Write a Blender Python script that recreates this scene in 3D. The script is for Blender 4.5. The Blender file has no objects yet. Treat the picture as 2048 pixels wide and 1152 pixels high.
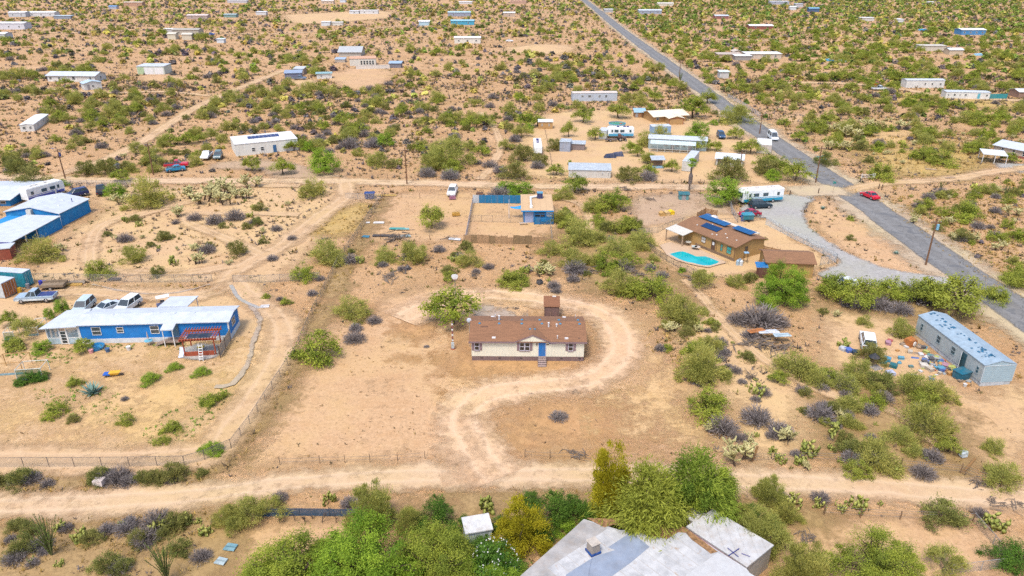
import bpy, math, random
import numpy as np
from mathutils import Vector, noise as mnoise

# ---------------------------------------------------------------- camera, sky, sun, exposure
SC = bpy.context.scene
COL = SC.collection
FPX, PITCH, CAMH = 1470.0, math.radians(24.4), 49.6
cam_d = bpy.data.cameras.new('camera')
cam_d.sensor_width = 36.0
cam_d.lens = FPX / 2048.0 * 36.0
cam_d.clip_end = 6000.0
cam_d.clip_start = 0.5
cam = bpy.data.objects.new('camera', cam_d)
cam.location = (0, 0, CAMH)
cam.rotation_euler = (math.pi / 2 - PITCH, 0, 0)
COL.objects.link(cam)
SC.camera = cam

SUN_EL, SUN_AZ = math.radians(62), math.radians(205)      # azimuth clockwise from +Y
world = bpy.data.worlds.new('World')
SC.world = world
world.use_nodes = True
wn = world.node_tree.nodes
wl = world.node_tree.links
sky = wn.new('ShaderNodeTexSky')
sky.sky_type = 'NISHITA'
sky.sun_disc = False
sky.sun_elevation = SUN_EL
sky.sun_rotation = SUN_AZ
sky.altitude = 800
sky.air_density = 1.0
sky.dust_density = 6.0
sky.ozone_density = 0.6
wn['Background'].inputs['Strength'].default_value = 0.15
wl.new(sky.outputs['Color'], wn['Background'].inputs['Color'])
sun_d = bpy.data.lights.new('sun', 'SUN')
sun_d.energy = 1.5
sun_d.angle = math.radians(13)
sun_d.color = (1.0, 0.94, 0.84)
sun = bpy.data.objects.new('sun', sun_d)
sv = Vector((math.sin(SUN_AZ) * math.cos(SUN_EL), math.cos(SUN_AZ) * math.cos(SUN_EL), math.sin(SUN_EL)))
sun.rotation_euler = sv.to_track_quat('Z', 'Y').to_euler()
sun.location = (0, 0, 120)
COL.objects.link(sun)
SC.view_settings.view_transform = 'Standard'
SC.view_settings.look = 'None'
SC.view_settings.gamma = 1.0
SC.view_settings.exposure = 0.95
SC.view_settings.use_curve_mapping = False
SC.render.engine = 'CYCLES'
SC.cycles.use_denoising = False
SC.cycles.max_bounces = 5
SC.cycles.diffuse_bounces = 2
SC.cycles.transparent_max_bounces = 12
SC.cycles.caustics_reflective = False
SC.cycles.caustics_refractive = False

# ---------------------------------------------------------------- pixel <-> ground helpers (photo pixels, 2048 x 1152)
CP, SP = math.cos(PITCH), math.sin(PITCH)


def G(px, py, z=0.0):
    u, v = (px - 1024) / FPX, (576 - py) / FPX
    dy, dz = CP + v * SP, -SP + v * CP
    t = (z - CAMH) / dz
    return Vector((u * t, dy * t, z))


def S(px, py):
    g = G(px, py)
    return FPX / (g.y * CP + CAMH * SP)


def PIX(x, y, z=0.0):
    d = y * CP + (CAMH - z) * SP
    up = y * SP - (CAMH - z) * CP
    return 1024 + FPX * x / d, 576 - FPX * up / d


def HGT(px, py, ty):
    """height of a vertical thing standing at (px,py) whose top shows on row ty"""
    g = G(px, py)
    v = (576 - ty) / FPX
    dy, dz = CP + v * SP, -SP + v * CP
    return CAMH + g.y / dy * dz


rnd = random.Random(11)
rng = np.random.default_rng(11)

# ---------------------------------------------------------------- materials
MATS = {}


def new_mat(name):
    m = bpy.data.materials.new(name)
    m.use_nodes = True
    nt = m.node_tree
    return m, nt.nodes, nt.links, nt.nodes['Principled BSDF']


def ramp2(n, l, src, c1, c2, p1=0.3, p2=0.7):
    r = n.new('ShaderNodeValToRGB')
    r.color_ramp.elements[0].position = p1
    r.color_ramp.elements[1].position = p2
    r.color_ramp.elements[0].color = (*c1, 1)
    r.color_ramp.elements[1].color = (*c2, 1)
    l.new(src, r.inputs['Fac'])
    return r.outputs['Color']


def mixc(n, l, fac, a, b, mode='MIX'):
    m = n.new('ShaderNodeMix')
    m.data_type = 'RGBA'
    m.blend_type = mode
    for sock, val in ((m.inputs[0], fac), (m.inputs[6], a), (m.inputs[7], b)):
        if isinstance(val, (int, float)):
            sock.default_value = val
        elif isinstance(val, tuple):
            sock.default_value = (*val[:3], 1)
        else:
            l.new(val, sock)
    return m.outputs[2]


def noisef(n, l, vec, scale, detail=4, rough=0.6):
    t = n.new('ShaderNodeTexNoise')
    t.inputs['Scale'].default_value = scale
    t.inputs['Detail'].default_value = detail
    t.inputs['Roughness'].default_value = rough
    if vec is not None:
        l.new(vec, t.inputs['Vector'])
    return t.outputs['Fac']


def mathn(n, l, op, a, b=None, clamp=False):
    m = n.new('ShaderNodeMath')
    m.operation = op
    m.use_clamp = clamp
    for i, v in enumerate((a, b)):
        if v is None:
            continue
        if isinstance(v, (int, float)):
            m.inputs[i].default_value = v
        else:
            l.new(v, m.inputs[i])
    return m.outputs[0]


def M(rgb, rough=0.75, var=0.16, scale=2.0, metal=0.0, lines=None, dirt=0.25, name=None):
    """weathered painted / built surface: base colour, mottling, dust low down, optional seam lines (axis, period m, depth)"""
    rgb = tuple(c * 0.84 for c in rgb)
    key = (rgb, rough, var, scale, metal, lines, dirt)
    if key in MATS:
        return MATS[key]
    m, n, l, b = new_mat(name or 'surface')
    tc = n.new('ShaderNodeTexCoord')
    vec = tc.outputs['Object']
    f1 = noisef(n, l, vec, scale, 5, 0.65)
    dark = tuple(max(0, c * (1 - 1.7 * var)) for c in rgb)
    lite = tuple(min(1, c * (1 + var)) for c in rgb)
    col = ramp2(n, l, f1, dark, lite, 0.25, 0.72)
    if dirt > 0:
        mp = n.new('ShaderNodeMapping')
        mp.inputs['Scale'].default_value = (1.2, 1.2, 0.18)
        l.new(vec, mp.inputs['Vector'])
        f2 = noisef(n, l, mp.outputs['Vector'], 1.4, 4, 0.7)
        fac = mathn(n, l, 'MULTIPLY', mathn(n, l, 'SUBTRACT', f2, 0.45, True), 3.2 * dirt, True)
        col = mixc(n, l, fac, col, (0.30, 0.21, 0.13))
    if lines:
        ax, per, dep = lines
        sx = n.new('ShaderNodeSeparateXYZ')
        l.new(vec, sx.inputs[0])
        fr = mathn(n, l, 'FRACT', mathn(n, l, 'DIVIDE', sx.outputs[ax], per))
        ln = mathn(n, l, 'LESS_THAN', fr, 0.14)
        col = mixc(n, l, mathn(n, l, 'MULTIPLY', ln, dep), col, tuple(c * 0.45 for c in rgb))
        bp = n.new('ShaderNodeBump')
        bp.inputs['Strength'].default_value = 0.5
        bp.inputs['Distance'].default_value = 0.03
        l.new(ln, bp.inputs['Height'])
        l.new(bp.outputs['Normal'], b.inputs['Normal'])
    l.new(col, b.inputs['Base Color'])
    b.inputs['Roughness'].default_value = rough
    b.inputs['Metallic'].default_value = metal
    if 'Specular IOR Level' in b.inputs:
        b.inputs['Specular IOR Level'].default_value = 0.35
    MATS[key] = m
    return m


def paint(rgb):
    key = ('paint', rgb)
    if key not in MATS:
        m, n, l, b = new_mat('car_paint')
        tc = n.new('ShaderNodeTexCoord')
        f = noisef(n, l, tc.outputs['Object'], 1.6, 4)
        l.new(ramp2(n, l, f, tuple(c * 0.82 for c in rgb), tuple(min(1, c * 1.08) for c in rgb)), b.inputs['Base Color'])
        l.new(ramp2(n, l, f, (0.22,) * 3, (0.4,) * 3), b.inputs['Roughness'])
        MATS[key] = m
    return MATS[key]


def glass(rgb=(0.035, 0.045, 0.05), rough=0.12):
    key = ('glass', rgb)
    if key not in MATS:
        m, n, l, b = new_mat('window_glass')
        tc = n.new('ShaderNodeTexCoord')
        f = noisef(n, l, tc.outputs['Object'], 2.5, 2)
        l.new(ramp2(n, l, f, tuple(c * 0.6 for c in rgb), tuple(c * 1.5 for c in rgb)), b.inputs['Base Color'])
        b.inputs['Roughness'].default_value = rough
        MATS[key] = m
    return MATS[key]


def pos_xy(n, l):
    g = n.new('ShaderNodeNewGeometry')
    return g.outputs['Position']


def ground_colour(n, l, vec):
    f1 = noisef(n, l, vec, 0.018, 5, 0.6)
    f2 = noisef(n, l, vec, 0.11, 6, 0.65)
    f3 = noisef(n, l, vec, 0.9, 6, 0.7)
    f4 = noisef(n, l, vec, 5.0, 3, 0.7)
    c = ramp2(n, l, f1, (0.445, 0.265, 0.13), (0.49, 0.31, 0.168), 0.35, 0.65)
    c = mixc(n, l, ramp2(n, l, f2, (0,) * 3, (1,) * 3, 0.42, 0.68), c, (0.36, 0.20, 0.085))
    c = mixc(n, l, mathn(n, l, 'MULTIPLY', ramp2(n, l, f3, (0,) * 3, (1,) * 3, 0.48, 0.72), 0.55), c, (0.49, 0.335, 0.20))
    sp = mathn(n, l, 'MULTIPLY', ramp2(n, l, f4, (1,) * 3, (0,) * 3, 0.30, 0.46), 0.55)
    c = mixc(n, l, sp, c, (0.19, 0.115, 0.055))
    f8 = noisef(n, l, vec, 1.9, 6, 0.8)
    c = mixc(n, l, mathn(n, l, 'MULTIPLY', ramp2(n, l, f8, (1,) * 3, (0,) * 3, 0.40, 0.52), 0.6), c, (0.26, 0.155, 0.07))
    return c, f3, f4


def bump(n, l, b, h, strength=0.4, dist=0.15):
    bp = n.new('ShaderNodeBump')
    bp.inputs['Strength'].default_value = strength
    bp.inputs['Distance'].default_value = dist
    l.new(h, bp.inputs['Height'])
    l.new(bp.outputs['Normal'], b.inputs['Normal'])


def ground_mat():
    m, n, l, b = new_mat('desert_soil')
    vec = pos_xy(n, l)
    c, f3, f4 = ground_colour(n, l, vec)
    # dry grass and litter cover that grows in uneven patches over the open desert
    g1 = noisef(n, l, vec, 0.045, 6, 0.7)
    g2 = noisef(n, l, vec, 1.7, 5, 0.75)
    cov = mathn(n, l, 'MULTIPLY', ramp2(n, l, g1, (0,) * 3, (1,) * 3, 0.42, 0.6), ramp2(n, l, g2, (0,) * 3, (1,) * 3, 0.44, 0.62))
    c = mixc(n, l, mathn(n, l, 'MULTIPLY', cov, 0.7), c, (0.27, 0.175, 0.07))
    l.new(c, b.inputs['Base Color'])
    b.inputs['Roughness'].default_value = 0.97
    bump(n, l, b, mathn(n, l, 'ADD', f3, mathn(n, l, 'MULTIPLY', f4, 0.35)), 0.8, 0.3)
    return m


def sheet_mat(name, c1, c2, c3, s1=0.12, s2=1.3, soft=1.0, tracks=None, rough=0.95, cracks=False, speck=0.5, bumpd=0.1):
    """a ground sheet whose border (attribute edge: 0 rim .. 1 inside) breaks up into the soil around it"""
    sc = (0.75, 0.715, 0.665) if c1[0] > 1.2 * c1[2] else (0.76, 0.76, 0.76)
    c1, c2, c3 = [tuple(v * k for v, k in zip(c, sc)) for c in (c1, c2, c3)]
    tracks = tuple(v * k for v, k in zip(tracks, sc)) if tracks else None
    m, n, l, b = new_mat(name)
    vec = pos_xy(n, l)
    f1 = noisef(n, l, vec, s1, 5, 0.6)
    f2 = noisef(n, l, vec, s2, 6, 0.7)
    f3 = noisef(n, l, vec, 6.0, 4, 0.75)
    c = ramp2(n, l, f1, c1, c2, 0.32, 0.68)
    c = mixc(n, l, mathn(n, l, 'MULTIPLY', ramp2(n, l, f2, (0,) * 3, (1,) * 3, 0.46, 0.7), 0.6), c, c3)
    c = mixc(n, l, mathn(n, l, 'MULTIPLY', ramp2(n, l, f3, (1,) * 3, (0,) * 3, 0.32, 0.47), speck), c, tuple(v * 0.5 for v in c1))
    if speck > 0.12:
        f6 = noisef(n, l, vec, 2.3, 5, 0.8)
        c = mixc(n, l, mathn(n, l, 'MULTIPLY', ramp2(n, l, f6, (1,) * 3, (0,) * 3, 0.39, 0.53), 0.75 * min(1, speck * 2.2)), c, tuple(v * 0.66 for v in c1))
        f9 = noisef(n, l, vec, 1.1, 6, 0.8)
        c = mixc(n, l, mathn(n, l, 'MULTIPLY', ramp2(n, l, f9, (0,) * 3, (1,) * 3, 0.52, 0.66), 0.5), c, tuple(min(1, v * k) for v, k in zip(c2, (1.14, 1.18, 1.2))))
        f7 = noisef(n, l, vec, 0.3, 5, 0.7)
        c = mixc(n, l, mathn(n, l, 'MULTIPLY', ramp2(n, l, f7, (0,) * 3, (1,) * 3, 0.5, 0.7), 0.45), c, tuple(v * k for v, k in zip(c1, (0.86, 0.77, 0.66))))
    if speck > 0.2:
        f10 = noisef(n, l, vec, 0.045, 5, 0.7)
        c = mixc(n, l, mathn(n, l, 'MULTIPLY', ramp2(n, l, f10, (0,) * 3, (1,) * 3, 0.45, 0.62), 0.6), c, tuple(v * k for v, k in zip(c1, (1.0, 1.05, 0.86))))
    hgt = f2
    if tracks:
        au = n.new('ShaderNodeAttribute')
        au.attribute_name = 'across'
        u = mathn(n, l, 'ABSOLUTE', au.outputs['Fac'])
        wob = mathn(n, l, 'MULTIPLY', mathn(n, l, 'SUBTRACT', noisef(n, l, vec, 0.25, 3), 0.5), 0.5)
        d = mathn(n, l, 'ABSOLUTE', mathn(n, l, 'SUBTRACT', mathn(n, l, 'ADD', u, wob), 0.45))
        tr = mathn(n, l, 'SUBTRACT', 1.0, mathn(n, l, 'MULTIPLY', d, 4.5), True)
        c = mixc(n, l, mathn(n, l, 'MULTIPLY', tr, 0.6), c, tracks)
        hgt = mathn(n, l, 'SUBTRACT', f2, mathn(n, l, 'MULTIPLY', tr, 0.6))
    if cracks:
        v = n.new('ShaderNodeTexVoronoi')
        v.feature = 'DISTANCE_TO_EDGE'
        v.inputs['Scale'].default_value = 0.6
        wv = n.new('ShaderNodeVectorMath')
        wv.operation = 'ADD'
        nz = n.new('ShaderNodeTexNoise')
        nz.inputs['Scale'].default_value = 0.5
        l.new(vec, nz.inputs['Vector'])
        l.new(vec, wv.inputs[0])
        l.new(nz.outputs['Color'], wv.inputs[1])
        l.new(wv.outputs[0], v.inputs['Vector'])
        cr = mathn(n, l, 'LESS_THAN', v.outputs['Distance'], 0.018)
        c = mixc(n, l, mathn(n, l, 'MULTIPLY', cr, 0.6), c, (0.05, 0.05, 0.055))
        f5 = noisef(n, l, vec, 0.35, 3, 0.4)
        c = mixc(n, l, mathn(n, l, 'MULTIPLY', ramp2(n, l, f5, (0,) * 3, (1,) * 3, 0.60, 0.64), 0.55), c, (0.085, 0.09, 0.10))
    l.new(c, b.inputs['Base Color'])
    b.inputs['Roughness'].default_value = rough
    bump(n, l, b, hgt, 0.5, bumpd)
    ae = n.new('ShaderNodeAttribute')
    ae.attribute_name = 'edge'
    nz = mathn(n, l, 'ADD', mathn(n, l, 'SUBTRACT', noisef(n, l, vec, 0.7, 5, 0.75), 0.5), mathn(n, l, 'SUBTRACT', noisef(n, l, vec, 0.16, 3, 0.6), 0.5))
    e = mathn(n, l, 'ADD', ae.outputs['Fac'], mathn(n, l, 'MULTIPLY', nz, 1.5 * soft))
    fac = ramp2(n, l, e, (0,) * 3, (1,) * 3, 0.5 - 0.35 * soft, 0.5 + 0.35 * soft)
    tr = n.new('ShaderNodeBsdfTransparent')
    mx = n.new('ShaderNodeMixShader')
    l.new(fac, mx.inputs[0])
    l.new(tr.outputs[0], mx.inputs[1])
    l.new(b.outputs[0], mx.inputs[2])
    l.new(mx.outputs[0], n['Material Output'].inputs['Surface'])
    return m


def leaf_mat(name, c1, c2, c3, trans=0.42, rough=0.7):
    """foliage: tint attribute (per clump) between c1 and c2, per-plant drift towards c3"""
    m, n, l, b = new_mat(name)
    a = n.new('ShaderNodeAttribute')
    a.attribute_name = 'tint'
    oi = n.new('ShaderNodeObjectInfo')
    c = ramp2(n, l, a.outputs['Fac'], c1, c2, 0.05, 0.95)
    c = mixc(n, l, mathn(n, l, 'MULTIPLY', oi.outputs['Random'], 0.65), c, c3)
    l.new(c, b.inputs['Base Color'])
    b.inputs['Roughness'].default_value = rough
    b.inputs['Specular IOR Level'].default_value = 0.15
    if trans > 0:
        t = n.new('ShaderNodeBsdfTranslucent')
        l.new(c, t.inputs['Color'])
        mx = n.new('ShaderNodeMixShader')
        mx.inputs[0].default_value = trans
        l.new(b.outputs[0], mx.inputs[1])
        l.new(t.outputs[0], mx.inputs[2])
        l.new(mx.outputs[0], n['Material Output'].inputs['Surface'])
    return m


def vcol_mat(name, trans=0.35):
    m, n, l, b = new_mat(name)
    a = n.new('ShaderNodeAttribute')
    a.attribute_name = 'plant_colour'
    l.new(a.outputs['Color'], b.inputs['Base Color'])
    b.inputs['Roughness'].default_value = 0.85
    b.inputs['Specular IOR Level'].default_value = 0.1
    t = n.new('ShaderNodeBsdfTranslucent')
    l.new(a.outputs['Color'], t.inputs['Color'])
    mx = n.new('ShaderNodeMixShader')
    mx.inputs[0].default_value = trans
    l.new(b.outputs[0], mx.inputs[1])
    l.new(t.outputs[0], mx.inputs[2])
    l.new(mx.outputs[0], n['Material Output'].inputs['Surface'])
    return m


def net_mat(name, rgb, opacity):
    key = ('net', rgb, opacity)
    if key not in MATS:
        m, n, l, b = new_mat(name)
        tc = n.new('ShaderNodeTexCoord')
        f = noisef(n, l, tc.outputs['Object'], 3.0, 3)
        l.new(ramp2(n, l, f, tuple(c * 0.75 for c in rgb), tuple(c * 1.2 for c in rgb)), b.inputs['Base Color'])
        b.inputs['Roughness'].default_value = 0.6
        w = n.new('ShaderNodeTexWave')          # woven mesh: open holes between the wires
        w.inputs['Scale'].default_value = 5.0
        w.inputs['Distortion'].default_value = 0.5
        w.bands_direction = 'DIAGONAL'
        l.new(tc.outputs['Object'], w.inputs['Vector'])
        th = mathn(n, l, 'GREATER_THAN', w.outputs['Fac'], 1 - opacity)
        tr = n.new('ShaderNodeBsdfTransparent')
        mx = n.new('ShaderNodeMixShader')
        l.new(th, mx.inputs[0])
        l.new(tr.outputs[0], mx.inputs[1])
        l.new(b.outputs[0], mx.inputs[2])
        l.new(mx.outputs[0], n['Material Output'].inputs['Surface'])
        MATS[key] = m
    return MATS[key]


def shingle_mat(rgb, name='shingles'):
    rgb = tuple(c * k for c, k in zip(rgb, (0.70, 0.62, 0.55)))
    key = ('shingle', rgb)
    if key not in MATS:
        m, n, l, b = new_mat(name)
        tc = n.new('ShaderNodeTexCoord')
        vec = tc.outputs['Object']
        br = n.new('ShaderNodeTexBrick')
        br.inputs['Scale'].default_value = 1.0
        br.inputs['Brick Width'].default_value = 0.55
        br.inputs['Row Height'].default_value = 0.24
        br.inputs['Mortar Size'].default_value = 0.02
        br.inputs['Color1'].default_value = (*[c * 0.82 for c in rgb], 1)
        br.inputs['Color2'].default_value = (*[c * 1.15 for c in rgb], 1)
        br.inputs['Mortar'].default_value = (*[c * 0.55 for c in rgb], 1)
        l.new(vec, br.inputs['Vector'])
        mp = n.new('ShaderNodeMapping')
        mp.inputs['Scale'].default_value = (0.35, 2.2, 1)
        l.new(vec, mp.inputs['Vector'])
        f = noisef(n, l, mp.outputs['Vector'], 1.6, 6, 0.75)
        c = mixc(n, l, 0.55, br.outputs['Color'], ramp2(n, l, f, tuple(v * 0.62 for v in rgb), tuple(v * 1.25 for v in rgb)))
        l.new(c, b.inputs['Base Color'])
        b.inputs['Roughness'].default_value = 0.95
        bump(n, l, b, br.outputs['Fac'], 0.4, 0.02)
        MATS[key] = m
    return MATS[key]


# ---------------------------------------------------------------- mesh building
class MB:
    def __init__(s):
        s.v, s.f = [], []

    def add(s, vs, fs):
        o = len(s.v)
        s.v += [tuple(v) for v in vs]
        s.f += [tuple(i + o for i in f) for f in fs]
        return s

    def box(s, x0, x1, y0, y1, z0, z1):
        return s.hexa([(x0, y0, z0), (x1, y0, z0), (x1, y1, z0), (x0, y1, z0), (x0, y0, z1), (x1, y0, z1), (x1, y1, z1), (x0, y1, z1)])

    def hexa(s, p):
        return s.add(p, [(0, 3, 2, 1), (4, 5, 6, 7), (0, 1, 5, 4), (1, 2, 6, 5), (2, 3, 7, 6), (3, 0, 4, 7)])

    def ext(s, prof, a, b, axis='x'):
        """extrude a closed (p,q) profile along an axis: x -> (y,z) profile, y -> (x,z) profile, z -> (x,y)"""
        k = len(prof)
        if axis == 'x':
            mk = lambda t, p: (t, p[0], p[1])
        elif axis == 'y':
            mk = lambda t, p: (p[0], t, p[1])
        else:
            mk = lambda t, p: (p[0], p[1], t)
        vs = [mk(a, p) for p in prof] + [mk(b, p) for p in prof]
        fs = [tuple(range(k - 1, -1, -1)), tuple(range(k, 2 * k))] + [(i, (i + 1) % k, (i + 1) % k + k, i + k) for i in range(k)]
        return s.add(vs, fs)

    def tube(s, p0, p1, r0, r1=None, n=6, cap=True):
        p0, p1 = Vector(p0), Vector(p1)
        r1 = r0 if r1 is None else r1
        d = (p1 - p0)
        if d.length < 1e-6:
            return s
        d.normalize()
        a = d.orthogonal().normalized()
        b = d.cross(a)
        vs = []
        for p, r in ((p0, r0), (p1, r1)):
            for i in range(n):
                t = 2 * math.pi * i / n
                vs.append(p + a * (math.cos(t) * r) + b * (math.sin(t) * r))
        fs = [(i, (i + 1) % n, (i + 1) % n + n, i + n) for i in range(n)]
        if cap:
            fs += [tuple(range(n - 1, -1, -1)), tuple(range(n, 2 * n))]
        return s.add(vs, fs)

    def path(s, pts, r, n=6):
        for a, b in zip(pts[:-1], pts[1:]):
            s.tube(a, b, r, r, n)
        return s

    def ell(s, c, rx, ry, rz, nu=10, nv=6, rot=None):
        vs, fs = [], []
        c = Vector(c)
        for j in range(nv + 1):
            ph = math.pi * j / nv - math.pi / 2
            for i in range(nu):
                t = 2 * math.pi * i / nu
                p = Vector((math.cos(t) * math.cos(ph) * rx, math.sin(t) * math.cos(ph) * ry, math.sin(ph) * rz))
                if rot is not None:
                    p = rot @ p
                vs.append(c + p)
        for j in range(nv):
            for i in range(nu):
                fs.append((j * nu + i, j * nu + (i + 1) % nu, (j + 1) * nu + (i + 1) % nu, (j + 1) * nu + i))
        return s.add(vs, fs)

    def mesh(s, name):
        me = bpy.data.meshes.new(name)
        me.from_pydata(s.v, [], s.f)
        me.update()
        return me


def obj(name, mb, mat, parent=None, loc=None, rz=0.0, bevel=0.0, smooth=False):
    me = mb.mesh(name) if isinstance(mb, MB) else mb
    if mat is not None and not me.materials:
        me.materials.append(mat)
    o = bpy.data.objects.new(name, me)
    COL.objects.link(o)
    if parent is not None:
        o.parent = parent
    if loc is not None:
        o.location = loc
    o.rotation_euler = (0, 0, rz)
    if bevel > 0:
        md = o.modifiers.new('bevel', 'BEVEL')
        md.width = bevel
        md.segments = 2
        md.limit_method = 'ANGLE'
    if smooth:
        me.polygons.foreach_set('use_smooth', [True] * len(me.polygons))
    return o


def tag(o, label=None, cat=None, group=None, kind=None):
    if label:
        o['label'] = label
    if cat:
        o['category'] = cat
    if group:
        o['group'] = group
    if kind:
        o['kind'] = kind
    return o


def thing(name, label, cat, loc=(0, 0, 0), rz=0.0, group=None):
    o = bpy.data.objects.new(name, None)
    o.empty_display_size = 0.3
    COL.objects.link(o)
    o.location = loc
    o.rotation_euler = (0, 0, rz)
    return tag(o, label, cat, group)


def single(name, label, cat, mb, mat, loc=(0, 0, 0), rz=0.0, group=None, **k):
    return tag(obj(name, mb, mat, None, loc, rz, **k), label, cat, group)


def np_mesh(name, verts, faces, attrs=None):
    """fast mesh: verts (N,3), faces (F,3 or 4); attrs {name: (N,) or (N,3)}"""
    me = bpy.data.meshes.new(name)
    verts = np.asarray(verts, np.float32)
    faces = np.asarray(faces, np.int32)
    F, k = faces.shape
    me.vertices.add(len(verts))
    me.vertices.foreach_set('co', verts.ravel())
    me.loops.add(F * k)
    me.loops.foreach_set('vertex_index', faces.ravel())
    me.polygons.add(F)
    me.polygons.foreach_set('loop_start', np.arange(0, F * k, k, dtype=np.int32))
    me.update(calc_edges=True)
    for an, av in (attrs or {}).items():
        av = np.asarray(av, np.float32)
        if av.ndim == 1:
            a = me.attributes.new(an, 'FLOAT', 'POINT')
            a.data.foreach_set('value', av)
        else:
            a = me.attributes.new(an, 'FLOAT_COLOR', 'POINT')
            c4 = np.ones((len(av), 4), np.float32)
            c4[:, :3] = av
            a.data.foreach_set('color', c4.ravel())
    return me
# ---------------------------------------------------------------- ground, roads, yards
def ground():
    ys = np.concatenate([np.linspace(-60, 0, 4), np.linspace(20, 400, 60), np.linspace(420, 2600, 40)])
    xs = np.concatenate([np.linspace(-2200, -320, 14), np.linspace(-300, 300, 90), np.linspace(320, 2200, 14)])
    X, Y = np.meshgrid(xs, ys)
    V = np.stack([X.ravel(), Y.ravel(), np.zeros(X.size)], 1)
    nx = len(xs)
    i = np.arange(X.size).reshape(X.shape)
    F = np.stack([i[:-1, :-1].ravel(), i[:-1, 1:].ravel(), i[1:, 1:].ravel(), i[1:, :-1].ravel()], 1)
    tag(obj('ground', np_mesh('ground', V, F), ground_mat()), kind='structure')


ground()
ZL = [0.004]
ROADS = []      # (points (N,2), half width)
YARDS = []      # polygons kept free of random plants


def nz():
    ZL[0] += 0.003
    return ZL[0]


def catmull(P, step):
    P = [np.array(p[:2], float) for p in P]
    P = [2 * P[0] - P[1]] + P + [2 * P[-1] - P[-2]]
    out = []
    for i in range(1, len(P) - 2):
        a, b, c, d = P[i - 1:i + 3]
        k = max(2, int(np.linalg.norm(c - b) / step))
        for t in np.linspace(0, 1, k, endpoint=False):
            out.append(0.5 * (2 * b + (c - a) * t + (2 * a - 5 * b + 4 * c - d) * t * t + (3 * b - a - 3 * c + d) * t ** 3))
    out.append(P[-2])
    return np.array(out)


def road(name, px, width, mat, step=2.0, clear=True, over=1.45):
    c = catmull([G(*p) for p in px], step)
    t = np.gradient(c, axis=0)
    t /= np.linalg.norm(t, axis=1)[:, None] + 1e-9
    nrm = np.stack([t[:, 1], -t[:, 0]], 1)
    us = np.array([-over, -1.1, -0.85, -0.5, 0, 0.5, 0.85, 1.1, over])
    wj = np.array([1 + 0.16 * mnoise.noise((p[0] * 0.09, p[1] * 0.09, width)) for p in c])
    hw = width / 2
    V = c[:, None, :] + nrm[:, None, :] * (us[None, :, None] * hw * wj[:, None, None])
    z = nz()
    V = np.concatenate([V, np.full(V.shape[:2] + (1,), z)], 2)
    n, k = len(c), len(us)
    i = np.arange(n * k).reshape(n, k)
    F = np.stack([i[:-1, :-1].ravel(), i[:-1, 1:].ravel(), i[1:, 1:].ravel(), i[1:, :-1].ravel()], 1)
    ed = np.tile(np.clip(0.5 + (1.0 - np.abs(us)) * 1.25, 0, 1), n)
    ac = np.tile(us, n)
    o = obj(name, np_mesh(name, V.reshape(-1, 3), F, {'edge': ed, 'across': ac}), mat)
    tag(o, kind='structure')
    if clear:
        ROADS.append((c, hw))
    return c


def poly_dist(P, Q):
    """signed distance (inside +) of points P (N,2) to polygon Q (M,2)"""
    d = np.full(len(P), 1e9)
    ins = np.zeros(len(P), bool)
    for a, b in zip(Q, np.roll(Q, -1, 0)):
        ab = b - a
        t = np.clip(((P - a) @ ab) / (ab @ ab + 1e-12), 0, 1)
        d = np.minimum(d, np.linalg.norm(P - (a + t[:, None] * ab), axis=1))
        cond = ((a[1] > P[:, 1]) != (b[1] > P[:, 1]))
        xi = (b[0] - a[0]) * (P[:, 1] - a[1]) / (b[1] - a[1] + 1e-12) + a[0]
        ins ^= cond & (P[:, 0] < xi)
    return np.where(ins, d, -d)


def sheet(name, px, mat, soft=1.5, clear=True, res=None, smooth=True):
    Q = [np.array(G(*p)[:2]) for p in px]
    if smooth:
        Q2 = catmull(Q + [Q[0]], 1.5)[:-1]
    else:
        Q2 = np.array(Q)
    lo, hi = Q2.min(0) - soft, Q2.max(0) + soft
    r = res or max(0.35, (hi - lo).max() / 90)
    xs, ys = np.arange(lo[0], hi[0] + r, r), np.arange(lo[1], hi[1] + r, r)
    X, Y = np.meshgrid(xs, ys)
    P = np.stack([X.ravel(), Y.ravel()], 1)
    e = 0.5 + 0.5 * poly_dist(P, Q2) / soft
    i = np.arange(X.size).reshape(X.shape)
    F = np.stack([i[:-1, :-1].ravel(), i[:-1, 1:].ravel(), i[1:, 1:].ravel(), i[1:, :-1].ravel()], 1)
    F = F[(e[F] > -0.25).any(1)]
    used = np.unique(F)
    mp = np.zeros(X.size, int)
    mp[used] = np.arange(len(used))
    V = np.concatenate([P[used], np.full((len(used), 1), nz())], 1)
    o = obj(name, np_mesh(name, V, mp[F], {'edge': np.clip(e[used], 0, 1), 'across': np.zeros(len(used))}), mat)
    tag(o, kind='structure')
    if clear:
        YARDS.append(Q2)
    return o


m_yard = sheet_mat('bare_dirt', (0.60, 0.395, 0.225), (0.67, 0.455, 0.285), (0.55, 0.335, 0.17), 0.09, 0.7, 1.0, speck=0.42)
m_yard2 = sheet_mat('pale_dirt', (0.67, 0.47, 0.285), (0.61, 0.41, 0.22), (0.71, 0.525, 0.335), 0.06, 0.6, 1.0, speck=0.4)
m_orange = sheet_mat('disturbed_soil', (0.52, 0.305, 0.145), (0.57, 0.35, 0.175), (0.61, 0.40, 0.22), 0.15, 1.0, 1.5, speck=0.4)
m_road = sheet_mat('graded_dirt', (0.63, 0.455, 0.30), (0.68, 0.51, 0.35), (0.59, 0.405, 0.245), 0.06, 0.8, 1.3, tracks=(0.70, 0.54, 0.385), speck=0.22)
m_drv = sheet_mat('driven_dirt', (0.68, 0.475, 0.305), (0.73, 0.525, 0.355), (0.64, 0.425, 0.255), 0.08, 0.9, 1.6, tracks=(0.77, 0.575, 0.41), speck=0.3)
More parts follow.
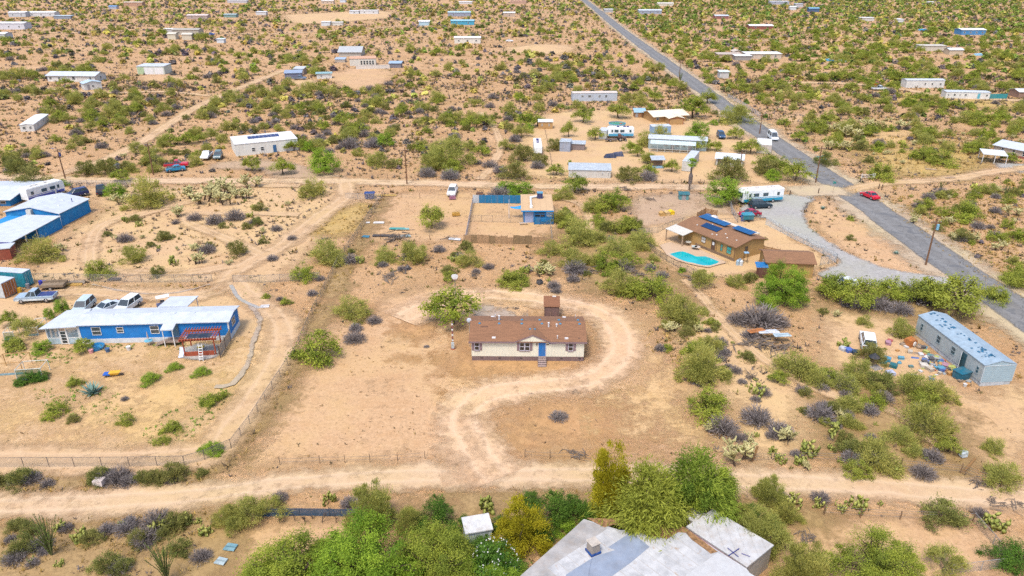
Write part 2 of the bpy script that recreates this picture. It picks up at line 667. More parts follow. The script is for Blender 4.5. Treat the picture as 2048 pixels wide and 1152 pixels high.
m_trk = sheet_mat('wheel_track_dirt', (0.60, 0.415, 0.25), (0.65, 0.465, 0.295), (0.56, 0.37, 0.205), 0.08, 0.9, 1.3, tracks=(0.675, 0.50, 0.335), speck=0.3)
m_asph = sheet_mat('old_asphalt', (0.17, 0.17, 0.172), (0.235, 0.23, 0.225), (0.27, 0.26, 0.25), 0.05, 0.5, 0.28, tracks=(0.26, 0.26, 0.262), rough=0.85, cracks=True, speck=0.2, bumpd=0.02)
m_grav = sheet_mat('grey_gravel', (0.40, 0.385, 0.37), (0.47, 0.45, 0.43), (0.36, 0.35, 0.345), 0.1, 2.0, 0.6, speck=0.45, bumpd=0.05)
m_grey = sheet_mat('trampled_grey_soil', (0.49, 0.355, 0.25), (0.54, 0.395, 0.275), (0.45, 0.325, 0.235), 0.12, 0.9, 1.1, speck=0.3)
m_gras = sheet_mat('cut_dry_grass', (0.52, 0.36, 0.13), (0.58, 0.42, 0.18), (0.46, 0.30, 0.10), 0.2, 1.6, 1.0, speck=0.5)
m_deck = sheet_mat('pool_deck', (0.56, 0.42, 0.30), (0.60, 0.46, 0.34), (0.50, 0.36, 0.26), 0.2, 1.0, 0.12, speck=0.1, bumpd=0.01)
m_shoul = sheet_mat('road_shoulder', (0.56, 0.46, 0.35), (0.50, 0.40, 0.29), (0.60, 0.47, 0.32), 0.07, 0.9, 1.0, speck=0.3)
m_conc = sheet_mat('concrete_slab', (0.55, 0.53, 0.50), (0.60, 0.58, 0.55), (0.48, 0.46, 0.43), 0.2, 1.0, 0.12, speck=0.1, bumpd=0.01)

m_gran = sheet_mat('dark_granite', (0.46, 0.38, 0.325), (0.52, 0.43, 0.36), (0.40, 0.33, 0.30), 0.2, 1.5, 2.6)
m_verge = sheet_mat('weedy_verge', (0.37, 0.25, 0.115), (0.45, 0.315, 0.155), (0.50, 0.36, 0.17), 0.12, 0.8, 1.3, speck=0.5)
# yards and bare lots
sheet('main_yard', [(640, 640), (720, 640), (790, 590), (870, 575), (1000, 575), (1130, 585), (1230, 610), (1290, 640), (1340, 700), (1375, 800), (1400, 880), (1500, 935), (1200, 940), (900, 935), (600, 935), (470, 940), (560, 800), (600, 730)], m_yard, 3.5)
sheet('left_yard', [(-120, 610), (120, 580), (260, 600), (420, 580), (520, 590), (590, 640), (570, 720), (520, 800), (470, 890), (380, 925), (150, 930), (-150, 935)], m_yard2, 3.0)
sheet('west_lot', [(120, 378), (200, 372), (330, 372), (580, 372), (700, 375), (720, 400), (620, 500), (560, 560), (440, 565), (80, 565), (60, 545), (150, 460), (210, 420)], m_yard2, 3.0, clear=False)
sheet('middle_lot', [(780, 388), (900, 382), (1000, 392), (1095, 400), (1110, 480), (930, 483), (728, 480), (745, 430)], m_yard, 2.0)
sheet('home_cluster_yard', [(1040, 350), (1050, 250), (1120, 225), (1260, 222), (1400, 238), (1500, 262), (1570, 330), (1600, 366), (1400, 366), (1200, 364)], m_yard2, 4.0)
sheet('corral_ground', [(1262, 395), (1340, 388), (1450, 392), (1465, 430), (1400, 445), (1350, 455), (1290, 470), (1270, 440)], m_grey, 2.0)
sheet('pool_home_yard', [(1300, 455), (1400, 430), (1470, 432), (1530, 440), (1600, 485), (1668, 525), (1625, 535), (1500, 545), (1400, 552), (1310, 515)], m_yard2, 1.5)
sheet('roadside_lot', [(1630, 400), (1680, 395), (1760, 455), (1870, 545), (1790, 545), (1690, 500), (1640, 460), (1610, 430)], m_yard, 2.0, clear=False)
sheet('orange_patch', [(790, 655), (830, 648), (868, 658), (865, 675), (830, 682), (795, 674)], m_orange, 2.0)
sheet('orange_patch', [(985, 800), (1100, 785), (1250, 800), (1320, 850), (1330, 900), (1200, 915), (1050, 915), (985, 880), (970, 835)], m_orange, 6.0)
sheet('orange_patch', [(930, 650), (1170, 640), (1200, 690), (1190, 745), (1050, 765), (930, 745), (915, 700)], m_orange, 4.0, clear=False)
sheet('orange_patch', [(780, 718), (800, 712), (850, 716), (820, 724)], m_orange, 1.2, clear=False)
sheet('dry_grass_patch', [(640, 452), (680, 420), (720, 408), (740, 412), (725, 450), (700, 468), (615, 470)], m_gras, 2.0)
sheet('gravel_patch', [(955, 618), (975, 611), (1003, 614), (1030, 634), (960, 640)], m_gran, 2.0)
m_straw = sheet_mat('straw_strewn_soil', (0.64, 0.435, 0.215), (0.70, 0.49, 0.275), (0.60, 0.385, 0.175), 0.25, 1.2, 2.2, speck=0.5)
sheet('straw_patch', [(1240, 760), (1290, 700), (1330, 720), (1370, 800), (1390, 860), (1340, 880), (1280, 820)], m_straw, 6.0, clear=False)
sheet('straw_patch', [(60, 760), (250, 740), (420, 760), (400, 840), (250, 890), (80, 870)], m_straw, 9.0, clear=False)
sheet('straw_patch', [(1640, 250), (1760, 240), (1900, 270), (1960, 320), (1800, 345), (1700, 300)], m_straw, 10.0, clear=False)
sheet('dark_gravel_drive', [(430, 325), (560, 322), (640, 345), (690, 353), (560, 358), (520, 340), (430, 337)], m_grey, 2.0)
sheet('carport_gravel', [(1985, 325), (2060, 330), (2060, 345), (2005, 340)], m_grav, 2.0)
sheet('bottom_lot', [(520, 1045), (700, 1045), (860, 1052), (720, 1100), (480, 1160), (440, 1200), (430, 1120), (480, 1060)], m_yard, 1.5)
sheet('bottom_right_yard', [(1560, 1045), (1660, 1040), (1940, 1045), (2010, 1130), (1700, 1200), (1560, 1180)], m_yard, 1.5)
sheet('small_clearing', [(1010, 95), (1090, 88), (1150, 95), (1120, 108), (1020, 106)], m_yard2, 6.0)
sheet('small_clearing', [(640, 150), (720, 136), (790, 146), (740, 180), (680, 172)], m_yard, 5.0)
sheet('small_clearing', [(560, 165), (610, 158), (640, 162), (610, 172)], m_yard2, 4.0)
sheet('small_clearing', [(270, 152), (340, 150), (380, 156), (330, 164), (280, 160)], m_yard, 4.0)
sheet('small_clearing', [(560, 30), (760, 22), (780, 35), (600, 48)], m_yard2, 10.0)
sheet('small_clearing', [(1480, 225), (1640, 230), (1700, 245), (1600, 250)], m_yard, 6.0, clear=False)
sheet('small_clearing', [(1700, 195), (1850, 190), (2048, 200), (2048, 218), (1850, 210)], m_gras, 5.0, clear=False)
sheet('field_clearing', [(1720, 300), (1860, 290), (1960, 310), (1940, 345), (1800, 352), (1730, 330)], m_gras, 7.0, clear=False)
sheet('sandy_wash', [(1330, 620), (1400, 600), (1480, 650), (1560, 700), (1620, 760), (1600, 900), (1500, 910), (1450, 800), (1400, 740), (1350, 680)], m_yard2, 4.0, clear=False)
sheet('trailer_yard', [(1650, 610), (1800, 640), (1850, 700), (1960, 790), (2060, 780), (2060, 950), (1900, 900), (1820, 800), (1700, 760), (1640, 690)], m_yard2, 3.5)

sheet('weedy_verge', [(-60, 944), (150, 942), (380, 940), (455, 908), (500, 880), (470, 935), (400, 965), (250, 985), (-60, 992)], m_verge, 2.5, clear=False)
sheet('weedy_verge', [(-60, 1042), (200, 1034), (440, 1022), (500, 1040), (470, 1080), (420, 1180), (-60, 1190)], m_verge, 2.5, clear=False)
sheet('weedy_verge', [(480, 900), (540, 800), (590, 715), (640, 600), (690, 510), (740, 440), (770, 395), (775, 400), (735, 480), (690, 570), (660, 640), (620, 720), (560, 810), (500, 910)], m_verge, 2.0, clear=False)
sheet('weedy_verge', [(1100, 490), (1170, 440), (1250, 470), (1330, 540), (1390, 600), (1330, 610), (1240, 590), (1150, 560)], m_verge, 4.0, clear=False)
sheet('weedy_verge', [(1650, 575), (1780, 580), (1960, 600), (2010, 640), (1880, 640), (1760, 630), (1660, 610)], m_verge, 3.0, clear=False)
sheet('weedy_verge', [(1680, 790), (1800, 790), (1900, 830), (1920, 930), (1760, 960), (1690, 920)], m_verge, 4.0, clear=False)
sheet('weedy_verge', [(860, 1000), (1200, 985), (1450, 990), (1640, 1010), (1640, 1060), (1500, 1080), (1200, 1060), (900, 1060), (780, 1040)], m_verge, 3.0, clear=False)
# roads and tracks
road('road_shoulder', [(1100, -48), (1165, -2), (1240, 58), (1330, 124), (1440, 205), (1560, 293), (1720, 400), (1880, 515), (2040, 625), (2260, 780)], 11.5, m_shoul)
ASPH = road('asphalt_road', [(1100, -48), (1165, -2), (1240, 58), (1330, 124), (1440, 205), (1560, 293), (1720, 399), (1880, 514), (2040, 624), (2260, 780)], 7.2, m_asph, over=1.2)
road('dirt_road', [(-120, 352), (0, 354), (100, 358), (250, 362), (450, 362), (640, 363), (800, 366), (960, 370), (1100, 374), (1300, 374), (1500, 377), (1640, 379), (1690, 384)], 4.6, m_road)
road('dirt_road', [(-150, 1026), (0, 1014), (200, 1006), (400, 992), (560, 970), (760, 956), (1024, 951), (1250, 953), (1500, 964), (1700, 972), (1900, 988), (2048, 998), (2200, 1012)], 3.9, m_road)
road('dirt_road', [(95, 357), (150, 340), (215, 318), (280, 287), (340, 247), (400, 211), (455, 187), (520, 160), (570, 140)], 4.0, m_trk)
road('dirt_road', [(1690, 384), (1760, 368), (1840, 363), (1920, 356), (2000, 342), (2120, 332)], 4.0, m_trk)
road('dirt_road', [(1300, 80), (1400, 79), (1560, 82), (1700, 85), (1900, 84), (2100, 80)], 5.0, m_trk, step=8)
road('dirt_road', [(1480, 170), (1600, 166), (1700, 168), (1800, 178), (1900, 195), (2100, 203)], 5.0, m_trk, step=4)
road('dirt_road', [(-80, 62), (150, 66), (300, 60), (500, 68), (700, 60), (900, 44), (1100, 34)], 4.5, m_trk, step=8)
road('dirt_road', [(-60, 180), (80, 178), (210, 186), (330, 184), (420, 192)], 3.0, m_trk, step=4)
road('loop_drive', [(965, 960), (940, 905), (928, 860), (940, 815), (985, 786), (1070, 776), (1150, 768), (1210, 745), (1242, 708), (1240, 670), (1218, 640), (1170, 617), (1100, 602), (1010, 592), (930, 592), (860, 612), (800, 640)], 5.6, m_drv)
road('loop_drive', [(1000, 958), (960, 915), (940, 870)], 5.4, m_drv, clear=False)
road('left_drive', [(690, 366), (690, 395), (650, 425), (605, 460), (555, 498), (500, 525), (465, 550), (445, 575), (400, 592), (300, 592), (160, 585), (60, 595)], 4.6, m_trk)
road('left_drive', [(465, 560), (500, 595), (550, 630), (568, 670), (550, 730), (505, 800), (460, 860), (420, 905), (260, 922), (0, 922), (-150, 924)], 4.6, m_trk)
road('west_track', [(600, 372), (545, 372), (470, 372), (410, 388), (385, 402), (300, 425), (235, 440), (195, 460), (180, 500), (190, 535), (260, 545), (380, 545), (470, 530)], 3.0, m_trk)
road('west_track', [(600, 430), (520, 428), (430, 428), (380, 430), (375, 445), (420, 465), (480, 490), (520, 510)], 2.6, m_trk)
road('foot_trail', [(1370, 560), (1400, 590), (1440, 640), (1480, 680), (1530, 722), (1600, 765), (1690, 800), (1780, 822), (1830, 850), (1880, 900)], 1.7, m_trk)
road('foot_trail', [(1110, 395), (1160, 410), (1180, 445), (1170, 470)], 1.8, m_trk)
road('foot_trail', [(960, 360), (985, 330), (1000, 290), (985, 250), (960, 225)], 2.2, m_trk)
sheet('gravel_lot', [(1545, 393), (1600, 390), (1626, 393), (1606, 430), (1640, 475), (1730, 525), (1810, 545), (1900, 560), (1900, 580), (1760, 575), (1640, 552), (1676, 520), (1560, 455), (1530, 437), (1490, 432), (1480, 420), (1500, 405)], m_grav, 1.2)
sheet('driveway_apron', [(1560, 373), (1660, 372), (1700, 385), (1690, 392), (1600, 392)], m_shoul, 1.5)
road('gravel_path', [(500, 612), (520, 640), (505, 690), (495, 730), (465, 770), (430, 775)], 0.65, m_gran, clear=False)
road('stone_border', [(185, 570), (240, 583), (300, 590), (360, 586), (420, 570)], 0.4, m_gran, clear=False)
road('gravel_path', [(462, 572), (480, 600), (520, 618)], 0.6, m_grav, clear=False)
sheet('pergola_gravel', [(365, 700), (400, 690), (440, 698), (430, 715), (400, 722), (368, 716)], m_grav, 0.8)
sheet('roof_shed_pad', [(905, 1085), (985, 1080), (1000, 1120), (910, 1130)], m_grey, 0.8)
# ---------------------------------------------------------------- generic buildings
EXC = []       # (origin xy, rz, W, D): rectangles kept free of plants
C_WHITE, C_OFF, C_CREAM = (0.78, 0.78, 0.77), (0.66, 0.65, 0.62), (0.72, 0.69, 0.55)
C_BLUE, C_TAN, C_BROWN = (0.035, 0.20, 0.52), (0.42, 0.27, 0.12), (0.20, 0.11, 0.065)
C_GREY, C_BGREY, C_STEEL = (0.40, 0.40, 0.40), (0.36, 0.44, 0.52), (0.45, 0.47, 0.50)
W_ROOF = M((0.52, 0.575, 0.645), 0.65, 0.10, 0.8, dirt=0.2)
W_WALL = M((0.70, 0.70, 0.68), 0.7, 0.10, 1.0, lines=(0, 0.4, 0.18), dirt=0.2)


def frame_of(L, R):
    a, b = G(*L), G(*R)
    d = b - a
    return a, math.atan2(d.y, d.x), d.length


def world_of(a, rz, x, y, z=0):
    c, s = math.cos(rz), math.sin(rz)
    return Vector((a.x + c * x - s * y, a.y + s * x + c * y, z))


def roof_gable_x(W, D, h, rise, o=0.3, t=0.12, ox=None):
    ox = o if ox is None else ox
    sl = rise / (D / 2)
    z0 = h - o * sl
    pr = [(-o, z0 + 0.03), (D / 2, h + rise + 0.03), (D + o, z0 + 0.03), (D + o, z0 + t + 0.03), (D / 2, h + rise + t + 0.03), (-o, z0 + t + 0.03)]
    return MB().ext(pr, -ox, W + ox, 'x')


def roof_gable_y(W, D, h, rise, o=0.3, t=0.12):
    sl = rise / (W / 2)
    z0 = h - o * sl
    pr = [(-o, z0 + 0.03), (W / 2, h + rise + 0.03), (W + o, z0 + 0.03), (W + o, z0 + t + 0.03), (W / 2, h + rise + t + 0.03), (-o, z0 + t + 0.03)]
    return MB().ext(pr, -o, D + o, 'y')


def roof_slab(W, D, zf, zb, o=0.25, t=0.12, ox=None):
    ox = o if ox is None else ox
    sl = (zb - zf) / D
    pr = [(-o, zf - o * sl + 0.03), (D + o, zb + o * sl + 0.03), (D + o, zb + o * sl + t + 0.03), (-o, zf - o * sl + t + 0.03)]
    return MB().ext(pr, -ox, W + ox, 'x')


def window(par, x, z, w, h, y=0.0, face='f', W=0, D=0, frame=None, pane=None, split=True):
    """window on the front (face f), right end (r) or left end (l) wall"""
    fr = MB()
    t = 0.06
    segs = [(0, w, 0, t), (0, w, h - t, h), (0, t, t, h - t), (w - t, w, t, h - t)]
    if split:
        segs.append((t, w - t, h / 2 - 0.03, h / 2 + 0.03))
    for a, b, c, d in segs:
        fr.box(a, b, -0.07, 0.0, c, d)
    o = obj('window', fr, frame or M(C_WHITE, dirt=0.1), par)
    p = obj('pane', MB().box(t, w - t, -0.03, 0.0, t, h - t), pane or glass(), o)
    if face == 'f':
        o.location = (x, y - 0.004, z)
    elif face == 'r':
        o.location = (W + 0.004, x, z)
        o.rotation_euler = (0, 0, math.pi / 2)
    else:
        o.location = (-0.004, x + w, z)
        o.rotation_euler = (0, 0, -math.pi / 2)
    return o


def door(par, x, z, w, h, mat, y=0.0, face='f', W=0):
    o = obj('door', MB().box(0, w, -0.05, 0.0, 0, h), mat, par)
    obj('handle', MB().box(w * 0.84, w * 0.92, -0.1, -0.052, h * 0.45, h * 0.49), M(C_STEEL, 0.4, metal=0.8), o)
    if face == 'f':
        o.location = (x, y - 0.005, z)
    else:
        o.location = (W + 0.005, x, z)
        o.rotation_euler = (0, 0, math.pi / 2)
    return o


def building(name, label, cat, L, R, ty, depth, roof='gable', rise=0.6, wall=None, rmat=None, o=0.3, wins=(), doors=(), rwins=(), lwins=(),
             skirt=None, trim=None, h=None, group=None, doorm=None, winf=None, base=0.0):
    a, rz, W = frame_of(L, R)
    h = h or HGT(L[0], L[1], ty)
    t = thing(name, label, cat, a, rz, group)
    wall, rmat = wall or W_WALL, rmat or W_ROOF
    mb = MB()
    if roof == 'gable':
        mb.ext([(0, base), (depth, base), (depth, h), (depth / 2, h + rise), (0, h)], 0, W, 'x')
        r = roof_gable_x(W, depth, h, rise, o)
    elif roof == 'gabley':
        mb.ext([(0, base), (W, base), (W, h), (W / 2, h + rise), (0, h)], 0, depth, 'y')
        r = roof_gable_y(W, depth, h, rise, o)
    else:                      # slab: rise is added at the back
        mb.ext([(0, base), (depth, base), (depth, h + rise), (0, h)], 0, W, 'x')
        r = roof_slab(W, depth, h, h + rise, o)
    obj('wall', mb, wall, t)
    obj('roof', r, rmat, t)
    if skirt:
        obj('skirting', MB().box(-0.02, W + 0.02, -0.02, depth + 0.02, 0, 0.55), skirt, t)
    if trim:
        obj('trim', MB().box(-0.03, 0.10, -0.03, 0.0, 0.1, h - 0.05).box(W - 0.10, W + 0.03, -0.03, 0.0, 0.1, h - 0.05).box(0.12, W - 0.12, -0.035, 0.0, h - 0.16, h - 0.02), trim, t)
    for w in wins:            # (fraction along front, sill fraction of height, width, height)
        window(t, w[0] * W - w[2] / 2, w[1] * h, w[2], w[3], frame=winf)
    for w in rwins:
        window(t, w[0] * depth - w[2] / 2, w[1] * h, w[2], w[3], face='r', W=W, frame=winf)
    for w in lwins:
        window(t, w[0] * depth - w[2] / 2, w[1] * h, w[2], w[3], face='l', frame=winf)
    for d in doors:
        door(t, d[0] * W - 0.45, d[1] if len(d) > 1 else 0.1, 0.9, min(2.0, h * 0.82), doorm or M((0.30, 0.30, 0.32)))
    EXC.append((a.x, a.y, rz, W, depth))
    return t, W, h


# ---------------------------------------------------------------- the cream house
def cream_house():
    L, R = (943.5, 721.5), (1167, 723)
    a, rz, W = frame_of(L, R)
    D = 6.9
    t = thing('manufactured_house', 'cream house with brown shingle roof, blue front door and mauve shutters', 'house', a, rz)
    EXC.append((a.x, a.y, rz, W, D))
    h, zs, rise = 3.05, 0.72, 1.05
    cream = M((0.74, 0.72, 0.60), 0.8, 0.04, 1.0, lines=(0, 0.41, 0.07), dirt=0.06)
    mauve = M((0.235, 0.165, 0.185), 0.8, 0.12, 2.0, dirt=0.1)
    sk = M((0.20, 0.135, 0.135), 0.85, 0.1, 1.2, lines=(0, 0.3, 0.25), dirt=0.25)
    sh = shingle_mat((0.31, 0.175, 0.105))
    obj('wall', MB().ext([(0, zs), (D, zs), (D, h), (D / 2, h + rise), (0, h)], 0, W, 'x'), cream, t)
    s = obj('skirting', MB().box(0.03, W - 0.03, 0.03, D - 0.03, 0, zs), sk, t)
    for fx in (0.09, 0.25, 0.445, 0.80, 0.965):
        obj('vent', MB().box(fx * W - 0.16, fx * W + 0.16, 0.0, 0.028, 0.38, 0.5), M((0.05, 0.04, 0.04)), s)
    o = 0.32
    ro = obj('roof', roof_gable_x(W, D, h, rise, o, 0.14), sh, t)
    z0 = h - o * rise / (D / 2)
    gx, g0, g1, gr = 0.542 * W, 0.385 * W, 0.70 * W, 0.98
    obj('fascia', MB().box(-o - .02, g0, -o - 0.035, -o - 0.003, z0 - 0.07, z0 + 0.15).box(g1, W + o + .02, -o - 0.035, -o - 0.003, z0 - 0.07, z0 + 0.15)
        .box(-o, W + o, D + o + 0.003, D + o + 0.03, z0 - 0.07, z0 + 0.15), mauve, t)
    # front gable over the door
    gy = -o + 0.02
    obj('gable', MB().ext([(g0 + 0.12, z0 + 0.02), (g1 - 0.12, z0 + 0.02), (gx, h + gr - 0.04)], gy, 1.5, 'y'), cream, t)
    bk = gr / (rise / (D / 2)) + 0.2
    gm = MB()
    for xe in (g0, g1):
        ze = z0 + 0.06
        gm.hexa([(xe, -o, ze), (gx, -o, h + gr), (gx, bk, h + gr), (xe, bk * 0.12, ze), (xe, -o, ze + .13), (gx, -o, h + gr + .13), (gx, bk, h + gr + .13), (xe, bk * 0.12, ze + .13)])
    gro = obj('gable_roof', gm, sh, t)
    rk = MB()
    for xe in (g0, g1):
        rk.hexa([(xe, -o - .04, z0 - .02), (gx, -o - .04, h + gr - .06), (gx, -o - .004, h + gr - .06), (xe, -o - .004, z0 - .02),
                 (xe, -o - .04, z0 + .15), (gx, -o - .04, h + gr + .12), (gx, -o - .004, h + gr + .12), (xe, -o - .004, z0 + .15)])
    obj('gable_fascia', rk, mauve, t)
    # windows with shutters
    lil = M((0.62, 0.60, 0.70), 0.6, 0.05)
    pn = glass((0.035, 0.03, 0.025))
    zb, hh = 1.62, 1.22
    for fx, n in ((0.049, 1), (0.473, 2), (0.881, 1)):
        w1 = 0.66
        tw = n * w1 + (n - 1) * 0.04
        x0 = fx * W - tw / 2
        for k in range(n):
            wn_ = window(t, x0 + k * (w1 + 0.04), zb, w1, hh, frame=lil, pane=pn)
        obj('sill', MB().box(x0 - .03, x0 + tw + .03, -0.10, -0.003, zb - 0.09, zb - 0.005), mauve, t)
        for xs in (x0 - 0.35, x0 + tw + 0.03):
            so = obj('shutter', MB().box(xs, xs + 0.32, -0.05, -0.003, zb, zb + hh), mauve, t)
            for k in range(9):
                zz = zb + 0.08 + k * (hh - .16) / 9
                obj('slat', MB().box(xs + .05, xs + .27, -0.062, -0.05, zz, zz + .07), M((0.30, 0.21, 0.24)), so)
    d = door(t, 0.597 * W, zs + 0.1, 0.92, 2.02, M((0.012, 0.16, 0.48), 0.45, 0.05))
    obj('door_frame', MB().box(0.597 * W - .06, 0.597 * W - .003, -0.06, 0, zs + .08, zs + 2.17).box(0.597 * W + .923, 0.597 * W + .98, -0.06, 0, zs + .08, zs + 2.17)
        .box(0.597 * W - .06, 0.597 * W + .98, -0.06, 0, zs + 2.173, zs + 2.23), lil, t)
    obj('porch_light', MB().box(0.581 * W - .06, 0.581 * W + .05, -.14, -.003, zs + 1.75, zs + 2.05), M((0.06, 0.03, 0.03)), t)
    obj('house_number', MB().box(0.665 * W, 0.665 * W + .32, -.04, -.003, zs + 1.78, zs + 1.9), M((0.12, 0.05, 0.02)), t)
    sg = obj('sign', MB().box(0.688 * W, 0.688 * W + .92, -.05, -.003, zs + 1.92, zs + 2.2), M((0.22, 0.26, 0.42)), t)
    obj('sign_mark', MB().box(0.688 * W + .08, 0.688 * W + .40, -.062, -.052, zs + 2.0, zs + 2.13), M((0.02, 0.02, 0.10)), sg)
    obj('sign_mark', MB().box(0.688 * W + .50, 0.688 * W + .82, -.062, -.052, zs + 2.0, zs + 2.13), M((0.02, 0.05, 0.07)), sg)
    # steps
    st = thing('front_steps', 'grey-brown timber steps leading up to the blue door of the cream house', 'steps', world_of(a, rz, 0.597 * W - 0.04, 0), rz)
    tm, rm = M((0.34, 0.26, 0.24), 0.85, 0.1), M((0.20, 0.14, 0.14))
    for k in range(5):
        obj('tread', MB().box(-.03, 1.03, -0.32 * (5 - k) - .04, -0.32 * (4 - k) - 0.003, 0.155 * (k + 1) - .05, 0.155 * (k + 1)), tm, st)
        obj('riser', MB().box(0.0, 1.0, -0.32 * (5 - k), -0.32 * (5 - k) + .03, 0.155 * k, 0.155 * (k + 1) - .053), rm, st)
    pr = [(-1.56, 0), (-0.05, 0), (-0.05, 0.71), (-0.3, 0.71), (-1.56, 0.1)]
    obj('stringer', MB().ext(pr, -.075, -.035, 'x'), rm, st)
    obj('stringer', MB().ext(pr, 1.035, 1.075, 'x'), rm, st)
    # roof vents and pipes (sub-parts of the roof)
    bl, wh = M((0.06, 0.22, 0.36), 0.5, 0.1), M((0.72, 0.72, 0.74), 0.6)
    sl = rise / (D / 2)

    def zr(y):
        return h + rise - abs(y - D / 2) * sl + 0.17
    for fx in (0.065, 0.242, 0.446, 0.628, 0.794, 0.968):
        obj('turtle_vent', MB().ell((fx * W, D / 2 - 0.5, zr(D / 2 - .5)), 0.2, 0.18, 0.13), bl, ro)
    for fx in (0.24, 0.448, 0.61, 0.785, 0.96):
        obj('turtle_vent', MB().ell((fx * W, D / 2 + 0.6, zr(D / 2 + .6) + .06), 0.2, 0.18, 0.13), bl, ro)
    for dx in (-0.32, 0.32):
        obj('turtle_vent', MB().ell((gx + dx, 1.5, h + gr + 0.02), 0.17, 0.15, 0.12), bl, gro)
    for fx, y in ((0.199, 0.35), (0.842, 0.3), (0.175, D - 0.5), (0.842, D - 0.6)):
        obj('flat_vent', MB().box(fx * W - .24, fx * W + .24, y - .14, y + .14, zr(y) - .06, zr(y) + .1), wh, ro)
    for fx, y, hh2, r in ((0.688, 2.4, .55, .1), (0.76, 2.45, .3, .1), (0.762, 0.28, .35, .06), (0.24, D / 2 + .5, .6, .1), (0.945, D - .8, .4, .03), (0.2, D - .9, .4, .05)):
        obj('vent_pipe', MB().tube((fx * W, y, zr(y) - .1), (fx * W, y, zr(y) + hh2), r, r, 8).tube((fx * W, y, zr(y) + hh2), (fx * W, y, zr(y) + hh2 + .1), r * 1.5, r * 1.4, 8), wh, ro)
    dk = M((0.12, 0.06, 0.04))
    for fx, y, w in ((0.11, 2.35, .5), (0.165, D / 2 + .1, .26), (0.7, D / 2 + .1, .2), (0.85, D / 2 + .1, .2), (0.955, .35, .14)):
        obj('bare_patch', MB().hexa([(fx * W - w, y - .1, zr(y - .1) + .006), (fx * W + w, y - .1, zr(y - .1) + .006), (fx * W + w, y + .1, zr(y + .1) + .006), (fx * W - w, y + .1, zr(y + .1) + .006),
                                      (fx * W - w, y - .1, zr(y - .1) + .014), (fx * W + w, y - .1, zr(y - .1) + .014), (fx * W + w, y + .1, zr(y + .1) + .014), (fx * W - w, y + .1, zr(y + .1) + .014)]), dk, ro)
    # dish on the left end
    ds = thing('satellite_dish', 'small grey satellite dish on a pole at the cream house gable end', 'satellite dish', world_of(a, rz, -0.5, D / 2 + .2), rz)
    obj('pole', MB().tube((0, 0, 0), (0, 0, 4.1), 0.03), M(C_GREY), ds)
    obj('dish', MB().ell((0, -0.06, 4.25), 0.34, 0.1, 0.36, 12, 6), M((0.55, 0.6, 0.68), 0.5), ds)
    obj('feed_arm', MB().tube((0, -.1, 4.0), (0, -.5, 4.2), 0.015), M(C_GREY), ds)


cream_house()


def brown_shed():
    a, rz, W = frame_of((1088.5, 640), (1117.5, 640.5))
    D, h = 2.3, 2.2
    t = thing('garden_shed', 'small dark brown shed with reddish shingle roof behind the cream house', 'shed', a, rz)
    br = M((0.165, 0.10, 0.095), 0.85, 0.1, lines=(0, 0.2, 0.3))
    obj('wall', MB().ext([(0, 0), (D, 0), (D, h + .12), (0, h)], 0, W, 'x'), br, t)
    ro = obj('roof', roof_slab(W, D, h, h + .5, .14, .1), shingle_mat((0.30, 0.15, 0.085)), t)
    obj('ridge_vent', MB().box(W * .55, W * .8, D - .2, D + .05, h + .62, h + .72), M(C_OFF), ro)
    for k in range(2):
        dd = obj('door', MB().box(W * (.1 + .41 * k), W * (.49 + .41 * k), -.05, -.003, .08, h - .12), M((0.18, 0.11, 0.105), lines=(0, 0.2, 0.35)), t)
    EXC.append((a.x, a.y, rz, W, D))


brown_shed()
# ---------------------------------------------------------------- neighbouring homes
WHT = M(C_WHITE, 0.6, 0.06, dirt=0.1)
BLU = M((0.012, 0.20, 0.58), 0.7, 0.10, 0.9, dirt=0.05)
SKY = M((0.015, 0.25, 0.60), 0.75, 0.15, 0.8, dirt=0.12)
DKB = M((0.01, 0.02, 0.22), 0.5)
WOOD = M((0.30, 0.16, 0.07), 0.85, 0.2, 3.0)
RED = M((0.36, 0.075, 0.035), 0.8, 0.2, 3.0)
STEEL = M(C_STEEL, 0.45, 0.1, metal=0.5)
DARK = M((0.03, 0.03, 0.035), 0.6)


